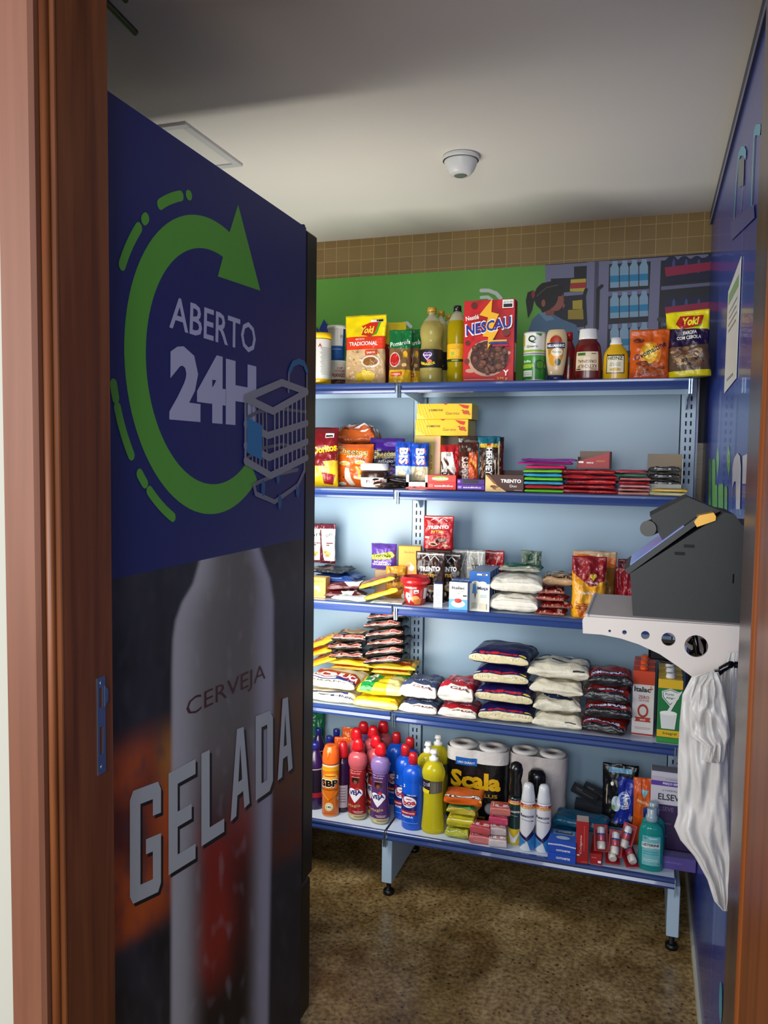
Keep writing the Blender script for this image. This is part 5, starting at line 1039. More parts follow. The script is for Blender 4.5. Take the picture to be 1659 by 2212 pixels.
mb = MB(); mb.box(-.06, .06, -.06, .06, 0, .051, '#5a4030', 'card', .002); one('snack_carton', 'brown carton under the crumpled snack bags at the left', 'carton', mb, (X(700, 1250, .2), .21, Z3+.0005))
x, w, h, Y = fitb(655, 703, 1247, 1291, Z3)
one('tea_box', 'small orange and yellow box at the left end of the third shelf', 'box', carton(w, .05, h, {'front': '#d89a3a', 'right': '#c08a4a', 'top': '#e0b060'}, [('E', .2, -.2, .8, .8, '#e8d070'), ('E', .1, -.4, .4, .4, '#c8a82a'), ('R', .2, .6, 1.2, .2, '#c86a1c'), ('R', 0, -.9, 2, .08, '#e8c89a')]), (x, Y+.025, Z3+.0005))
for i, (a, b, py, z, rz, ry, l) in enumerate(((700, 778, 1275, Z3+.001, .12, 0, 'maroon wrapped biscuit pack at the bottom of the maroon pair'), (703, 792, 1255, Z3+.033, .3, -.05, 'maroon wrapped biscuit pack on top, with the white arrow mark'))):
    lay('biscuit_pack', l, 'biscuit pack', a, b, py, z, .032, .09, .04+.02*i, bands((-.5, '#4a1016'), (.4, '#5e1a20'), (1, '#6a5048')), [('P', [(.0, -.9), (.14, -.9), (.3, .1), (.22, .15), (.1, -.3), (.04, .0), (-.06, -.1)], W_), ('R', .6, -.5, .5, .2, '#8a7a74'), ('L', [(-.8, -.6), (-.3, -.7)], .06, '#a8787a'), ('L', [(-.9, .2), (.4, .5)], .04, '#8a6a68')], rz=rz, ry=ry, group='maroon biscuit packs', seed=105+i, wr=.003)
lay('seasoning_packet', 'white paper packet lying at the shelf edge below the maroon packs', 'packet', 716, 792, 1292, Z3+.001, .022, .07, -.0, bands((1, '#cdd2cc')), [('E', -.6, -.2, .5, .5, '#a8c0b4'), ('R', .4, -.2, .3, .8, W_)], rz=-.1, seed=108, wr=.003)
lay('seasoning_packet', 'flat white packet under the yellow packs, beside the red tub', 'packet', 800, 866, 1302, Z3+.001, .012, .10, .0, bands((1, '#c4c8c2')), [('R', 0, -.5, 1.0, .2, '#8a9a94')], rz=.05, seed=109, wr=.002)
for i, (a, b, py, z, rz, ry, rx, l) in enumerate(((783, 862, 1290, Z3+.024, .0, -.32, .0, 'yellow striped snack packet leaning in front, with pink window'), (774, 850, 1262, Z3+.064, .15, -.30, .1, 'yellow striped snack packet behind and above its twin'))):
    lay('snack_packet', l, 'snack packet', a, b, py, z, .024, .08, .01+.05*i, bands((-.35, '#d8c81a'), (.3, '#8a5a48'), (1, '#c8a82a')), [('P', [(-.8, -.2), (.8, -.3), (.9, .3), (-.6, .4)], '#9a7064'), ('E', .1, 0, .5, .3, '#c0584c'), ('E', .5, .05, .4, .3, '#b86a54'), ('L', [(-.7, 0), (-.2, .05)], .1, '#6a3a30'), ('R', -.2, -.6, .8, .1, '#b0a020')], rz=rz, ry=ry, rx=rx, group='yellow snack packets', seed=111+i, wr=.002)
mb = MB(); mb.box(-.032, .032, -.04, .04, 0, .106, '#8a6a3a', 'card', .002); one('snack_carton', 'carton standing behind the yellow packets, under the purple bag', 'carton', mb, (X(830, 1232, .2), .215, Z3+.0005))
sp('snack_bag', 'small purple snack bag with lime label and dark lettering', 'snack bag', 799, 852, 1175, .16, Z3+.107, .04, bands((1, '#53358c')), [('P', [(-.95, .1), (.7, .42), (.95, .1), (.6, -.15), (-.9, -.25)], '#a8b822'), T('Torcida', -.1, .1, 1.5, .3, K_, b=.04, rot=3), T('BACON', -.2, -.42, 1.0, .12, W_, b=.03), T('CHURRASCO', -.1, -.6, 1.5, .14, W_, b=.03)], seed=114, rz=.05)
sp('snack_packet', 'orange brown packet standing between the purple bag and the orange box', 'snack packet', 832, 872, 1224, .13, Z3, .03, bands((-.2, '#b8741c'), (1, '#c08a2a')), [('P', [(-.8, .3), (.8, .5), (.8, .1), (-.8, -.1)], '#7a4a20')], seed=117, rz=.2, wr=.003)
x, w, h = fit(860, 906, 1180, .17, Z3+.052)
mb = carton(w, .045, h, {'front': '#d98f1c', 'right': '#c07a14', 'top': '#e0a02a'}, [T('Bombom', 0, .7, .9, .12, '#a03818'), ('P', [(-.3, .1), (.1, .2), (.5, -.1), (.2, -.3), (-.2, -.15)], '#c8a06a'), ('E', .2, -.1, .5, .3, W_), ('E', -.1, -.0, .4, .2, '#b87a3a'), ('E', .1, -.35, .3, .16, '#d87a5a')])
one('chocolate_box', 'orange box with cream almond picture behind the red tub', 'box', mb, (x, .17+.0225, Z3+.052), .12)
x, w, h = fit(870, 902, 1232, .15, Z3); 
one('chocolate_box', 'small white and orange box below the larger orange box', 'box', carton(.075, .06, .0505, {'front': '#d8d0c4', 'right': '#c8862a'}, [('R', .4, 0, .9, 1.6, '#d8801c'), ('R', .5, .1, .5, .4, '#4a7ac0')]), (x, .18, Z3+.0005), .1)
# pouches of chocolate bites
def bites(c1, c2, txt=True): return [('R', 0, .90, 1.8, .05, mix(c1, '#ffffff', .35)), ('L', [(-.5, .72), (-.2, .88), (0, .66), (.3, .84), (.6, .68)], .05, mix(c1, '#ffffff', .4)), T('TRENTO', .0, .32, 1.45, .2, W_, b=.06, rot=3), T('BITES', -.05, .06, .8, .13, '#e0a02a', b=.05), ('E', .2, -.45, .8, .3, c2), ('E', .25, -.42, .5, .18, '#8a6a5a'), ('E', -.3, -.7, .6, .22, '#d8c0a0'), ('E', -.3, -.7, .4, .14, c2), ('E', .5, -.75, .4, .16, '#c8a888'), ('R', -.7, -.3, .3, .1, '#c8c8c8')]
sp('chocolate_pouch', 'red chocolate pouch standing tallest, above the dark brown pouches', 'chocolate pouch', 913, 977, 1114, .185, Z3+.196, .03, bands((1, '#98161c')), bites('#98161c', '#3a1410'), kind='pouch', seed=120, group='chocolate bite pouches')
mb = MB(); mb.box(-.05, .05, -.035, .035, 0, .195, '#4a1f1a', 'card', .002); one('chocolate_display_box', 'upright dark display box carrying the red pouch', 'display box', mb, (X(945, 1190, .18)+.003, .215, Z3+.0005))
sp('chocolate_pouch', 'dark brown chocolate pouch in front, behind the red tub', 'chocolate pouch', 895, 957, 1192, .10, Z3, .045, bands((1, '#2c1410')), bites('#2c1410', '#c8b090'), kind='pouch', seed=121, group='chocolate bite pouches')
sp('chocolate_pouch', 'dark brown chocolate pouch tucked in behind the front brown one', 'chocolate pouch', 936, 993, 1194, .155, Z3, .028, bands((1, '#241210')), bites('#2c1410', '#b0a070'), kind='pouch', seed=122, group='chocolate bite pouches')
for i, (a, b, pt, Y, c, s, l) in enumerate(((956, 1016, 1187, .19, '#7c7c7c', 'TO', 'silver grey pouch just right of the brown ones'), (1005, 1046, 1189, .18, '#8a8a86', 'TO', 'silver grey pouch with wrinkled clear edge, right one'), (1030, 1086, 1190, .225, '#96141a', 'TRENTO', 'red pouch behind the milk cartons'))):
    sp('chocolate_pouch', l, 'chocolate pouch', a, b, pt, Y, Z3, .03, bands((1, c)), [('R', 0, .92, 1.8, .05, mix(c, '#ffffff', .3)), T(s, 0, .35, 1.1 if i == 2 else .8, .18, '#d8b8b8' if i == 2 else '#1c1c1c', b=.03), ('L', [(.3, .2), (.6, .8)], .05, mix(c, '#ffffff', .4))], kind='pouch', seed=124+i, wr=.004, group='chocolate bite pouches')
# red tub
x, w, h, Y = fitb(856, 920, 1249, 1310, Z3); r = w/2
t = thing('chocolate_tub', 'small red tapered tub with red lid and white cow picture', 'tub', (x, Y+r, Z3+.0005))
revolve([(r*.66, 0, '#9c1c1c'), (r*.72, h*.25, '#9c1c1c'), (r*.84, h*.78, '#a01c1c')], 30, m='plastic', front=[('R', -.2, .62, .9, .2, '#b84a3a'), T('CHOCOLATE', -.2, .62, .8, .14, W_), ('R', .2, .3, .3, .28, W_), ('R', .2, .24, .22, .1, K_), ('P', [(-.5, .2), (-.2, .1), (-.15, -.3), (-.3, -.8), (-.45, -.5), (-.6, -.2)], W_), ('P', [(-.4, -.1), (-.25, -.1), (-.3, -.4)], K_), ('E', .15, -.4, .6, .6, '#c8804a'), ('P', [(.0, -.5), (.6, -.3), (.5, -.9), (.1, -.9)], '#a05a2a'), ('R', .85, .1, .3, 1.0, '#a8a8ac')], z0=0, z1=h*.78, span=75, turn=.1).build('tub', t)
revolve([(r*.90, h*.76, '#a81a20'), (r*1.0, h*.79, '#a81a20'), (r*1.0, h*.9, '#a81a20'), (r*.92, h*.93, '#a81a20'), (r*.90, h, '#a81a20'), (r*.82, h, '#a81a20'), (r*.8, h*.9, '#a81a20')], 30, m='plastic').build('lid', t)
# small cartons
x, w, h, Y = fitb(930, 960, 1262, 1313, Z3)
one('small_carton', 'small blue and white carton turned sideways beside the red tub', 'carton', carton(w*.62, .05, h, {'front': '#c8ccd4', 'right': '#1c2a6a', 'top': '#2a3a8a'}, [('R', 0, .1+.0, 1.3, .03, '#8a90a0')]+[('R', 0, .5-.16*i, 1.3, .03, '#8a90a0') for i in range(8)], right=[('R', -.5, .6, .2, .2, W_), ('R', 0, -.6, 1.2, .1, '#8a90b0')]), (x-.004, Y+.025, Z3+.0005), .25)
x, w, h, Y = fitb(970, 1010, 1258, 1322, Z3)
cream = [T('Italac', .0, .62, 1.4, .2, '#1c1c24', b=.04), T('Creme de Leite', 0, .40, 1.1, .07, '#7a2a2a'), T('Leve', 0, .26, .4, .07, '#7a2a2a'), ('R', 0, -.58, 2, .84, '#5a9ad0'), ('E', 0, -.45, 1.5, .5, '#d8dce4'), ('E', .0, -.25, .8, .3, '#a82a2a'), ('E', -.2, -.2, .4, .2, '#c03a34'), ('R', 0, -.92, 2, .16, '#2a62a8'), ('R', .7, .1, .4, .08, K_)]
c0 = one('cream_carton', 'small white and blue cream carton with strawberries, front one', 'carton', carton(w, .055, h, {'front': '#dcdfe2', 'right': '#3a6ab0', 'top': '#2a5aa0'}, cream, top=[('R', 0, 0, .2, .3, W_)]), (x, Y+.0275, Z3+.0005), 0, 'cream cartons')
dup(c0, (x-.004, Y+.0275+.058, Z3+.0005), .03, 'small white and blue cream carton standing directly behind the strawberry one')
x, w, h, Y = fitb(1009, 1054, 1238, 1325, Z3); Y = max(Y, -.004)
moca = [('R', 0, .70, 2, .6, '#1c5aa8'), ('E', -.35, .38, .9, .3, '#dcdccc'), ('E', .3, .40, .8, .24, '#dcdccc'), ('R', .25, .86, 1.0, .08, W_), ('R', .4, .86, .4, .06, K_), ('E', -.45, .45, .24, .12, '#b08a6a'), ('P', [(-.62, .4), (-.35, .4), (-.2, -.1), (-.7, -.1)], '#4a82b8'), ('P', [(-.5, -.1), (-.3, -.1), (-.4, -.4)], '#8a4a3a'), T('Moça', .3, .16, 1.0, .2, '#1c2f7a', b=.03), ('R', .4, -.18, .6, .03, '#7ab0d0'), ('R', .4, -.26, .6, .03, '#7ab0d0'), ('R', -.5, -.7, .5, .3, '#c0bca8'), ('R', .35, -.75, .7, .3, '#c6c2b0')]
m0 = one('condensed_milk_carton', 'blue and cream condensed milk carton, frontmost of its row', 'carton', carton(w, .045, h, {'front': '#dcdccc', 'right': '#1c4a8c', 'top': '#6a86a8'}, moca, top=[('R', 0, -.8, 1.8, .1, '#c8d0d8'), ('R', 0, .8, 1.8, .1, '#c8d0d8')]), (x, Y+.0225, Z3+.0005), 0, 'condensed milk cartons')
for i, l in enumerate(('second', 'third', 'fourth')): dup(m0, (x+.001*i, Y+.0225+.047*(i+1), Z3+.0005), .0, 'condensed milk carton behind the frontmost one, %s in the row' % l)
# white sugar bags
for i, (a, b, py, l) in enumerate(((1056, 1162, 1310, 'lower of the two stacked white bags beside the condensed milk'), (1058, 1170, 1262, 'upper of the two stacked white bags beside the condensed milk'))):
    lay('flour_bag', 'plain white paper bag, '+l, 'flour bag', a, b, py, Z3+.001+i*.071, .070, .15, .0, bands((1, '#d8d4c8')), [('L', [(-.9, -.86), (.9, -.8)], .03, '#bab6a8'), ('R', .05, -.6, .16, .1, '#b8b0a0' if i else '#9a9a94')], group='white bags beside the cartons', seed=130+i, wr=.004, rz=-.03+.05*i)
lay('plastic_packet', 'green and clear plastic packet lying on the white bags', 'packet', 1078, 1165, 1235, Z3+.143, .028, .11, .05, bands((-.3, '#9a9a8a'), (1, '#14583a')), [('R', 0, .5, 1.2, .3, '#c0c8bc'), ('L', [(-.6, -.6), (.6, -.5)], .08, '#cfcfc4')], seed=133, wr=.006)
sp('plastic_packet', 'grey green plastic packet standing slanted on top of the white bags', 'packet', 1125, 1168, 1190, .13, Z3+.145, .012, bands((1, '#5a6a5c')), [('R', .5, 0, .12, 1.8, '#98a89a'), ('R', -.1, .3, .5, .7, '#33503f')], seed=134, wr=.003, rx=0)
bpy.data.objects['plastic_packet.001'].rotation_euler.y = -.0
# red sachets and pasta bag
ord4 = ['lowest, at the shelf edge', 'second from the bottom', 'third from the bottom', 'topmost, under the clear bean bag']
for i, (a, b, py, dx) in enumerate(((1157, 1220, 1330, 0), (1165, 1233, 1310, .0), (1160, 1222, 1290, 0), (1158, 1216, 1272, 0))):
    lay('sauce_sachet', 'shiny red and white striped sachet, '+ord4[i], 'sachet', a, b, py, Z3+.001+i*.0245, .0245, .10, .0+.006*i, bands((-.6, '#9c5a4c'), (.5, '#8c1c18'), (1, '#9c2a20')), [('R', -.9+.2*k, -.72, .06, .4, '#c89a8c') for k in range(9)]+[('R', .3, -.2, .3, .3, '#d0a090'), ('L', [(-.6, .3), (.5, .1)], .07, '#b8544a')], group='striped red sachets', seed=136+i, wr=.005, rz=(-.05, .2, -.15, .1)[i])
lay('bean_bag', 'clear bag of small beans with dark lettering on the red sachets', 'bean bag', 1172, 1238, 1262, Z3+.100, .052, .12, .04, bands((-.5, '#a8845c'), (1, '#8a8478')), [T('aldente', 0, -.62, 1.4, .24, '#2a1a14', b=.05)], seed=141, wr=.003, blob=(['#c8b898', '#6a5a4c', '#b09a78', '#8a7a68', '#d8ccb8'], 130, -.9, .9, -.5, .9, .12, .08, 9))
# coffee
x, w, h = fit(1234, 1308, 1206, -.0, Z3)
cof = [('P', [(-.95, .95), (.95, .90), (.95, .25), (.1, .02), (-.95, .45)], '#84141c'), ('E', .25, .28, .8, .46, '#5c0e16'), ('E', .25, .28, .7, .40, '#8c1c20'), ('E', .15, .38, .2, .12, '#c8b82a'), ('E', .35, .38, .2, .12, '#c8b82a'), ('P', [(.08, .36), (.42, .36), (.25, .22)], '#c8b82a'), T('3 CORAÇÕES', .25, .16, .6, .07, W_, b=.02, rot=-10), T('Tradicional', .0, -.18, 1.0, .07, W_, b=.03), ('E', -.3, -.75, .6, .5, '#c8681c'), ('R', -.35, -.55, .7, .03, '#8a4a1a'), ('R', -.35, -.62, .7, .03, '#8a4a1a'), ('R', -.35, -.69, .7, .03, '#8a4a1a')]
one('coffee_bag', 'yellow and maroon coffee bag standing at the shelf edge', 'coffee bag', bag(w, h, .07, bands((.2, '#d8981a'), (.5, '#cf8a14'), (1, '#84141c')), cof, kind='pouch', seed=150, wr=.004, crimp=.03), (x, .04, Z3+.0005), .05)
sp('coffee_bag', 'orange coffee bag with folded brown top behind the yellow one', 'coffee bag', 1236, 1330, 1192, .09, Z3, .09, bands((.5, '#8a5a1c'), (.8, '#c86414'), (1, '#a88c6c')), [('P', [(-.95, .6), (.5, .55), (.6, .8), (-.95, .9)], '#d06a12')], kind='pouch', seed=151, wr=.004)
for i, (a, b, pt, Y, l) in enumerate(((1328, 1374, 1228, .05, 'red coffee bag in front, beside the black terminal'), (1334, 1376, 1210, .13, 'dark red coffee bag behind the front red one'))):
    sp('coffee_bag', l, 'coffee bag', a, b, pt, Y, Z3, .06, bands((1, '#8c0f1c' if i == 0 else '#640c14')), [('E', .55, -.1, .8, .5, '#5a0c14'), ('E', .55, -.1, .66, .4, '#96182a'), ('R', -.2, -.4, .4, .3, '#c87a80')] if i == 0 else [], kind='pouch', group='red coffee bags', seed=153+i, wr=.004)

# ---------------------------------------------------------------- fourth shelf
zb = Z4+.001
pin = [('P', [(-1, .1), (.95, -.05), (.97, -.45), (-1, -.34)], '#a01c24'), T('PINDUCA', .02, -.2, 1.6, .3, W_, b=.06, rot=-3), ('P', [(-1, -.34), (.97, -.45), (.97, -.66), (-1, -.56)], '#1a2a6e'), ('R', -.4, -.48, .9, .1, W_), T('1 kg', .5, -.55, .3, .12, W_, b=.03), T('MANDIOCA BRANCA', -.3, -.76, 1.2, .12, '#2a2a2a', b=.02), ('R', .5, -.80, .5, .12, '#c87060'), T('PINDUCA', .5, -.80, .42, .08, W_, b=.03)]
lay('flour_bag', 'cream manioc flour bag at the bottom, with dark upside down lettering', 'flour bag', 655, 765, 1515, zb, .050, .17, .005, bands((1, '#cfc5a6')), [T('FARINHA', .3, -.72, .9, .16, '#1c2250', rot=180, b=.05), ('R', -.1, -.45, .9, .1, '#1c2a66')], group='manioc flour bags', seed=160, wr=.003)
lay('flour_bag', 'cream manioc flour bag with red and blue band, on top of the cream one', 'flour bag', 660, 768, 1480, zb+.051, .060, .17, .008, bands((1, '#cdc2a4')), pin, group='manioc flour bags', seed=161, wr=.003, rz=-.06)
fub = [('P', [(-.55, -1), (-.1, -1), (.05, 1), (-.45, 1)], '#0f7a34'), T('FUBÁ', -.25, .1, .9, .34, W_, rot=86, b=.05), T('PREMIUM', -.15, .78, .5, .2, W_, rot=86, b=.05), ('R', -.75, .62, .4, .4, '#d0601c'), ('R', -.75, .62, .25, .2, '#e0a03a')]
lay('cornmeal_bag', 'yellow cornmeal bag at the shelf edge, lying under the green striped one', 'cornmeal bag', 762, 860, 1530, zb, .048, .14, -.005, bands((-.6, '#d9c574'), (1, '#dab81c')), [('R', .5, -.5, .4, .12, '#d0801c'), ('R', -.6, -.5, .5, .12, '#e0c01c')], group='yellow cornmeal bags', seed=163, wr=.003, rz=-.04)
lay('cornmeal_bag', 'yellow cornmeal bag with a green stripe lying on top', 'cornmeal bag', 770, 864, 1495, zb+.049, .062, .15, .0, lambda u, v: '#d8be1e' if u < 0.1 else '#d6c784', fub, group='yellow cornmeal bags', seed=164, wr=.004, rz=.05)
lay('cornmeal_bag', 'yellow cornmeal bag half hidden behind the green striped one', 'cornmeal bag', 832, 890, 1480, zb+.03, .058, .12, .155, bands((1, '#c8b45a')), [('P', [(-.2, -1), (.3, -1), (.3, 1), (-.2, 1)], '#3a7a3a')], group='yellow cornmeal bags', seed=165, wr=.004)
# yellow pasta packets
spg = [('P', [(-.6, -.5), (.5, -.3), (.5, .3), (-.6, .2)], '#b83a1c'), T('Santa Amalia', -.05, -.02, .9, .24, '#e8d060', b=.03), ('E', .75, 0, .3, .8, '#d8a030')]
zp = Z4+.113
for k in range(2):
    s0 = None
    for j in range(4):
        L_ = 'yellow pasta packet in the %s hidden column behind the flour bags, %s' % (('left', 'right')[k], ('lowest', 'second', 'third', 'fourth')[j])
        if s0 is None: s0 = lay('pasta_packet', L_, 'pasta packet', (712, 798)[k], (790, 880)[k], 1450, Z4+.001, .0275, .12, .192, bands((-.5, '#d8b42a'), (1, '#dcc21e')), [('P', [(-.6, -.7), (.5, -.7), (.5, -.45), (-.6, -.45)], '#b83a1c')], group='yellow pasta packets', seed=168+k, wr=.002)
        else: dup(s0, s0.location+Vector((.002*j, 0, .028*j)), .03*j, L_)
for i, (a, b, Y, rz, l) in enumerate(((705, 800, .16, .0, 'directly under the left dark stack'), (790, 892, .16, .1, 'directly under the right dark stack'))):
    lay('pasta_packet', 'yellow pasta packet lying '+l, 'pasta packet', a, b, 1440, zp, .030, .13, Y, bands((-.5, '#d8b42a'), (1, '#dcc41e')), spg, rz=rz, group='yellow pasta packets', seed=170+i, wr=.003)
zl = [(672, 1440, zp, .0, -.35), (662, 1415, zp+.035, .0, -.3), (668, 1395, zp+.075, .05, -.4)]
for i, (a, py, z, dy, ry) in enumerate(zl):
    lay('pasta_packet', 'yellow pasta packet slanting up at the far left, '+('lowest of three', 'middle of three', 'topmost of three')[i], 'pasta packet', a-15, a+52, py, z, .030, .14, .13, bands((-.4, '#d0a020'), (1, '#dcc21e')), spg, ry=ry, rz=.1, group='yellow pasta packets', seed=175+i, wr=.003)
# instant noodle packs, black and salmon
nd = [('P', [(-.8, -.92), (.55, -.92), (.6, -.5), (-.75, -.5)], '#b87468'), T('Nissin Lámen', -.1, -.7, 1.1, .24, '#5a1414', b=.05), T('A', .66, -.6, .14, .24, W_, b=.04), ('L', [(-.9, -.3), (.6, -.35)], .05, '#8a8a8a'), ('E', -.1, .3, .9, .8, '#7a4a24')]
bl = bands((1, '#151010')); zz = zp+.031
p0 = lay('instant_noodle_pack', 'black and salmon noodle pack in the left short stack, lowest', 'noodle pack', 711, 784, 1420, zz, .036, .10, .14, bl, nd, ry=-.08, group='black noodle packs', seed=180, wr=.003)
dup(p0, (p0.location.x-.008, p0.location.y, zz+.037), .05, 'black and salmon noodle pack in the left short stack, middle')
p1 = lay('instant_noodle_pack', 'black noodle pack with a bowl of noodles on it, topping the left stack', 'noodle pack', 716, 790, 1390, zz+.074, .040, .12, .13, bl, nd+[('E', .1, .2, .8, .9, '#c8a468'), ('E', .1, .2, .6, .65, '#a8742c'), ('P', [(-1, .1), (-.6, -.2), (.9, -.1), (.9, 1), (-1, 1)][:0] or [(-1, .6), (-.5, .5), (-.6, .9)], '#9a6a60')], ry=-.05, group='black noodle packs', seed=181, wr=.003)
o6 = ['lowest', 'second from the bottom', 'third from the bottom', 'fourth from the bottom', 'fifth from the bottom', 'topmost']
p2 = lay('instant_noodle_pack', 'black and salmon noodle pack in the right tall stack, lowest', 'noodle pack', 786, 868, 1420, zz, .0345, .11, .12, bl, nd, ry=-.16, group='black noodle packs', seed=183, wr=.004)
for i in range(1, 6): dup(p2, (p2.location.x+(.006, .012, .0, -.008, .004)[i-1], p2.location.y+.004*i, zz+.0352*i), (.05, -.06, .08, 0, .1)[i-1], 'black and salmon noodle pack in the right tall stack, '+o6[i], ry=-.17+.01*i)
# blue and red branded white sugar bags
lay('sugar_bag', 'dark blue topped plastic bag behind the blue banded sugar bags', 'sugar bag', 880, 968, 1460, Z4+.001, .075, .12, .19, bands((-.2, '#9ab0c0'), (1, '#1c1f5a')), [], seed=190, wr=.006)
glb = lambda c, c2: [('P', [(-.98, .2), (.98, .1), (.98, -.52), (-.98, -.50)], c), T('GLOBO', .2, .4, 1.2, .26, '#2a2a34' if c != '#a8202c' else '#c8a0a0', b=.05, rot=-3), T('REFINADO', .1, -.15, .8, .08, '#c8ccd8'), T('1kg', -.6, -.3, .3, .12, '#d8dce8', b=.03), T('GLOBO', .2, -.70, .55, .12, '#1c1c24', b=.04), ('L', [(-.05, -.73), (.45, -.72)], .02, '#a82a2a')]
for (a0, b0, a1, b1, c, nm, Y) in ((862, 942, 865, 944, '#3a4462', 'blue banded', -.012), (947, 1028, 947, 1024, '#a8202c', 'red banded', -.01)):
    g_ = nm+' white sugar bags'
    lay('sugar_bag', nm+' white sugar bag at the bottom of its stack of two' if nm[0] == 'b' else nm+' white sugar bag at the bottom, beside the tall rice stack', 'sugar bag', a0, b0, 1535, zb, .052, .15, Y, bands((-.5, '#d3cfc6'), (.3, c), (1, '#c8ccd0')), glb(c, c), group=g_, seed=191, wr=.003)
    lay('sugar_bag', nm+' white sugar bag lying on top, '+('next to the yellow cornmeal' if nm[0] == 'b' else 'its band facing up beside the rice'), 'sugar bag', a1, b1, 1495, zb+.053, .075 if nm[0] == 'b' else .085, .16, Y+.004, bands((-.5, '#d6d2ca'), (.3, c), (1, '#c8ccd0')), glb(c, c), group=g_, seed=193, wr=.004, rz=-.06)
# rice
rice_art = [T('sepé', -.02, -.68, .62, .2, '#b01c28', rot=180, b=.09), T('ARROZ', .5, -.12, .42, .14, '#d8d8e0', rot=180, b=.03)][:1]+[T('ARROZ', -.6, -.68, .36, .1, '#d8d8e0', rot=180, b=.03), ('E', .5, -.69, .36, .12, '#c8b82a'), ('E', .1, .5, .9, .5, '#3a2a6a'), ('E', .15, .5, .5, .26, '#6a2a3a')]
rl = ['lowest', 'second from the bottom', 'third from the bottom', 'topmost, its band fully visible']
for i, (a, b, py) in enumerate(((1032, 1148, 1550), (1028, 1152, 1515), (1022, 1138, 1465), (1017, 1146, 1415))):
    lay('rice_bag', 'clear rice bag with dark blue top, %s in the stack' % rl[i], 'rice bag', a, b, py, zb+i*.0695, .069, .18, .0+.002*i, bands((-.84, '#cabf98'), (1, '#1b1748')), rice_art, group='stacked rice bags', seed=200+i, wr=.0025, rz=(.05, -.05, .04, -.08)[i], blob=(GR, 70, -.9, .9, -.99, -.86, .045, .05, 12+i))
# unbleached flour sacks
fl = ['lowest', 'second from the bottom', 'third from the bottom', 'topmost, with the small black bar']
for i, (a, b, py) in enumerate(((1150, 1256, 1570), (1148, 1250, 1540), (1147, 1262, 1510), (1140, 1272, 1465))):
    st_ = [[('R', .25, -.82, .34, .08, K_)], [('P', [(-.5, .2), (.2, -.5), (.35, -.4), (-.3, .4)], '#1c2a4a')], [('P', [(.2, .3), (.95, -.65), (.98, -.45), (.4, .35)], '#1c2f4a'), ('P', [(.28, .3), (.97, -.52), (.98, -.48), (.34, .33)], '#4a8a4a')], [('P', [(-.9, .1), (.95, -.2), (.95, -.28), (-.9, .02)], '#1c2f5a'), ('P', [(-.5, .5), (.9, .3), (.9, .1), (-.4, .2)], '#3a4a68'), ('R', .35, -.78, .36, .09, K_)]][i]
    lay('wheat_flour_bag', 'off white wheat flour bag, %s in the stack' % fl[i], 'flour bag', a, b, py, zb+i*.0595, .059 if i < 3 else .068, .16, .0+.002*i, bands((.3, '#d2ccb8'), (1, '#b9bcc0' if i == 3 else '#cfc9b4')), st_, group='stacked wheat flour bags', seed=210+i, wr=.005, rz=(0, .08, -.08, .0)[i])
# black beans
cb = [('R', 0, -.42, 1.9, .36, '#8c2420'), ('R', -.1, -.42, .9, .22, '#1c1c4a'), T('COMBRASIL', -.05, -.42, 1.0, .15, '#d8d8e8', b=.06), ('R', .75, .25, .35, .3, '#2a5a9a'), T('COMBRASIL', 0, .75, 1.2, .14, '#9ab0b8', b=.02)]
bl_ = ['lowest', 'second from the bottom', 'third from the bottom', 'topmost, next to the milk cartons']
for i, (a, b, py) in enumerate(((1256, 1354, 1575), (1262, 1362, 1545), (1264, 1360, 1510), (1268, 1364, 1470))):
    lay('bean_bag', 'bag of black beans with red band, %s' % bl_[i], 'bean bag', a, b, py, zb+i*.0575, .057, .15, .0, bands((-.56, '#1e1e22'), (.15, '#8c2420'), (1, '#5a5a56')), cb, group='stacked black bean bags', seed=220+i, wr=.0035, rz=(-.1, .05, -.03, .06)[i], blob=(['#0e0e12', '#3a3a40', '#26262c', '#6a6a70'], 90, -.9, .9, -.98, -.6, .06, .05, 33+i))
# milk cartons
def milk(name, label, x, w, d, h, Y, z, body, topc, art, cap, group, side):
    t = thing(name, label, 'milk carton', (x, Y+d/2, z), 0, group)
    hb = h*.93
    carton(w, d, hb, {'front': body, 'right': side, 'left': side, 'top': topc}, art).build('carton', t)
    mb = MB(); mb.lathe([(w*.20, hb+.0), (w*.20, hb+.008, cap), (w*.17, hb+.009, cap), (w*.17, h, cap)], 20, 0, -d*.12, m='plastic', col=cap); mb.build('screw_cap', t)
    return t
x, w, h, Y = fitb(1362, 1417, 1440, 1590, Z4)
it_ = [('R', 0, .80, 2, .42, '#c8401c'), T('Italac', -.1, .44, 1.5, .16, '#1c1c24', b=.05), ('L', [(.62, .5), (.72, .56)], .05, '#d8801c'), ('L', [(.66, .46), (.80, .48)], .05, '#c8401c'), T('ZERO', .05, .20, 1.0, .1, '#a83a30', b=.02), T('LACTOSE', .05, .10, .95, .05, '#a83a30', b=.02), ('E', 0, -.22, 1.0, .42, '#b0382c'), ('E', 0, -.22, .66, .28, '#dcd8d4'), ('P', [(-.75, -.42), (.75, -.42), (.62, -.49), (.75, -.56), (-.75, -.56), (-.62, -.49)], '#b0382c'), T('semi', 0, -.49, .5, .06, W_, b=.02), ('R', 0, -.74, 1.5, .02, '#c8a0a0'), ('R', 0, -.78, 1.3, .02, '#c8a0a0'), ('R', 0, -.95, 2, .05, '#a8282c')]
m1 = milk('milk_carton', 'orange and white lactose free milk carton, frontmost of its row', x, w*.86, w*.84, h, Y, Z4+.0005, '#dcd8d4', '#c8401c', it_, '#d8501c', 'orange milk cartons', '#a83a24')
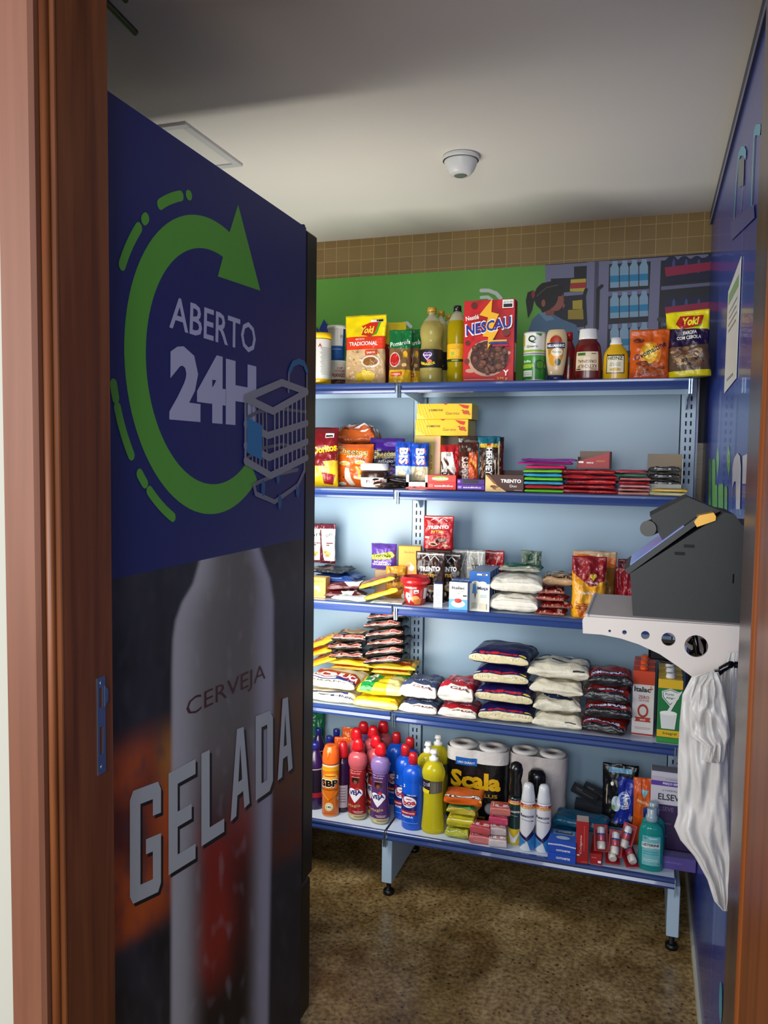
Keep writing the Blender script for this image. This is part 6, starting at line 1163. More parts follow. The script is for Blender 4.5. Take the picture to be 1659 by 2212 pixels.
dup(m1, m1.location+Vector((.001, w*.9, 0)), .0, 'orange and white milk carton directly behind the frontmost one'); dup(m1, m1.location+Vector((.003, w*1.8, 0)), .02, 'orange and white milk carton at the back of its row')
x, w, h, Y = fitb(1418, 1476, 1458, 1606, Z4)
pa_ = [('R', 0, .86, 2, .28, '#d8b01c'), ('P', [(-.7, .62), (0, .72), (.75, .62), (.7, .42), (0, .16), (-.65, .42)], '#d8dcd8'), ('P', [(-.62, .60), (0, .69), (.68, .60), (.62, .43), (0, .20), (-.58, .43)], '#14522c'), ('P', [(-.58, .59), (0, .67), (.62, .59), (.56, .44), (0, .23), (-.52, .44)], '#dfe4df'), T('Porto', -.05, .54, .7, .08, '#14522c', b=.02), T('Alegre', .05, .42, .8, .08, '#14522c', b=.02), ('P', [(.6, .6), (.98, .68), (.2, .1), (-.2, -.2), (-.3, -.05), (.2, .3)], '#dfe0da'), ('P', [(-.8, -.05), (.6, -.05), (.45, -.55), (-.65, -.55)], '#d8dad6'), ('E', -.1, -.05, 1.4, .14, '#eceeea'), ('R', 0, -.70, 2, .22, '#d8b01c'), T('Integral', .05, -.70, 1.1, .1, '#1c3a1c', b=.02), ('R', 0, -.9, 2, .14, '#2f8a3a')]
m2 = milk('milk_carton', 'green milk carton with yellow top and glass of milk, frontmost', x, w*.92, w*.84, h, Y, Z4+.0005, '#14703a', '#d8b01c', pa_, '#dcdcda', 'green milk cartons', '#1a5a2c')
for i, l in enumerate(('second', 'third')): dup(m2, m2.location+Vector((.001, w*.9*(i+1), 0)), .0, 'green and yellow milk carton, %s in its row' % l)

# ---------------------------------------------------------------- bottom shelf
def bottle(name, label, cat, x, Y, z, r, h, prof, body, m, capprof, capc, art=(), lz=(.1, .6), sy=1, group=None, rz=0, capname='cap', blob=None, foot=None, turn=0, capm='plastic', span=70):
    t = thing(name, label, cat, (x, Y, z+.0005), rz, group)
    pr = [(a*r, b*h, body(b) if callable(body) else body) for a, b in [(q[0], q[1]) for q in smoothprof([(p[0], p[1]) for p in prof], 3)]]
    revolve(pr, 28, sy, m, art, lz[0]*h, lz[1]*h, blob=blob, turn=turn, lm='plastic', span=span).build('bottle', t)
    revolve([(a*r, b*h, capc) for a, b in capprof], 22, sy if sy > .75 else .8, capm).build(capname, t)
    return t
z5 = Z5
PLACED = []
def claim(o, r): PLACED.append((o.location.x, o.location.y, r))
def slot(px, py, Y, r, ymax=DP-.012):
    """first free place for a round foot of radius r on the bottom shelf, going back along the line of sight"""
    while Y+r < ymax:
        x = X(px, py, Y)
        if all(math.hypot(x-q[0], Y-q[1]) >= r+q[2] for q in PLACED): PLACED.append((x, Y, r)); return x, Y
        Y += .002
    return None
# purple grape drinks at the left
gp = [(.9, 0), (1, .03), (1, .5), (.96, .6), (.8, .72), (.5, .84), (.36, .90), (.34, .94)]
g0 = bottle('grape_juice_bottle', 'purple bottle with dark blue cap beside the fridge, frontmost', 'juice bottle', X(678, 1700, .04), .05, z5, .042, .262, gp, '#2a1446', 'plastic', [(.40, .90), (.42, .91), (.42, .99), (.36, 1)], '#1c2270', [('R', .1, .1, 1.6, 1.3, '#1a1426'), ('R', .1, .74, 1.6, .04, '#b8a8a0'), ('R', .1, -.62, 1.6, .26, '#8c1c2c'), ('R', .9, .1, .04, 1.4, '#b8a8a0'), T('S', -.1, .2, .4, .4, W_)], (.12, .7), group='purple juice bottles'); claim(g0, .042)
JUICE = []
for i, (px, py, Y, l) in enumerate(((673, 1600, .13, 'second purple bottle, close to the fridge'), (688, 1573, .22, 'purple bottle at the back left, its cap highest'), (727, 1575, .21, 'purple bottle behind the orange spray can'), (712, 1590, .12, 'purple bottle between the orange can and the back row'))):
    JUICE.append((px, py, Y+.04, i, l))
mb = bag(.14, .2, .04, bands((1, '#0f5a3a')), [], seed=230, wr=.006); one('cleaning_bag', 'green plastic bag at the back left beside the fridge', 'bag', mb, (X(672, 1580, .25)-.03, .295, z5+.12), .1)
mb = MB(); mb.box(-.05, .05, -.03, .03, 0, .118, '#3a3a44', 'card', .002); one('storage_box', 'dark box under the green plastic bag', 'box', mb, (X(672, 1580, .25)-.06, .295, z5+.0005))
# insecticide can
x, w, h, Y = fitb(690, 725, 1610, 1766, z5); r = w/2; PLACED.append((x, Y+r, r))
sb = [('R', 0, .90, 2, .18, '#d9a41c'), T('EMBALAGEM', .1, .93, 1.3, .06, '#c86a1c'), T('ECONÔMICA', .1, .84, 1.3, .06, '#c86a1c'), ('E', .1, .52, 1.5, .42, '#e0a83a'), ('R', .05, .62, 1.0, .04, '#a83a1c'), T('SBP', 0, .33, 1.7, .34, W_, b=.12), T('SBP', 0, .33, 1.6, .28, K_, b=.08), T('MULTI-INSETICIDA', 0, .08, 1.5, .06, '#3a2014', b=.02), ('L', [(-.8, 0), (0, -.35), (.8, 0)], .03, '#e8c03a'), ('L', [(0, -.35), (.5, -.1)], .03, '#c84a14'), ('E', 0, -.62, .7, .34, '#e8e4d0'), ('E', 0, -.62, .6, .28, '#c8b04a'), ('E', 0, -.62, .5, .22, '#e8e4d0'), T('14h', 0, -.62, .36, .10, '#2a2a2a', b=.04), ('E', .8, -.3, .2, .14, '#9ab0c0'), ('R', 0, -.88, 1.1, .02, '#a83a14')]
t = thing('insecticide_spray', 'orange aerosol can with orange cap at the left of the bottom shelf', 'spray can', (x, Y+r, z5+.0005))
revolve([(r*.95, 0, '#c8c8c4'), (r, .004, '#d9701a'), (r, h*.70, '#d8d4c8'), (r*.97, h*.72, '#d8d4c8'), (r*.95, h*.735)], 28, m='plastic', front=sb, z0=h*.02, z1=h*.70, turn=.2).build('can', t)
revolve(smoothprof([(r*1.0, h*.72, '#e0601c'), (r*1.0, h*.80, '#e0601c'), (r*.92, h*.89, '#e0601c'), (r*.72, h*.955, '#e0601c')], 3)+[(r*.66, h*.965, '#e0601c'), (r*.3, h*.955, '#c8501c')], 28, m='plastic', front=[('P', [(-.25, .6), (.25, .6), (.0, -.5)], '#c04a14'), ('P', [(-.15, .6), (.15, .6), (0, -.3)], '#f0803a')], z0=h*.74, z1=h*.96).build('cap', t)
# dark bottle with red cap and white label
x = X(740, 1700, .06); r = .029; PLACED.append((x, .06, .034))
bottle('cleaner_bottle', 'dark purple bottle with red cap and back label, between orange can and red bottle', 'cleaner bottle', x, .06, z5, .034, Zt(738, 1601, .06)-z5, [(.95, 0), (1, .03), (1, .45), (.96, .6), (.9, .66), (.8, .72), (.55, .76), (.5, .78)], '#2a1238', 'plastic', [(.62, .77), (.66, .80), (.66, .86), (.5, .95), (.36, .99), (.2, 1)], '#b81c24', [('R', 0, -.3, 1.6, 1.1, '#a89aa4')]+[('R', 0, .1-.13*i, 1.2, .03, '#6a5a6a') for i in range(6)], (.03, .62))
# two orange wrapped air fresheners behind
REFILL = []
for i, (px, pt, Y, l) in enumerate(((757, 1573, .19, 'orange wrapped refill bag at the back, the taller one'), (741, 1593, .13, 'orange wrapped refill bag in front of the taller orange one'))):
    REFILL.append((px, pt, Y, l, i))
def refill(px, pt, Y, l, i):
    q = hit((px, pt), 1, Y); s_ = slot(px, pt+50, Y+.03, .030)
    if s_: one('refill_bag', l, 'refill bag', bag(.072, hit((px, pt), 1, s_[1]).z-z5-.002, .05, bands((1, '#c8521a')), [('E', .2, .5, .5, .2, '#e0903a'), ('L', [(-.5, .8), (.3, .6)], .06, '#e8a060')], kind='pouch', seed=240+i, wr=.006), (s_[0], s_[1], z5+.0005), .2*i, 'orange refill bags')
# floral cleaners
vp = [(.86, 0), (.98, .03), (1, .10), (.90, .30), (.84, .45), (.88, .58), (.84, .63), (.98, .68), (1.0, .74), (.86, .80), (.5, .83), (.42, .845)]
vcap = [(.46, .84), (.46, .855), (.62, .86), (.62, .90), (.52, .945), (.5, .97), (.34, .995), (.2, 1)]
def veja(c, c2, c3):
    art = [('E', .0, .50, .8, .30, '#2e1510'), ('E', .0, .42, .36, .16, '#7a4634'), ('L', [(-.4, .62), (.4, .62)], .02, '#c8a0a0'), ('E', -.33, .02, .85, .30, '#dcd8e0'), ('E', .33, .02, .85, .30, '#dcd8e0'), ('P', [(-.72, -.02), (.72, -.02), (0, -.38)], '#dcd8e0'), T('VEJA', 0, .0, 1.25, .22, '#1a1a5c', b=.10, rot=10), ('E', .2, .17, .36, .11, '#b83028'), T('Magia', -.1, -.5, 1.2, .14, '#c8a868', rot=8), ('R', .3, -.70, .9, .02, '#d8b8b8'), ('R', .3, -.75, .7, .02, '#d8b8b8'), ('E', .3, -.92, 1.3, .16, '#c0b488'), ('E', .4, -.90, 1.0, .08, '#8a7a58'), T('VEJA perfume', 0, .86, 1.2, .06, c3), T('Secrets', 0, .78, .9, .06, c3)]
    return art
def vb(name, label, px0, px1, pt, Y, c, c2, c3, group, w0=.038, dz=None):
    h = Zt((px0+px1)/2, pt, Y)-z5; x = X((px0+px1)/2, 1700, Y)
    return bottle(name, label, 'cleaner bottle', x, Y+.012, z5, w0, h, vp, lambda b: (c2 if b > .62 else c) if b > .06 else '#a8a07c', 'plastic', vcap, '#c4141e', veja(c, c2, c3), (.02, .66), .8, group, capname='red_cap')
v1 = vb('floral_cleaner', 'red floral cleaner bottle with red cap, in the front row', 749, 791, 1597, -.02+.02, '#8c1c20', '#b05058', '#e0b0b0', 'floral cleaners')
v2 = vb('floral_cleaner', 'light purple floral cleaner bottle with red cap, in the front row', 797, 841, 1607, -.02+.015, '#4e2c5e', '#8068a0', '#c8b8d8', 'floral cleaners')
hv = Zt(817, 1607, -.005)-z5; claim(v1, .0365); claim(v2, .0365)
for i, (px, pt, Y, src, l) in enumerate(((812, 1600, .07, v1, 'red floral cleaner directly behind the front purple one'), (770, 1590, .075, v1, 'red floral cleaner directly behind the front red one'), (806, 1592, .13, v1, 'red floral cleaner in the third row'), (785, 1582, .14, v2, 'purple floral cleaner standing further back, between the red ones'), (828, 1573, .18, v1, 'red floral cleaner at the very back, cap highest'))):
    s_ = slot(px, pt, Y, .0365)
    if s_: dup(src, (*s_, z5+.0005), .15*i-.3, l)
# blue disinfectants
bp_ = [(.92, 0), (1, .02), (1, .55), (.97, .62), (1.02, .68), (.98, .74), (.8, .80), (.5, .835), (.42, .845)]
bcap = [(.42, .84), (.42, .94), (.38, .98), (.26, .998), (.1, 1)]
x, w, h, Y = fitb(863, 909, 1632, 1795, z5)
boa = [('P', [(-.95, .42), (.55, .35), (.5, -.7), (-.95, -.75)], '#14246a'), ('E', -.15, -.02, 1.25, .62, '#dcdce4'), T('boa', -.08, -.04, 1.0, .30, '#a81c2c', b=.10, rot=8), T('Q', -.65, .2, .3, .3, '#b81c2c', b=.1), ('E', -.1, .14, .5, .06, '#a81c2c'), ('R', -.1, -.22, .6, .03, '#4a5a9a'), T('2', -.5, .85, .16, .16, W_, b=.03), T('COM CLORO', .1, .38, .7, .06, W_, b=.02), ('P', [(-.9, -.52), (.5, -.46), (.4, -.72), (-.9, -.76)], '#9c2030'), T('DESINFETANTE', -.2, -.62, 1.1, .07, W_, b=.03), T('POEIRA', -.2, -.82, .9, .1, W_, b=.05), ('R', 0, -1.15, 1.2, .02, '#8ab0e0')]
d0 = bottle('bleach_bottle', 'bright blue bleach bottle with red cap, frontmost', 'bleach bottle', x, Y+w/2*.85, z5, w/2, h, bp_, '#0f50c0', 'plastic', bcap, '#b81c24', boa, (.14, .62), .85, 'blue bleach bottles', capname='red_cap'); rb = w/2*.95; claim(d0, rb)
for i, (px, pt, Y, l) in enumerate(((876, 1614, .08, 'bright blue bleach bottle directly behind the frontmost'), (886, 1596, .16, 'blue bleach bottle in the third row, to the right'), (857, 1583, .19, 'dark blue bleach bottle at the back left, next to the purple cleaners'))):
    s_ = slot(px, pt, Y, rb)
    if s_: dup(d0, (*s_, z5+.0005), .1+.1*i, l)
# yellow detergents
dp = [(.92, 0), (1, .03), (.98, .08), (.88, .25), (.84, .42), (.86, .50), (.88, .62), (1.0, .70), (.96, .76), (.7, .83), (.34, .87), (.30, .88)]
dcap = [(.36, .865), (.40, .87), (.40, .905), (.22, .915), (.22, .95), (.36, .955), (.30, .97), (.24, 1.0)]
x, w, h, Y = fitb(906, 956, 1626, 1803, z5)
e0 = bottle('detergent_bottle', 'yellow dish detergent bottle with white cap, frontmost', 'detergent bottle', x, Y+w/2*.8, z5, w/2, h, dp, '#dccf28', 'liquid', dcap, '#dfe0dc', [('P', [(-1, -.9), (-.1, -.9), (-.1, .9), (-1, .9)], '#2a1f2c'), ('P', [(-.1, -.9), (1, -.7), (1, .8), (-.1, .9)], '#5a5548'), ('R', .3, 0, .04, 1.4, '#7a7a6a'), ('R', .5, 0, .04, 1.4, '#7a7a6a'), T('ypol', -.55, .25, .8, .62, W_, b=.12), T('ypol', -.55, .25, .72, .5, '#1c1c4a', b=.06), ('P', [(-1, -.95), (-.2, -.95), (-.15, -.45), (-1, -.3)], '#d8c41c')], (.48, .66), .8, 'yellow detergent bottles', capname='white_cap'); rd = w/2*.92; claim(e0, rd)
for i, (px, pt, Y, l) in enumerate(((925, 1612, .07, 'yellow detergent bottle directly behind the frontmost'), (947, 1587, .17, 'yellow detergent bottle at the back, beside the toilet paper'))):
    s_ = slot(px, pt, Y, rd)
    if s_: dup(e0, (*s_, z5+.0005), .2*i, l)
for q in REFILL: refill(*q)
for px, py, Y, i, l in JUICE:
    s_ = slot(px, py, Y, .033, DP-.002)
    if s_: dup(g0, (*s_, z5+.0005), .1*i, l, (.8, .8, max(.8, (hit((px, py), 1, s_[1]).z-z5)/.262)))
# toilet paper packs
def rollpack(x, w, h, Y, name, label, wrap, art, dd=.11):
    t = thing(name, label, 'toilet paper', (x, Y, z5+.0005)); r = w/4*.99
    def sq(u): return math.copysign(1, u)
    mb = MB()
    def S(a, z, o=0):
        # rounded rectangle outline, slightly waisted between the rolls
        ca, sa = math.cos(a), math.sin(a); n = 3.2; k = (abs(ca)**n+abs(sa)**n)**(-1/n); hw = w/2; hd = dd/2
        px, py = ca*k*hw, sa*k*hd; py *= 1-.10*math.exp(-(px/(w*.05))**2)
        return (px*(1+o/hw), py*(1+o/hd), z)
    NN = 64; zs = [0, .004, h*.2, h*.4, h*.48, h*.52, h*.6, h*.8, h*.97]
    base = 0
    for z in zs:
        o = -.004 if z in (0,) else (-.002 if abs(z-h*.5) < h*.03 else .001*math.sin(z*90))
        for i in range(NN): mb.v.append(S(2*PI*i/NN, z, o))
    for j in range(len(zs)-1):
        for i in range(NN): a = j*NN+i; b = j*NN+(i+1) % NN; mb.face((a, b, b+NN, a+NN), wrap(zs[j]/h), 'film', True)
    mb.face(list(range(NN))[::-1], '#ddd', 'film')
    SF = lambda u, v, o: (u*w/2*.98, S(-PI/2+math.asin(max(-1, min(1, u*.98)))*.6, 0)[1]-o-.0015-.0*v, h/2+v*h/2)
    def front(u, v, o):
        best = None; tx = u*w/2
        a = -PI/2; lo, hi = -PI*.75, -PI*.25
        for _ in range(22):
            m_ = (lo+hi)/2
            if S(m_, 0)[0] < tx: lo = m_
            else: hi = m_
        p = S(lo, 0); return (p[0], p[1]-o-.001, h/2+v*h/2)
    mb.art(art, front, 'film', w/2, h/2, me=.12); mb.build('wrapper', t)
    for sx in (-1, 1):
        if True:
            mb = MB(); cx, cy_ = sx*w/4*.98, 0; rr = w/4*.93
            mb.lathe([(rr*.97, h*.97-.002, '#cfcbc8'), (rr*.99, h*.985, '#d2cecb'), (rr*.94, h, '#cfcbc8'), (rr*.36, h*1.0, '#b4a8a0'), (rr*.34, h*.985, '#7a6a62'), (rr*.3, h*.97, '#6a5a52')], 26, cx, cy_, m='film_matte', capb=False); mb.build('paper_roll', t)
    return t
x, w, h = fit(960, 1094, 1618, .11, z5)
rollpack(x, w, h, .17, 'toilet_paper_pack', 'black wrapped toilet paper pack with large yellow lettering', lambda f: '#0c0c10' if f < .78 else '#cfcbc8', [('R', -.3, .62, .7, .20, '#1f5aa8'), T('USO DIÁRIO', -.3, .60, .56, .07, W_, b=.02), T('Scala', .0, .15, 1.65, .46, '#d0a218', b=.10), T('PLUS', .45, -.22, .55, .10, '#b08a2a', b=.04), ('E', .5, -.55, .34, .30, '#8a8a90'), ('E', .5, -.55, .26, .22, '#a8a8b0'), ('R', .2, -.8, .3, .06, '#6a5a2a')])
x, w, h = fit(1097, 1222, 1632, .13, z5)
rollpack(x, w, h, .19, 'toilet_paper_pack', 'plain white toilet paper pack behind the spray cans', lambda f: '#b8b0ae', [('E', .92, -.2, .12, .5, '#8c2030'), ('E', -.92, -.2, .10, .4, '#8c4a30'), ('E', .96, -.2, .10, .4, '#d8d0d0')], .11)
# steel wool and sponges
x, w, h, Y = fitb(961, 1035, 1706, 1740, z5+.10); Yv = .0
zs_ = z5
def blk(name, label, cat, px0, px1, z, th, dep, Y, col, art, seed, group, rz=0, py=1780, **k):
    return lay(name, label, cat, px0, px1, py, z, th, dep, Y, bands((1, col)), art, rz=rz, group=group, seed=seed, nu=18, nv=18, sqx=6, sqy=6, **k)
sq = [T('Scotch', -.2, -.7, .7, .2, '#e8e8d0', b=.02)]
blk('sponge_pack', 'yellow green sponge pack, lowest of the sponge pile', 'sponge pack', 961, 1011, z5+.001, .040, .10, -.035, '#a8a838', [('R', 0, -.6, 1.3, .1, '#6a7a3a'), T('Esfrebom', 0, -.7, 1.0, .14, '#e0e0b8', b=.02)], 250, 'sponge packs', .0, 1800, wr=.004)
blk('sponge_pack', 'yellow sponge pack, middle of the sponge pile', 'sponge pack', 964, 1022, z5+.042, .042, .10, -.03, '#c2b628', [('L', [(-.6, -.8), (.5, -.7)], .08, '#e8e0a0'), ('R', .1, -.5, 1.0, .1, '#8a7a2a')], 251, 'sponge packs', .05, 1770, wr=.004)
blk('sponge_pack', 'yellow green sponge pack with orange label, topmost of the sponge pile', 'sponge pack', 966, 1028, z5+.085, .034, .09, -.02, '#a89a30', [('R', 0, -.3, 1.2, .5, '#3f8a4a'), ('R', .1, -.6, 1.2, .2, '#d06a20')], 252, 'sponge packs', -.05, 1745, wr=.004)
blk('steel_wool_pack', 'orange steel wool pack with upside down lettering on the sponges', 'steel wool pack', 958, 1038, z5+.120, .042, .09, -.015, '#cc5a14', [('R', 0, -.55, 1.4, .5, '#3a1810'), T('ASSOLAN', 0, -.55, 1.3, .36, '#e8e0d8', rot=180, b=.06), ('R', .6, -.85, .3, .2, '#e0b04a')], 253, None, .08, 1725, wr=.003)
# soaps
def soap(label, px, py, z, Y, c, seed, rz, ln=.075):
    x = X(px, py, Y); return one('soap_bar', label, 'soap bar', fillbag(ln, .06, .034, bands((1, c)), [('E', .1, -.1, 1.0, 1.0, mix(c, '#a01020', .5)), T('lux', .1, -.1, .6, .4, mix(c, '#ffffff', .5), b=.03)], seed=seed, wr=.001, nu=18, nv=18, side_in=0, sqx=7, sqy=6), (x, Y+.03, z), rz, 'soap bars')
soap('pink soap bar at the shelf edge, lowest of the left pair', 1033, 1825, z5+.001, -.045, '#c06a68', 260, .1)
soap('deep pink soap bar on top of the left pair', 1037, 1800, z5+.036, -.042, '#b04a50', 261, -.05)
soap('pale white soap bar at the shelf edge, right of the pink pair', 1072, 1828, z5+.001, -.05, '#c8bcbc', 262, .15, .065)
soap('greyish pink soap bar lying on the white one', 1072, 1800, z5+.036, -.03, '#b8a8a8', 263, .1, .065)
soap('bright pink soap bar, third in the right pile', 1076, 1780, z5+.071, -.02, '#b03a58', 264, 0, .07)
soap('salmon soap bar on top of the right pile', 1078, 1755, z5+.106, -.02, '#b4645c', 265, .12, .075)
soap('white soap bar behind the left pink pair', 1045, 1775, z5+.001, .03, '#a8a8a0', 266, 0, .07)
# deodorant sprays
spp = [(.96, 0), (1, .02), (1, .68), (.96, .71), (.9, .73)]
rex = lambda d: [('R', 0, .92, 2, .12, '#a82428'), ('R', 0, .84, 2, .10, '#d08a1c'), T('GANHE', .0, .93, 1.0, .06, W_, b=.02), T('MAIS 33%', .0, .84, 1.0, .06, '#f0d8a0', b=.02), T('Rexona', -.1, .48, 1.5, .13, '#2a2a44' if not d else '#d8d8d8', b=.03), ('L', [(-.7, .32), (.5, .26)], .03, '#8a8a94'), ('E', .5, .27, .2, .05, '#2a2a34')]
fx_ = [('P', [(-1, -.25), (-.1, -.45), (1, .1), (1, -.2), (.0, -.62), (-1, -.4)], '#1a1c50'), ('P', [(.0, -.62), (1, -.2), (1, -1), (.3, -1)], '#2f78b8'), ('P', [(-1, -.42), (-.1, -.62), (-.9, -.95), (-1, -.95)], '#2f78b8'), ('P', [(-.0, -.62), (.35, -1), (-.55, -1)], '#c8d0d8')]
for i, (a, b, pt, pb, dk, l) in enumerate(((1096, 1126, 1652, 1826, 1, 'dark green and yellow deodorant spray with black cap'), (1121, 1155, 1697, 1840, 0, 'white and blue deodorant spray with white cap, left one of the pair'), (1155, 1189, 1701, 1844, 0, 'white and blue deodorant spray with white cap, right one of the pair'))):
    x, w, h, Y = fitb(a, b, pt, pb, z5); r = w/2
    if not dk: bottle('deodorant_spray', l, 'deodorant spray', x, Y+r, z5, r, h, spp, '#d4d4da', 'plastic', [(.86, .73), (.9, .75), (.86, .80), (.72, .90), (.66, .96), (.5, .99), (.2, 1)], '#cfd2d6', rex(0)+fx_, (.02, .72), group='white deodorant sprays', capname='cap', turn=.1)
    else: bottle('deodorant_spray', l, 'deodorant spray', x, Y+r, z5, r*1.0, h, [(.96, 0), (1, .02), (1, .55), (.96, .57), (.8, .59)], lambda q: '#c8a81c' if q < .16 else '#0f2f2e', 'plastic', [(.9, .585), (.95, .62), (.9, .72), (.75, .78), (.95, .86), (1.0, .92), (.8, .98), (.4, 1)], '#121214', rex(1)+[('P', [(-.8, -.35), (0, -.75), (.9, -.3), (.2, -.95), (-.3, -.95)], '#c8ccd0'), ('P', [(-1, -.6), (-.3, -.95), (-1, -1)], '#c8a81c'), ('P', [(.3, -.95), (1, -.5), (1, -1)], '#c8a81c')], (.02, .56), group='dark deodorant sprays')
x = X(1158, 1680, .05); h = Zt(1158, 1664, .07)-z5
bottle('deodorant_spray', 'black capped dark spray standing behind the white pair', 'deodorant spray', x, .08, z5, .032, h, [(.96, 0), (1, .02), (1, .60), (.9, .63)], '#1a1a20', 'plastic', [(.9, .62), (1, .66), (.95, .76), (1.05, .86), (1.0, .94), (.7, .99), (.3, 1)], '#121216', [('R', 0, 0, 1.6, 1.0, '#8a2a34')], (.05, .55), group='dark deodorant sprays')
# cotton swabs, teal pads, toothpaste
for i in range(2):
    x, w, h, Y = fitb(1183, 1244, 1822, 1864, z5); 
    a_ = [T('COTONETES', .1, -.0, 1.0, .5, W_, b=.04)]
    if i: a_ = [T('COTONETES', .1, -.45, 1.0, .3, W_, b=.04)]+[('E', -.95+.1*k, .55-.12*abs(k-9)/9, .07, .3, W_) for k in range(20)]
    one('cotton_swab_box', 'blue cotton swab box, '+('lower of the two' if not i else 'upper of the two with white dots along its edge'), 'cotton swab box', carton(w, .10, .030 if not i else .042, {'front': '#1a48b0', 'right': '#163a90', 'top': '#2a5ab8'}, a_, top=[('R', 0, .5, 1.6, .7, '#6a8aa8'), ('R', 0, .5, 1.2, .4, '#28486a'), T('COTONETES', 0, .6, 1.0, .2, '#c8d0d8', b=.03), ('E', 0, -.35, 1.0, .5, '#a8c0e0')]), (x, Y+.05, z5+.001+i*.031), .0, 'cotton swab boxes')
x = X(1215, 1790, .10); one('pad_pack', 'dark teal pack lying behind the cotton swab boxes', 'pad pack', fillbag(.15, .10, .07, bands((1, '#0f4a66')), [('R', .2, -.7, .8, .3, '#0a2a40'), ('L', [(.1, -.6), (.6, -.6)], .05, '#3a7a98')], seed=270, wr=.003), (x, .083, z5+.001), 0, 'teal pad packs')
one('pad_pack', 'dark teal pack on top, behind the cotton swab boxes', 'pad pack', fillbag(.19, .10, .045, bands((1, '#115270')), [('R', .3, -.75, .6, .4, '#0d3148')], seed=271, wr=.003), (X(1250, 1765, .08)+.01, .083, z5+.072), -.1, 'teal pad packs')
for i, (px, l) in enumerate(((1258, 'black razor pack leaning behind the teal packs, left one'), (1282, 'black razor pack leaning behind the teal packs, right one'))):
    one('razor_pack', l, 'razor pack', carton(.10, .02, .035, {'front': '#17181c', 'top': '#2a2c30', 'right': '#101114'}, [('R', 0, 0, 1.4, .3, '#3a3c42'), ('R', -.5, .4, .5, .2, '#5a5c62')]), (X(px, 1745, .2), .215+.022*i, z5+.125), .0, 'black razor packs', ry=.45)
for i in range(2): bpy.data.objects['razor_pack' if not i else 'razor_pack.001'].rotation_euler.y = .4
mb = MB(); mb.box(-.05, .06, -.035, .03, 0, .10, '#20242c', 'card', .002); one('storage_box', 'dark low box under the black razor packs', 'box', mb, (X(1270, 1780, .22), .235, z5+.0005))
# toothpaste boxes
col_ = [T('Colgate', 0, 0, 1.5, .5, W_, b=.05), ('R', .8, .2, .2, .5, W_)]
x, w, h, Y = fitb(1243, 1270, 1775, 1866, z5)
one('toothpaste_box', 'red toothpaste box standing upright', 'toothpaste box', carton(w, .05, h, {'front': '#a41c20', 'right': '#8a1418', 'top': '#b8a8a0'}, [T('Colgate', -.2, -.1, 3.2, .12, '#e8a8a0', rot=90, b=.03), ('R', .3, .2, .1, 1.2, '#c85a50'), ('R', -.6, -.6, .4, .06, W_), ('R', .4, -.9, 1, .1, '#c83a30')]), (x, Y+.025, z5+.0005), .08, 'red toothpaste boxes')
x, w, h, Y = fitb(1274, 1300, 1830, 1872, z5)
one('toothpaste_box', 'red toothpaste box lying end on at the shelf edge', 'toothpaste box', carton(w, .15, .038, {'front': '#a01a20', 'right': '#8a1418', 'top': '#a8201f'}, [('R', .6, -.4, .5, .4, W_), ('R', -.3, .3, .8, .1, '#d88a80')], top=[T('Colgate', 0, -.4, 1.2, .18, W_, rot=90, b=.04)]), (x, max(Y, -.05)+.075, z5+.0005), 0, 'red toothpaste boxes')
# blister packs with roll-on bottles
def blister(label, px, py, z, Y, rz, rx, ry=0):
    t = thing('rollon_blister', label, 'blister pack', (X(px, py, Y), Y, z), rz, 'red blister packs', rx); t.rotation_euler.y = ry
    mb = MB(); mb.box(-.024, .024, -.045, .045, 0, .0025, '#a01c24', 'card', .0006); mb.art([('R', 0, .7, 1.4, .2, '#b85a60'), ('E', 0, 0, 1.5, .9, '#8a1420')], lambda u, v, o: (u*.024, v*.045, .0025+o), 'card', .024, .045, me=9); mb.build('backing_card', t)
    mb = revolve([(.012, -.038, '#d8d0c4'), (.014, -.034, '#d8d4cc'), (.014, -.014, '#c8c4c0'), (.011, -.012, '#b84a58'), (.0125, -.008, '#b84a58'), (.0125, .008, '#3a4a9a'), (.0125, .014, '#dcdce0'), (.0125, .030, '#dcdce0'), (.008, .036, '#dcdce0')], 20, m='plastic')
    mb.v = [(a, c, b+.017) for a, b, c in mb.v]; mb.build('rollon_bottle', t)
    mb = MB(); mb.grid(lambda u, v: (u*.019, v*.042, .0026+.026*max(0, 1-u**6)**.5*max(0, 1-v**8)**.5), 14, 10, '#fff', 'blister'); mb.build('blister_shell', t)
    return t
b0 = blister('red blister pack of a small roll-on, upper left, its bottle upright', 1298, 1800, z5+.075, .0, .15, 1.05)
for i, (px, py, z, Y, rz, rx, ry, l) in enumerate(((1330, 1815, z5+.066, -.005, -.05, 1.0, 0, 'red blister pack of a small roll-on, upper middle'), (1356, 1800, z5+.085, .02, -.35, 1.1, .1, 'red blister pack leaning to the right beside the blue mouthwash'), (1322, 1846, z5+.026, .0, .1, .45, 0, 'red blister pack at the bottom, white bottle facing out'), (1358, 1851, z5+.028, .0, .4, .5, 0, 'red blister pack at the bottom right, beside the mouthwash'))):
    q = dup(b0, (X(px, py, Y), Y, z), rz, l, rx=rx, ry=ry)
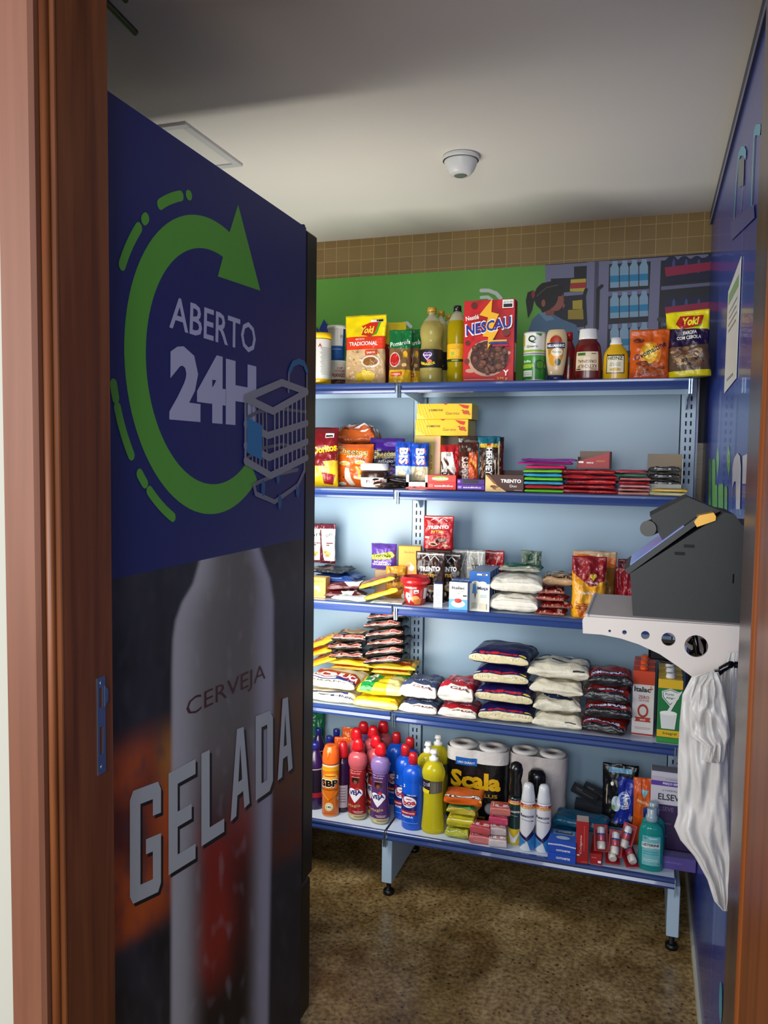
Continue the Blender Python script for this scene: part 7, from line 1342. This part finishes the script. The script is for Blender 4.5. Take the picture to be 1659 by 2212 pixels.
# sanitary pads
x, w, h = fit(1301, 1378, 1660, .14, z5)
aw = [('R', 0, .84, 1.3, .12, '#6aa0c0'), ('P', [(-.1, .7), (.8, .65), (.75, -.2), (.5, -.5), (-.35, -.5), (-.1, -.1)], '#1a2f98'), ('E', .25, .10, .75, .46, '#9ab8d8'), ('E', .3, .10, .6, .38, '#2a4ab0'), T('Always', .35, .08, .9, .22, W_, rot=-80, b=.04), ('E', -.2, 0, .5, .4, '#b8c8d8'), ('E', -.45, .5, .16, .1, W_), ('R', -.75, .2, .05, .5, '#a89a80'), ('E', -.35, -.1, .18, .14, '#6a9a5a'), ('R', .1, -.68, 1.5, .16, '#5a92b0'), ('R', .1, -.95, .8, .1, '#2a2a30'), ('R', -.6, -.88, .3, .16, '#8a8a94'), T('8', .2, -.92, .16, .1, W_)]
one('sanitary_pad_pack', 'black and blue pad pack standing behind the blister packs', 'pad pack', bag(w, h, .07, bands((1, '#0d0e12')), aw, kind='pouch', seed=280, wr=.004, crimp=.02), (x, .18, z5+.0005), 0)
sp('sanitary_pad_pack', 'orange and blue pad pack squeezed beside the tall white box', 'pad pack', 1368, 1412, 1685, .12, z5, .05, bands((-.1, '#b8480f'), (.5, '#c4581a'), (1, '#c8521a')), [('P', [(-.3, .7), (.5, .7), (.1, .45)], '#7ab0c8'), ('P', [(0, .2), (.9, .3), (.9, -.6), (.1, -.4)], '#1a2a7a'), ('L', [(-.6, .4), (.6, .3)], .08, '#d8a07a')], seed=281, wr=.003)
# hair product box
x, w, h = fit(1406, 1500, 1677, .06, z5); hh = h
el = [('R', 0, .84, 2, .1, '#b8b4c0'), T("L'ORÉAL", .0, .84, .6, .04, '#6a6a74'), ('R', 0, .73, 2, .11, '#5a3a9a'), T('PREÇO ESPECIAL', .1, .73, 1.1, .06, W_, b=.03), T("L'ORÉAL", -.1, .58, .7, .05, '#5a5a64'), T('ELSEVE', -.05, .42, 1.2, .15, '#2a2a34', b=.02), ('R', 0, -.38, 2, 1.24, '#3a2a50'), T('ELSEVE', -.3, .14, .8, .10, '#7a6a90'), ('R', 0, -.92, 2, .14, '#5a4a98'), ('R', -.4, -.2, .8, .03, '#6a5a80'), ('R', -.4, -.5, .5, .03, '#6a5a80')]
one('hair_care_box', 'tall white and purple hair care box behind the mouthwash', 'box', carton(w, .06, h, {'front': '#c8c6d0', 'right': '#a09ab0', 'top': '#8a8a94'}, el), (x, .12, z5+.0005), 0, 'hair care boxes')
a = X(1396, 1835, .0); w = .13
mb = carton(w, .05, .044, {'front': '#584a90', 'right': '#4a3c80', 'top': '#6a6494'}, [T('CHRONO', -.2, .1, 1.0, .3, '#8a84b0')], top=[T('CHRONO', 0, 0, 1.2, .4, '#8a84b0')])
one('hair_care_box', 'low purple box lying past the right end of the bottom shelf', 'box', mb, (GW+.0, .03, z5+.0005), 0, 'hair care boxes')
# mouthwash
lp = [(.92, 0), (1, .02), (1, .50), (.97, .60), (.84, .70), (.5, .76), (.38, .77), (.36, .80)]
lcap = [(.44, .79), (.48, .80), (.48, .88), (.40, .89), (.40, .99), (.34, 1)]
x, w, h, Y = fitb(1379, 1434, 1752, 1884, z5)
ls = [('P', [(-.8, -1), (.9, -1), (.9, .9), (-.8, .9)], '#6fb4ba'), T('5X', -.5, .76, .4, .14, '#14708a', b=.05), ('R', .2, .76, .7, .06, '#c8e0e0'), ('R', 0, .3, 1.7, .36, '#c8d8d8'), T('LISTERINE', 0, .34, 1.5, .17, '#17171c', b=.05), T('COOL MINT', .1, .14, .9, .07, '#4a8a94'), ('R', 0, -.1, 1.3, .05, '#2f98a0'), ('R', 0, -.25, 1.4, .06, '#3aa0a8'), ('R', 0, -.6, 1.3, .03, '#d0e4e4'), ('R', 0, -.7, 1.3, .03, '#d0e4e4'), ('R', .7, -.85, .1, .06, K_)]
l0 = bottle('mouthwash_bottle', 'teal mouthwash bottle with clear cap at the shelf edge, front one', 'mouthwash bottle', x, Y+w*.30, z5, w/2, h, lp, '#2aa8a4', 'liquid', lcap, '#8fa4b0', ls, (.10, .60), .58, 'mouthwash bottles', span=52)
dup(l0, (x+.006, Y+w*.30+.055, z5+.0005), .1, 'teal mouthwash bottle directly behind the front one')
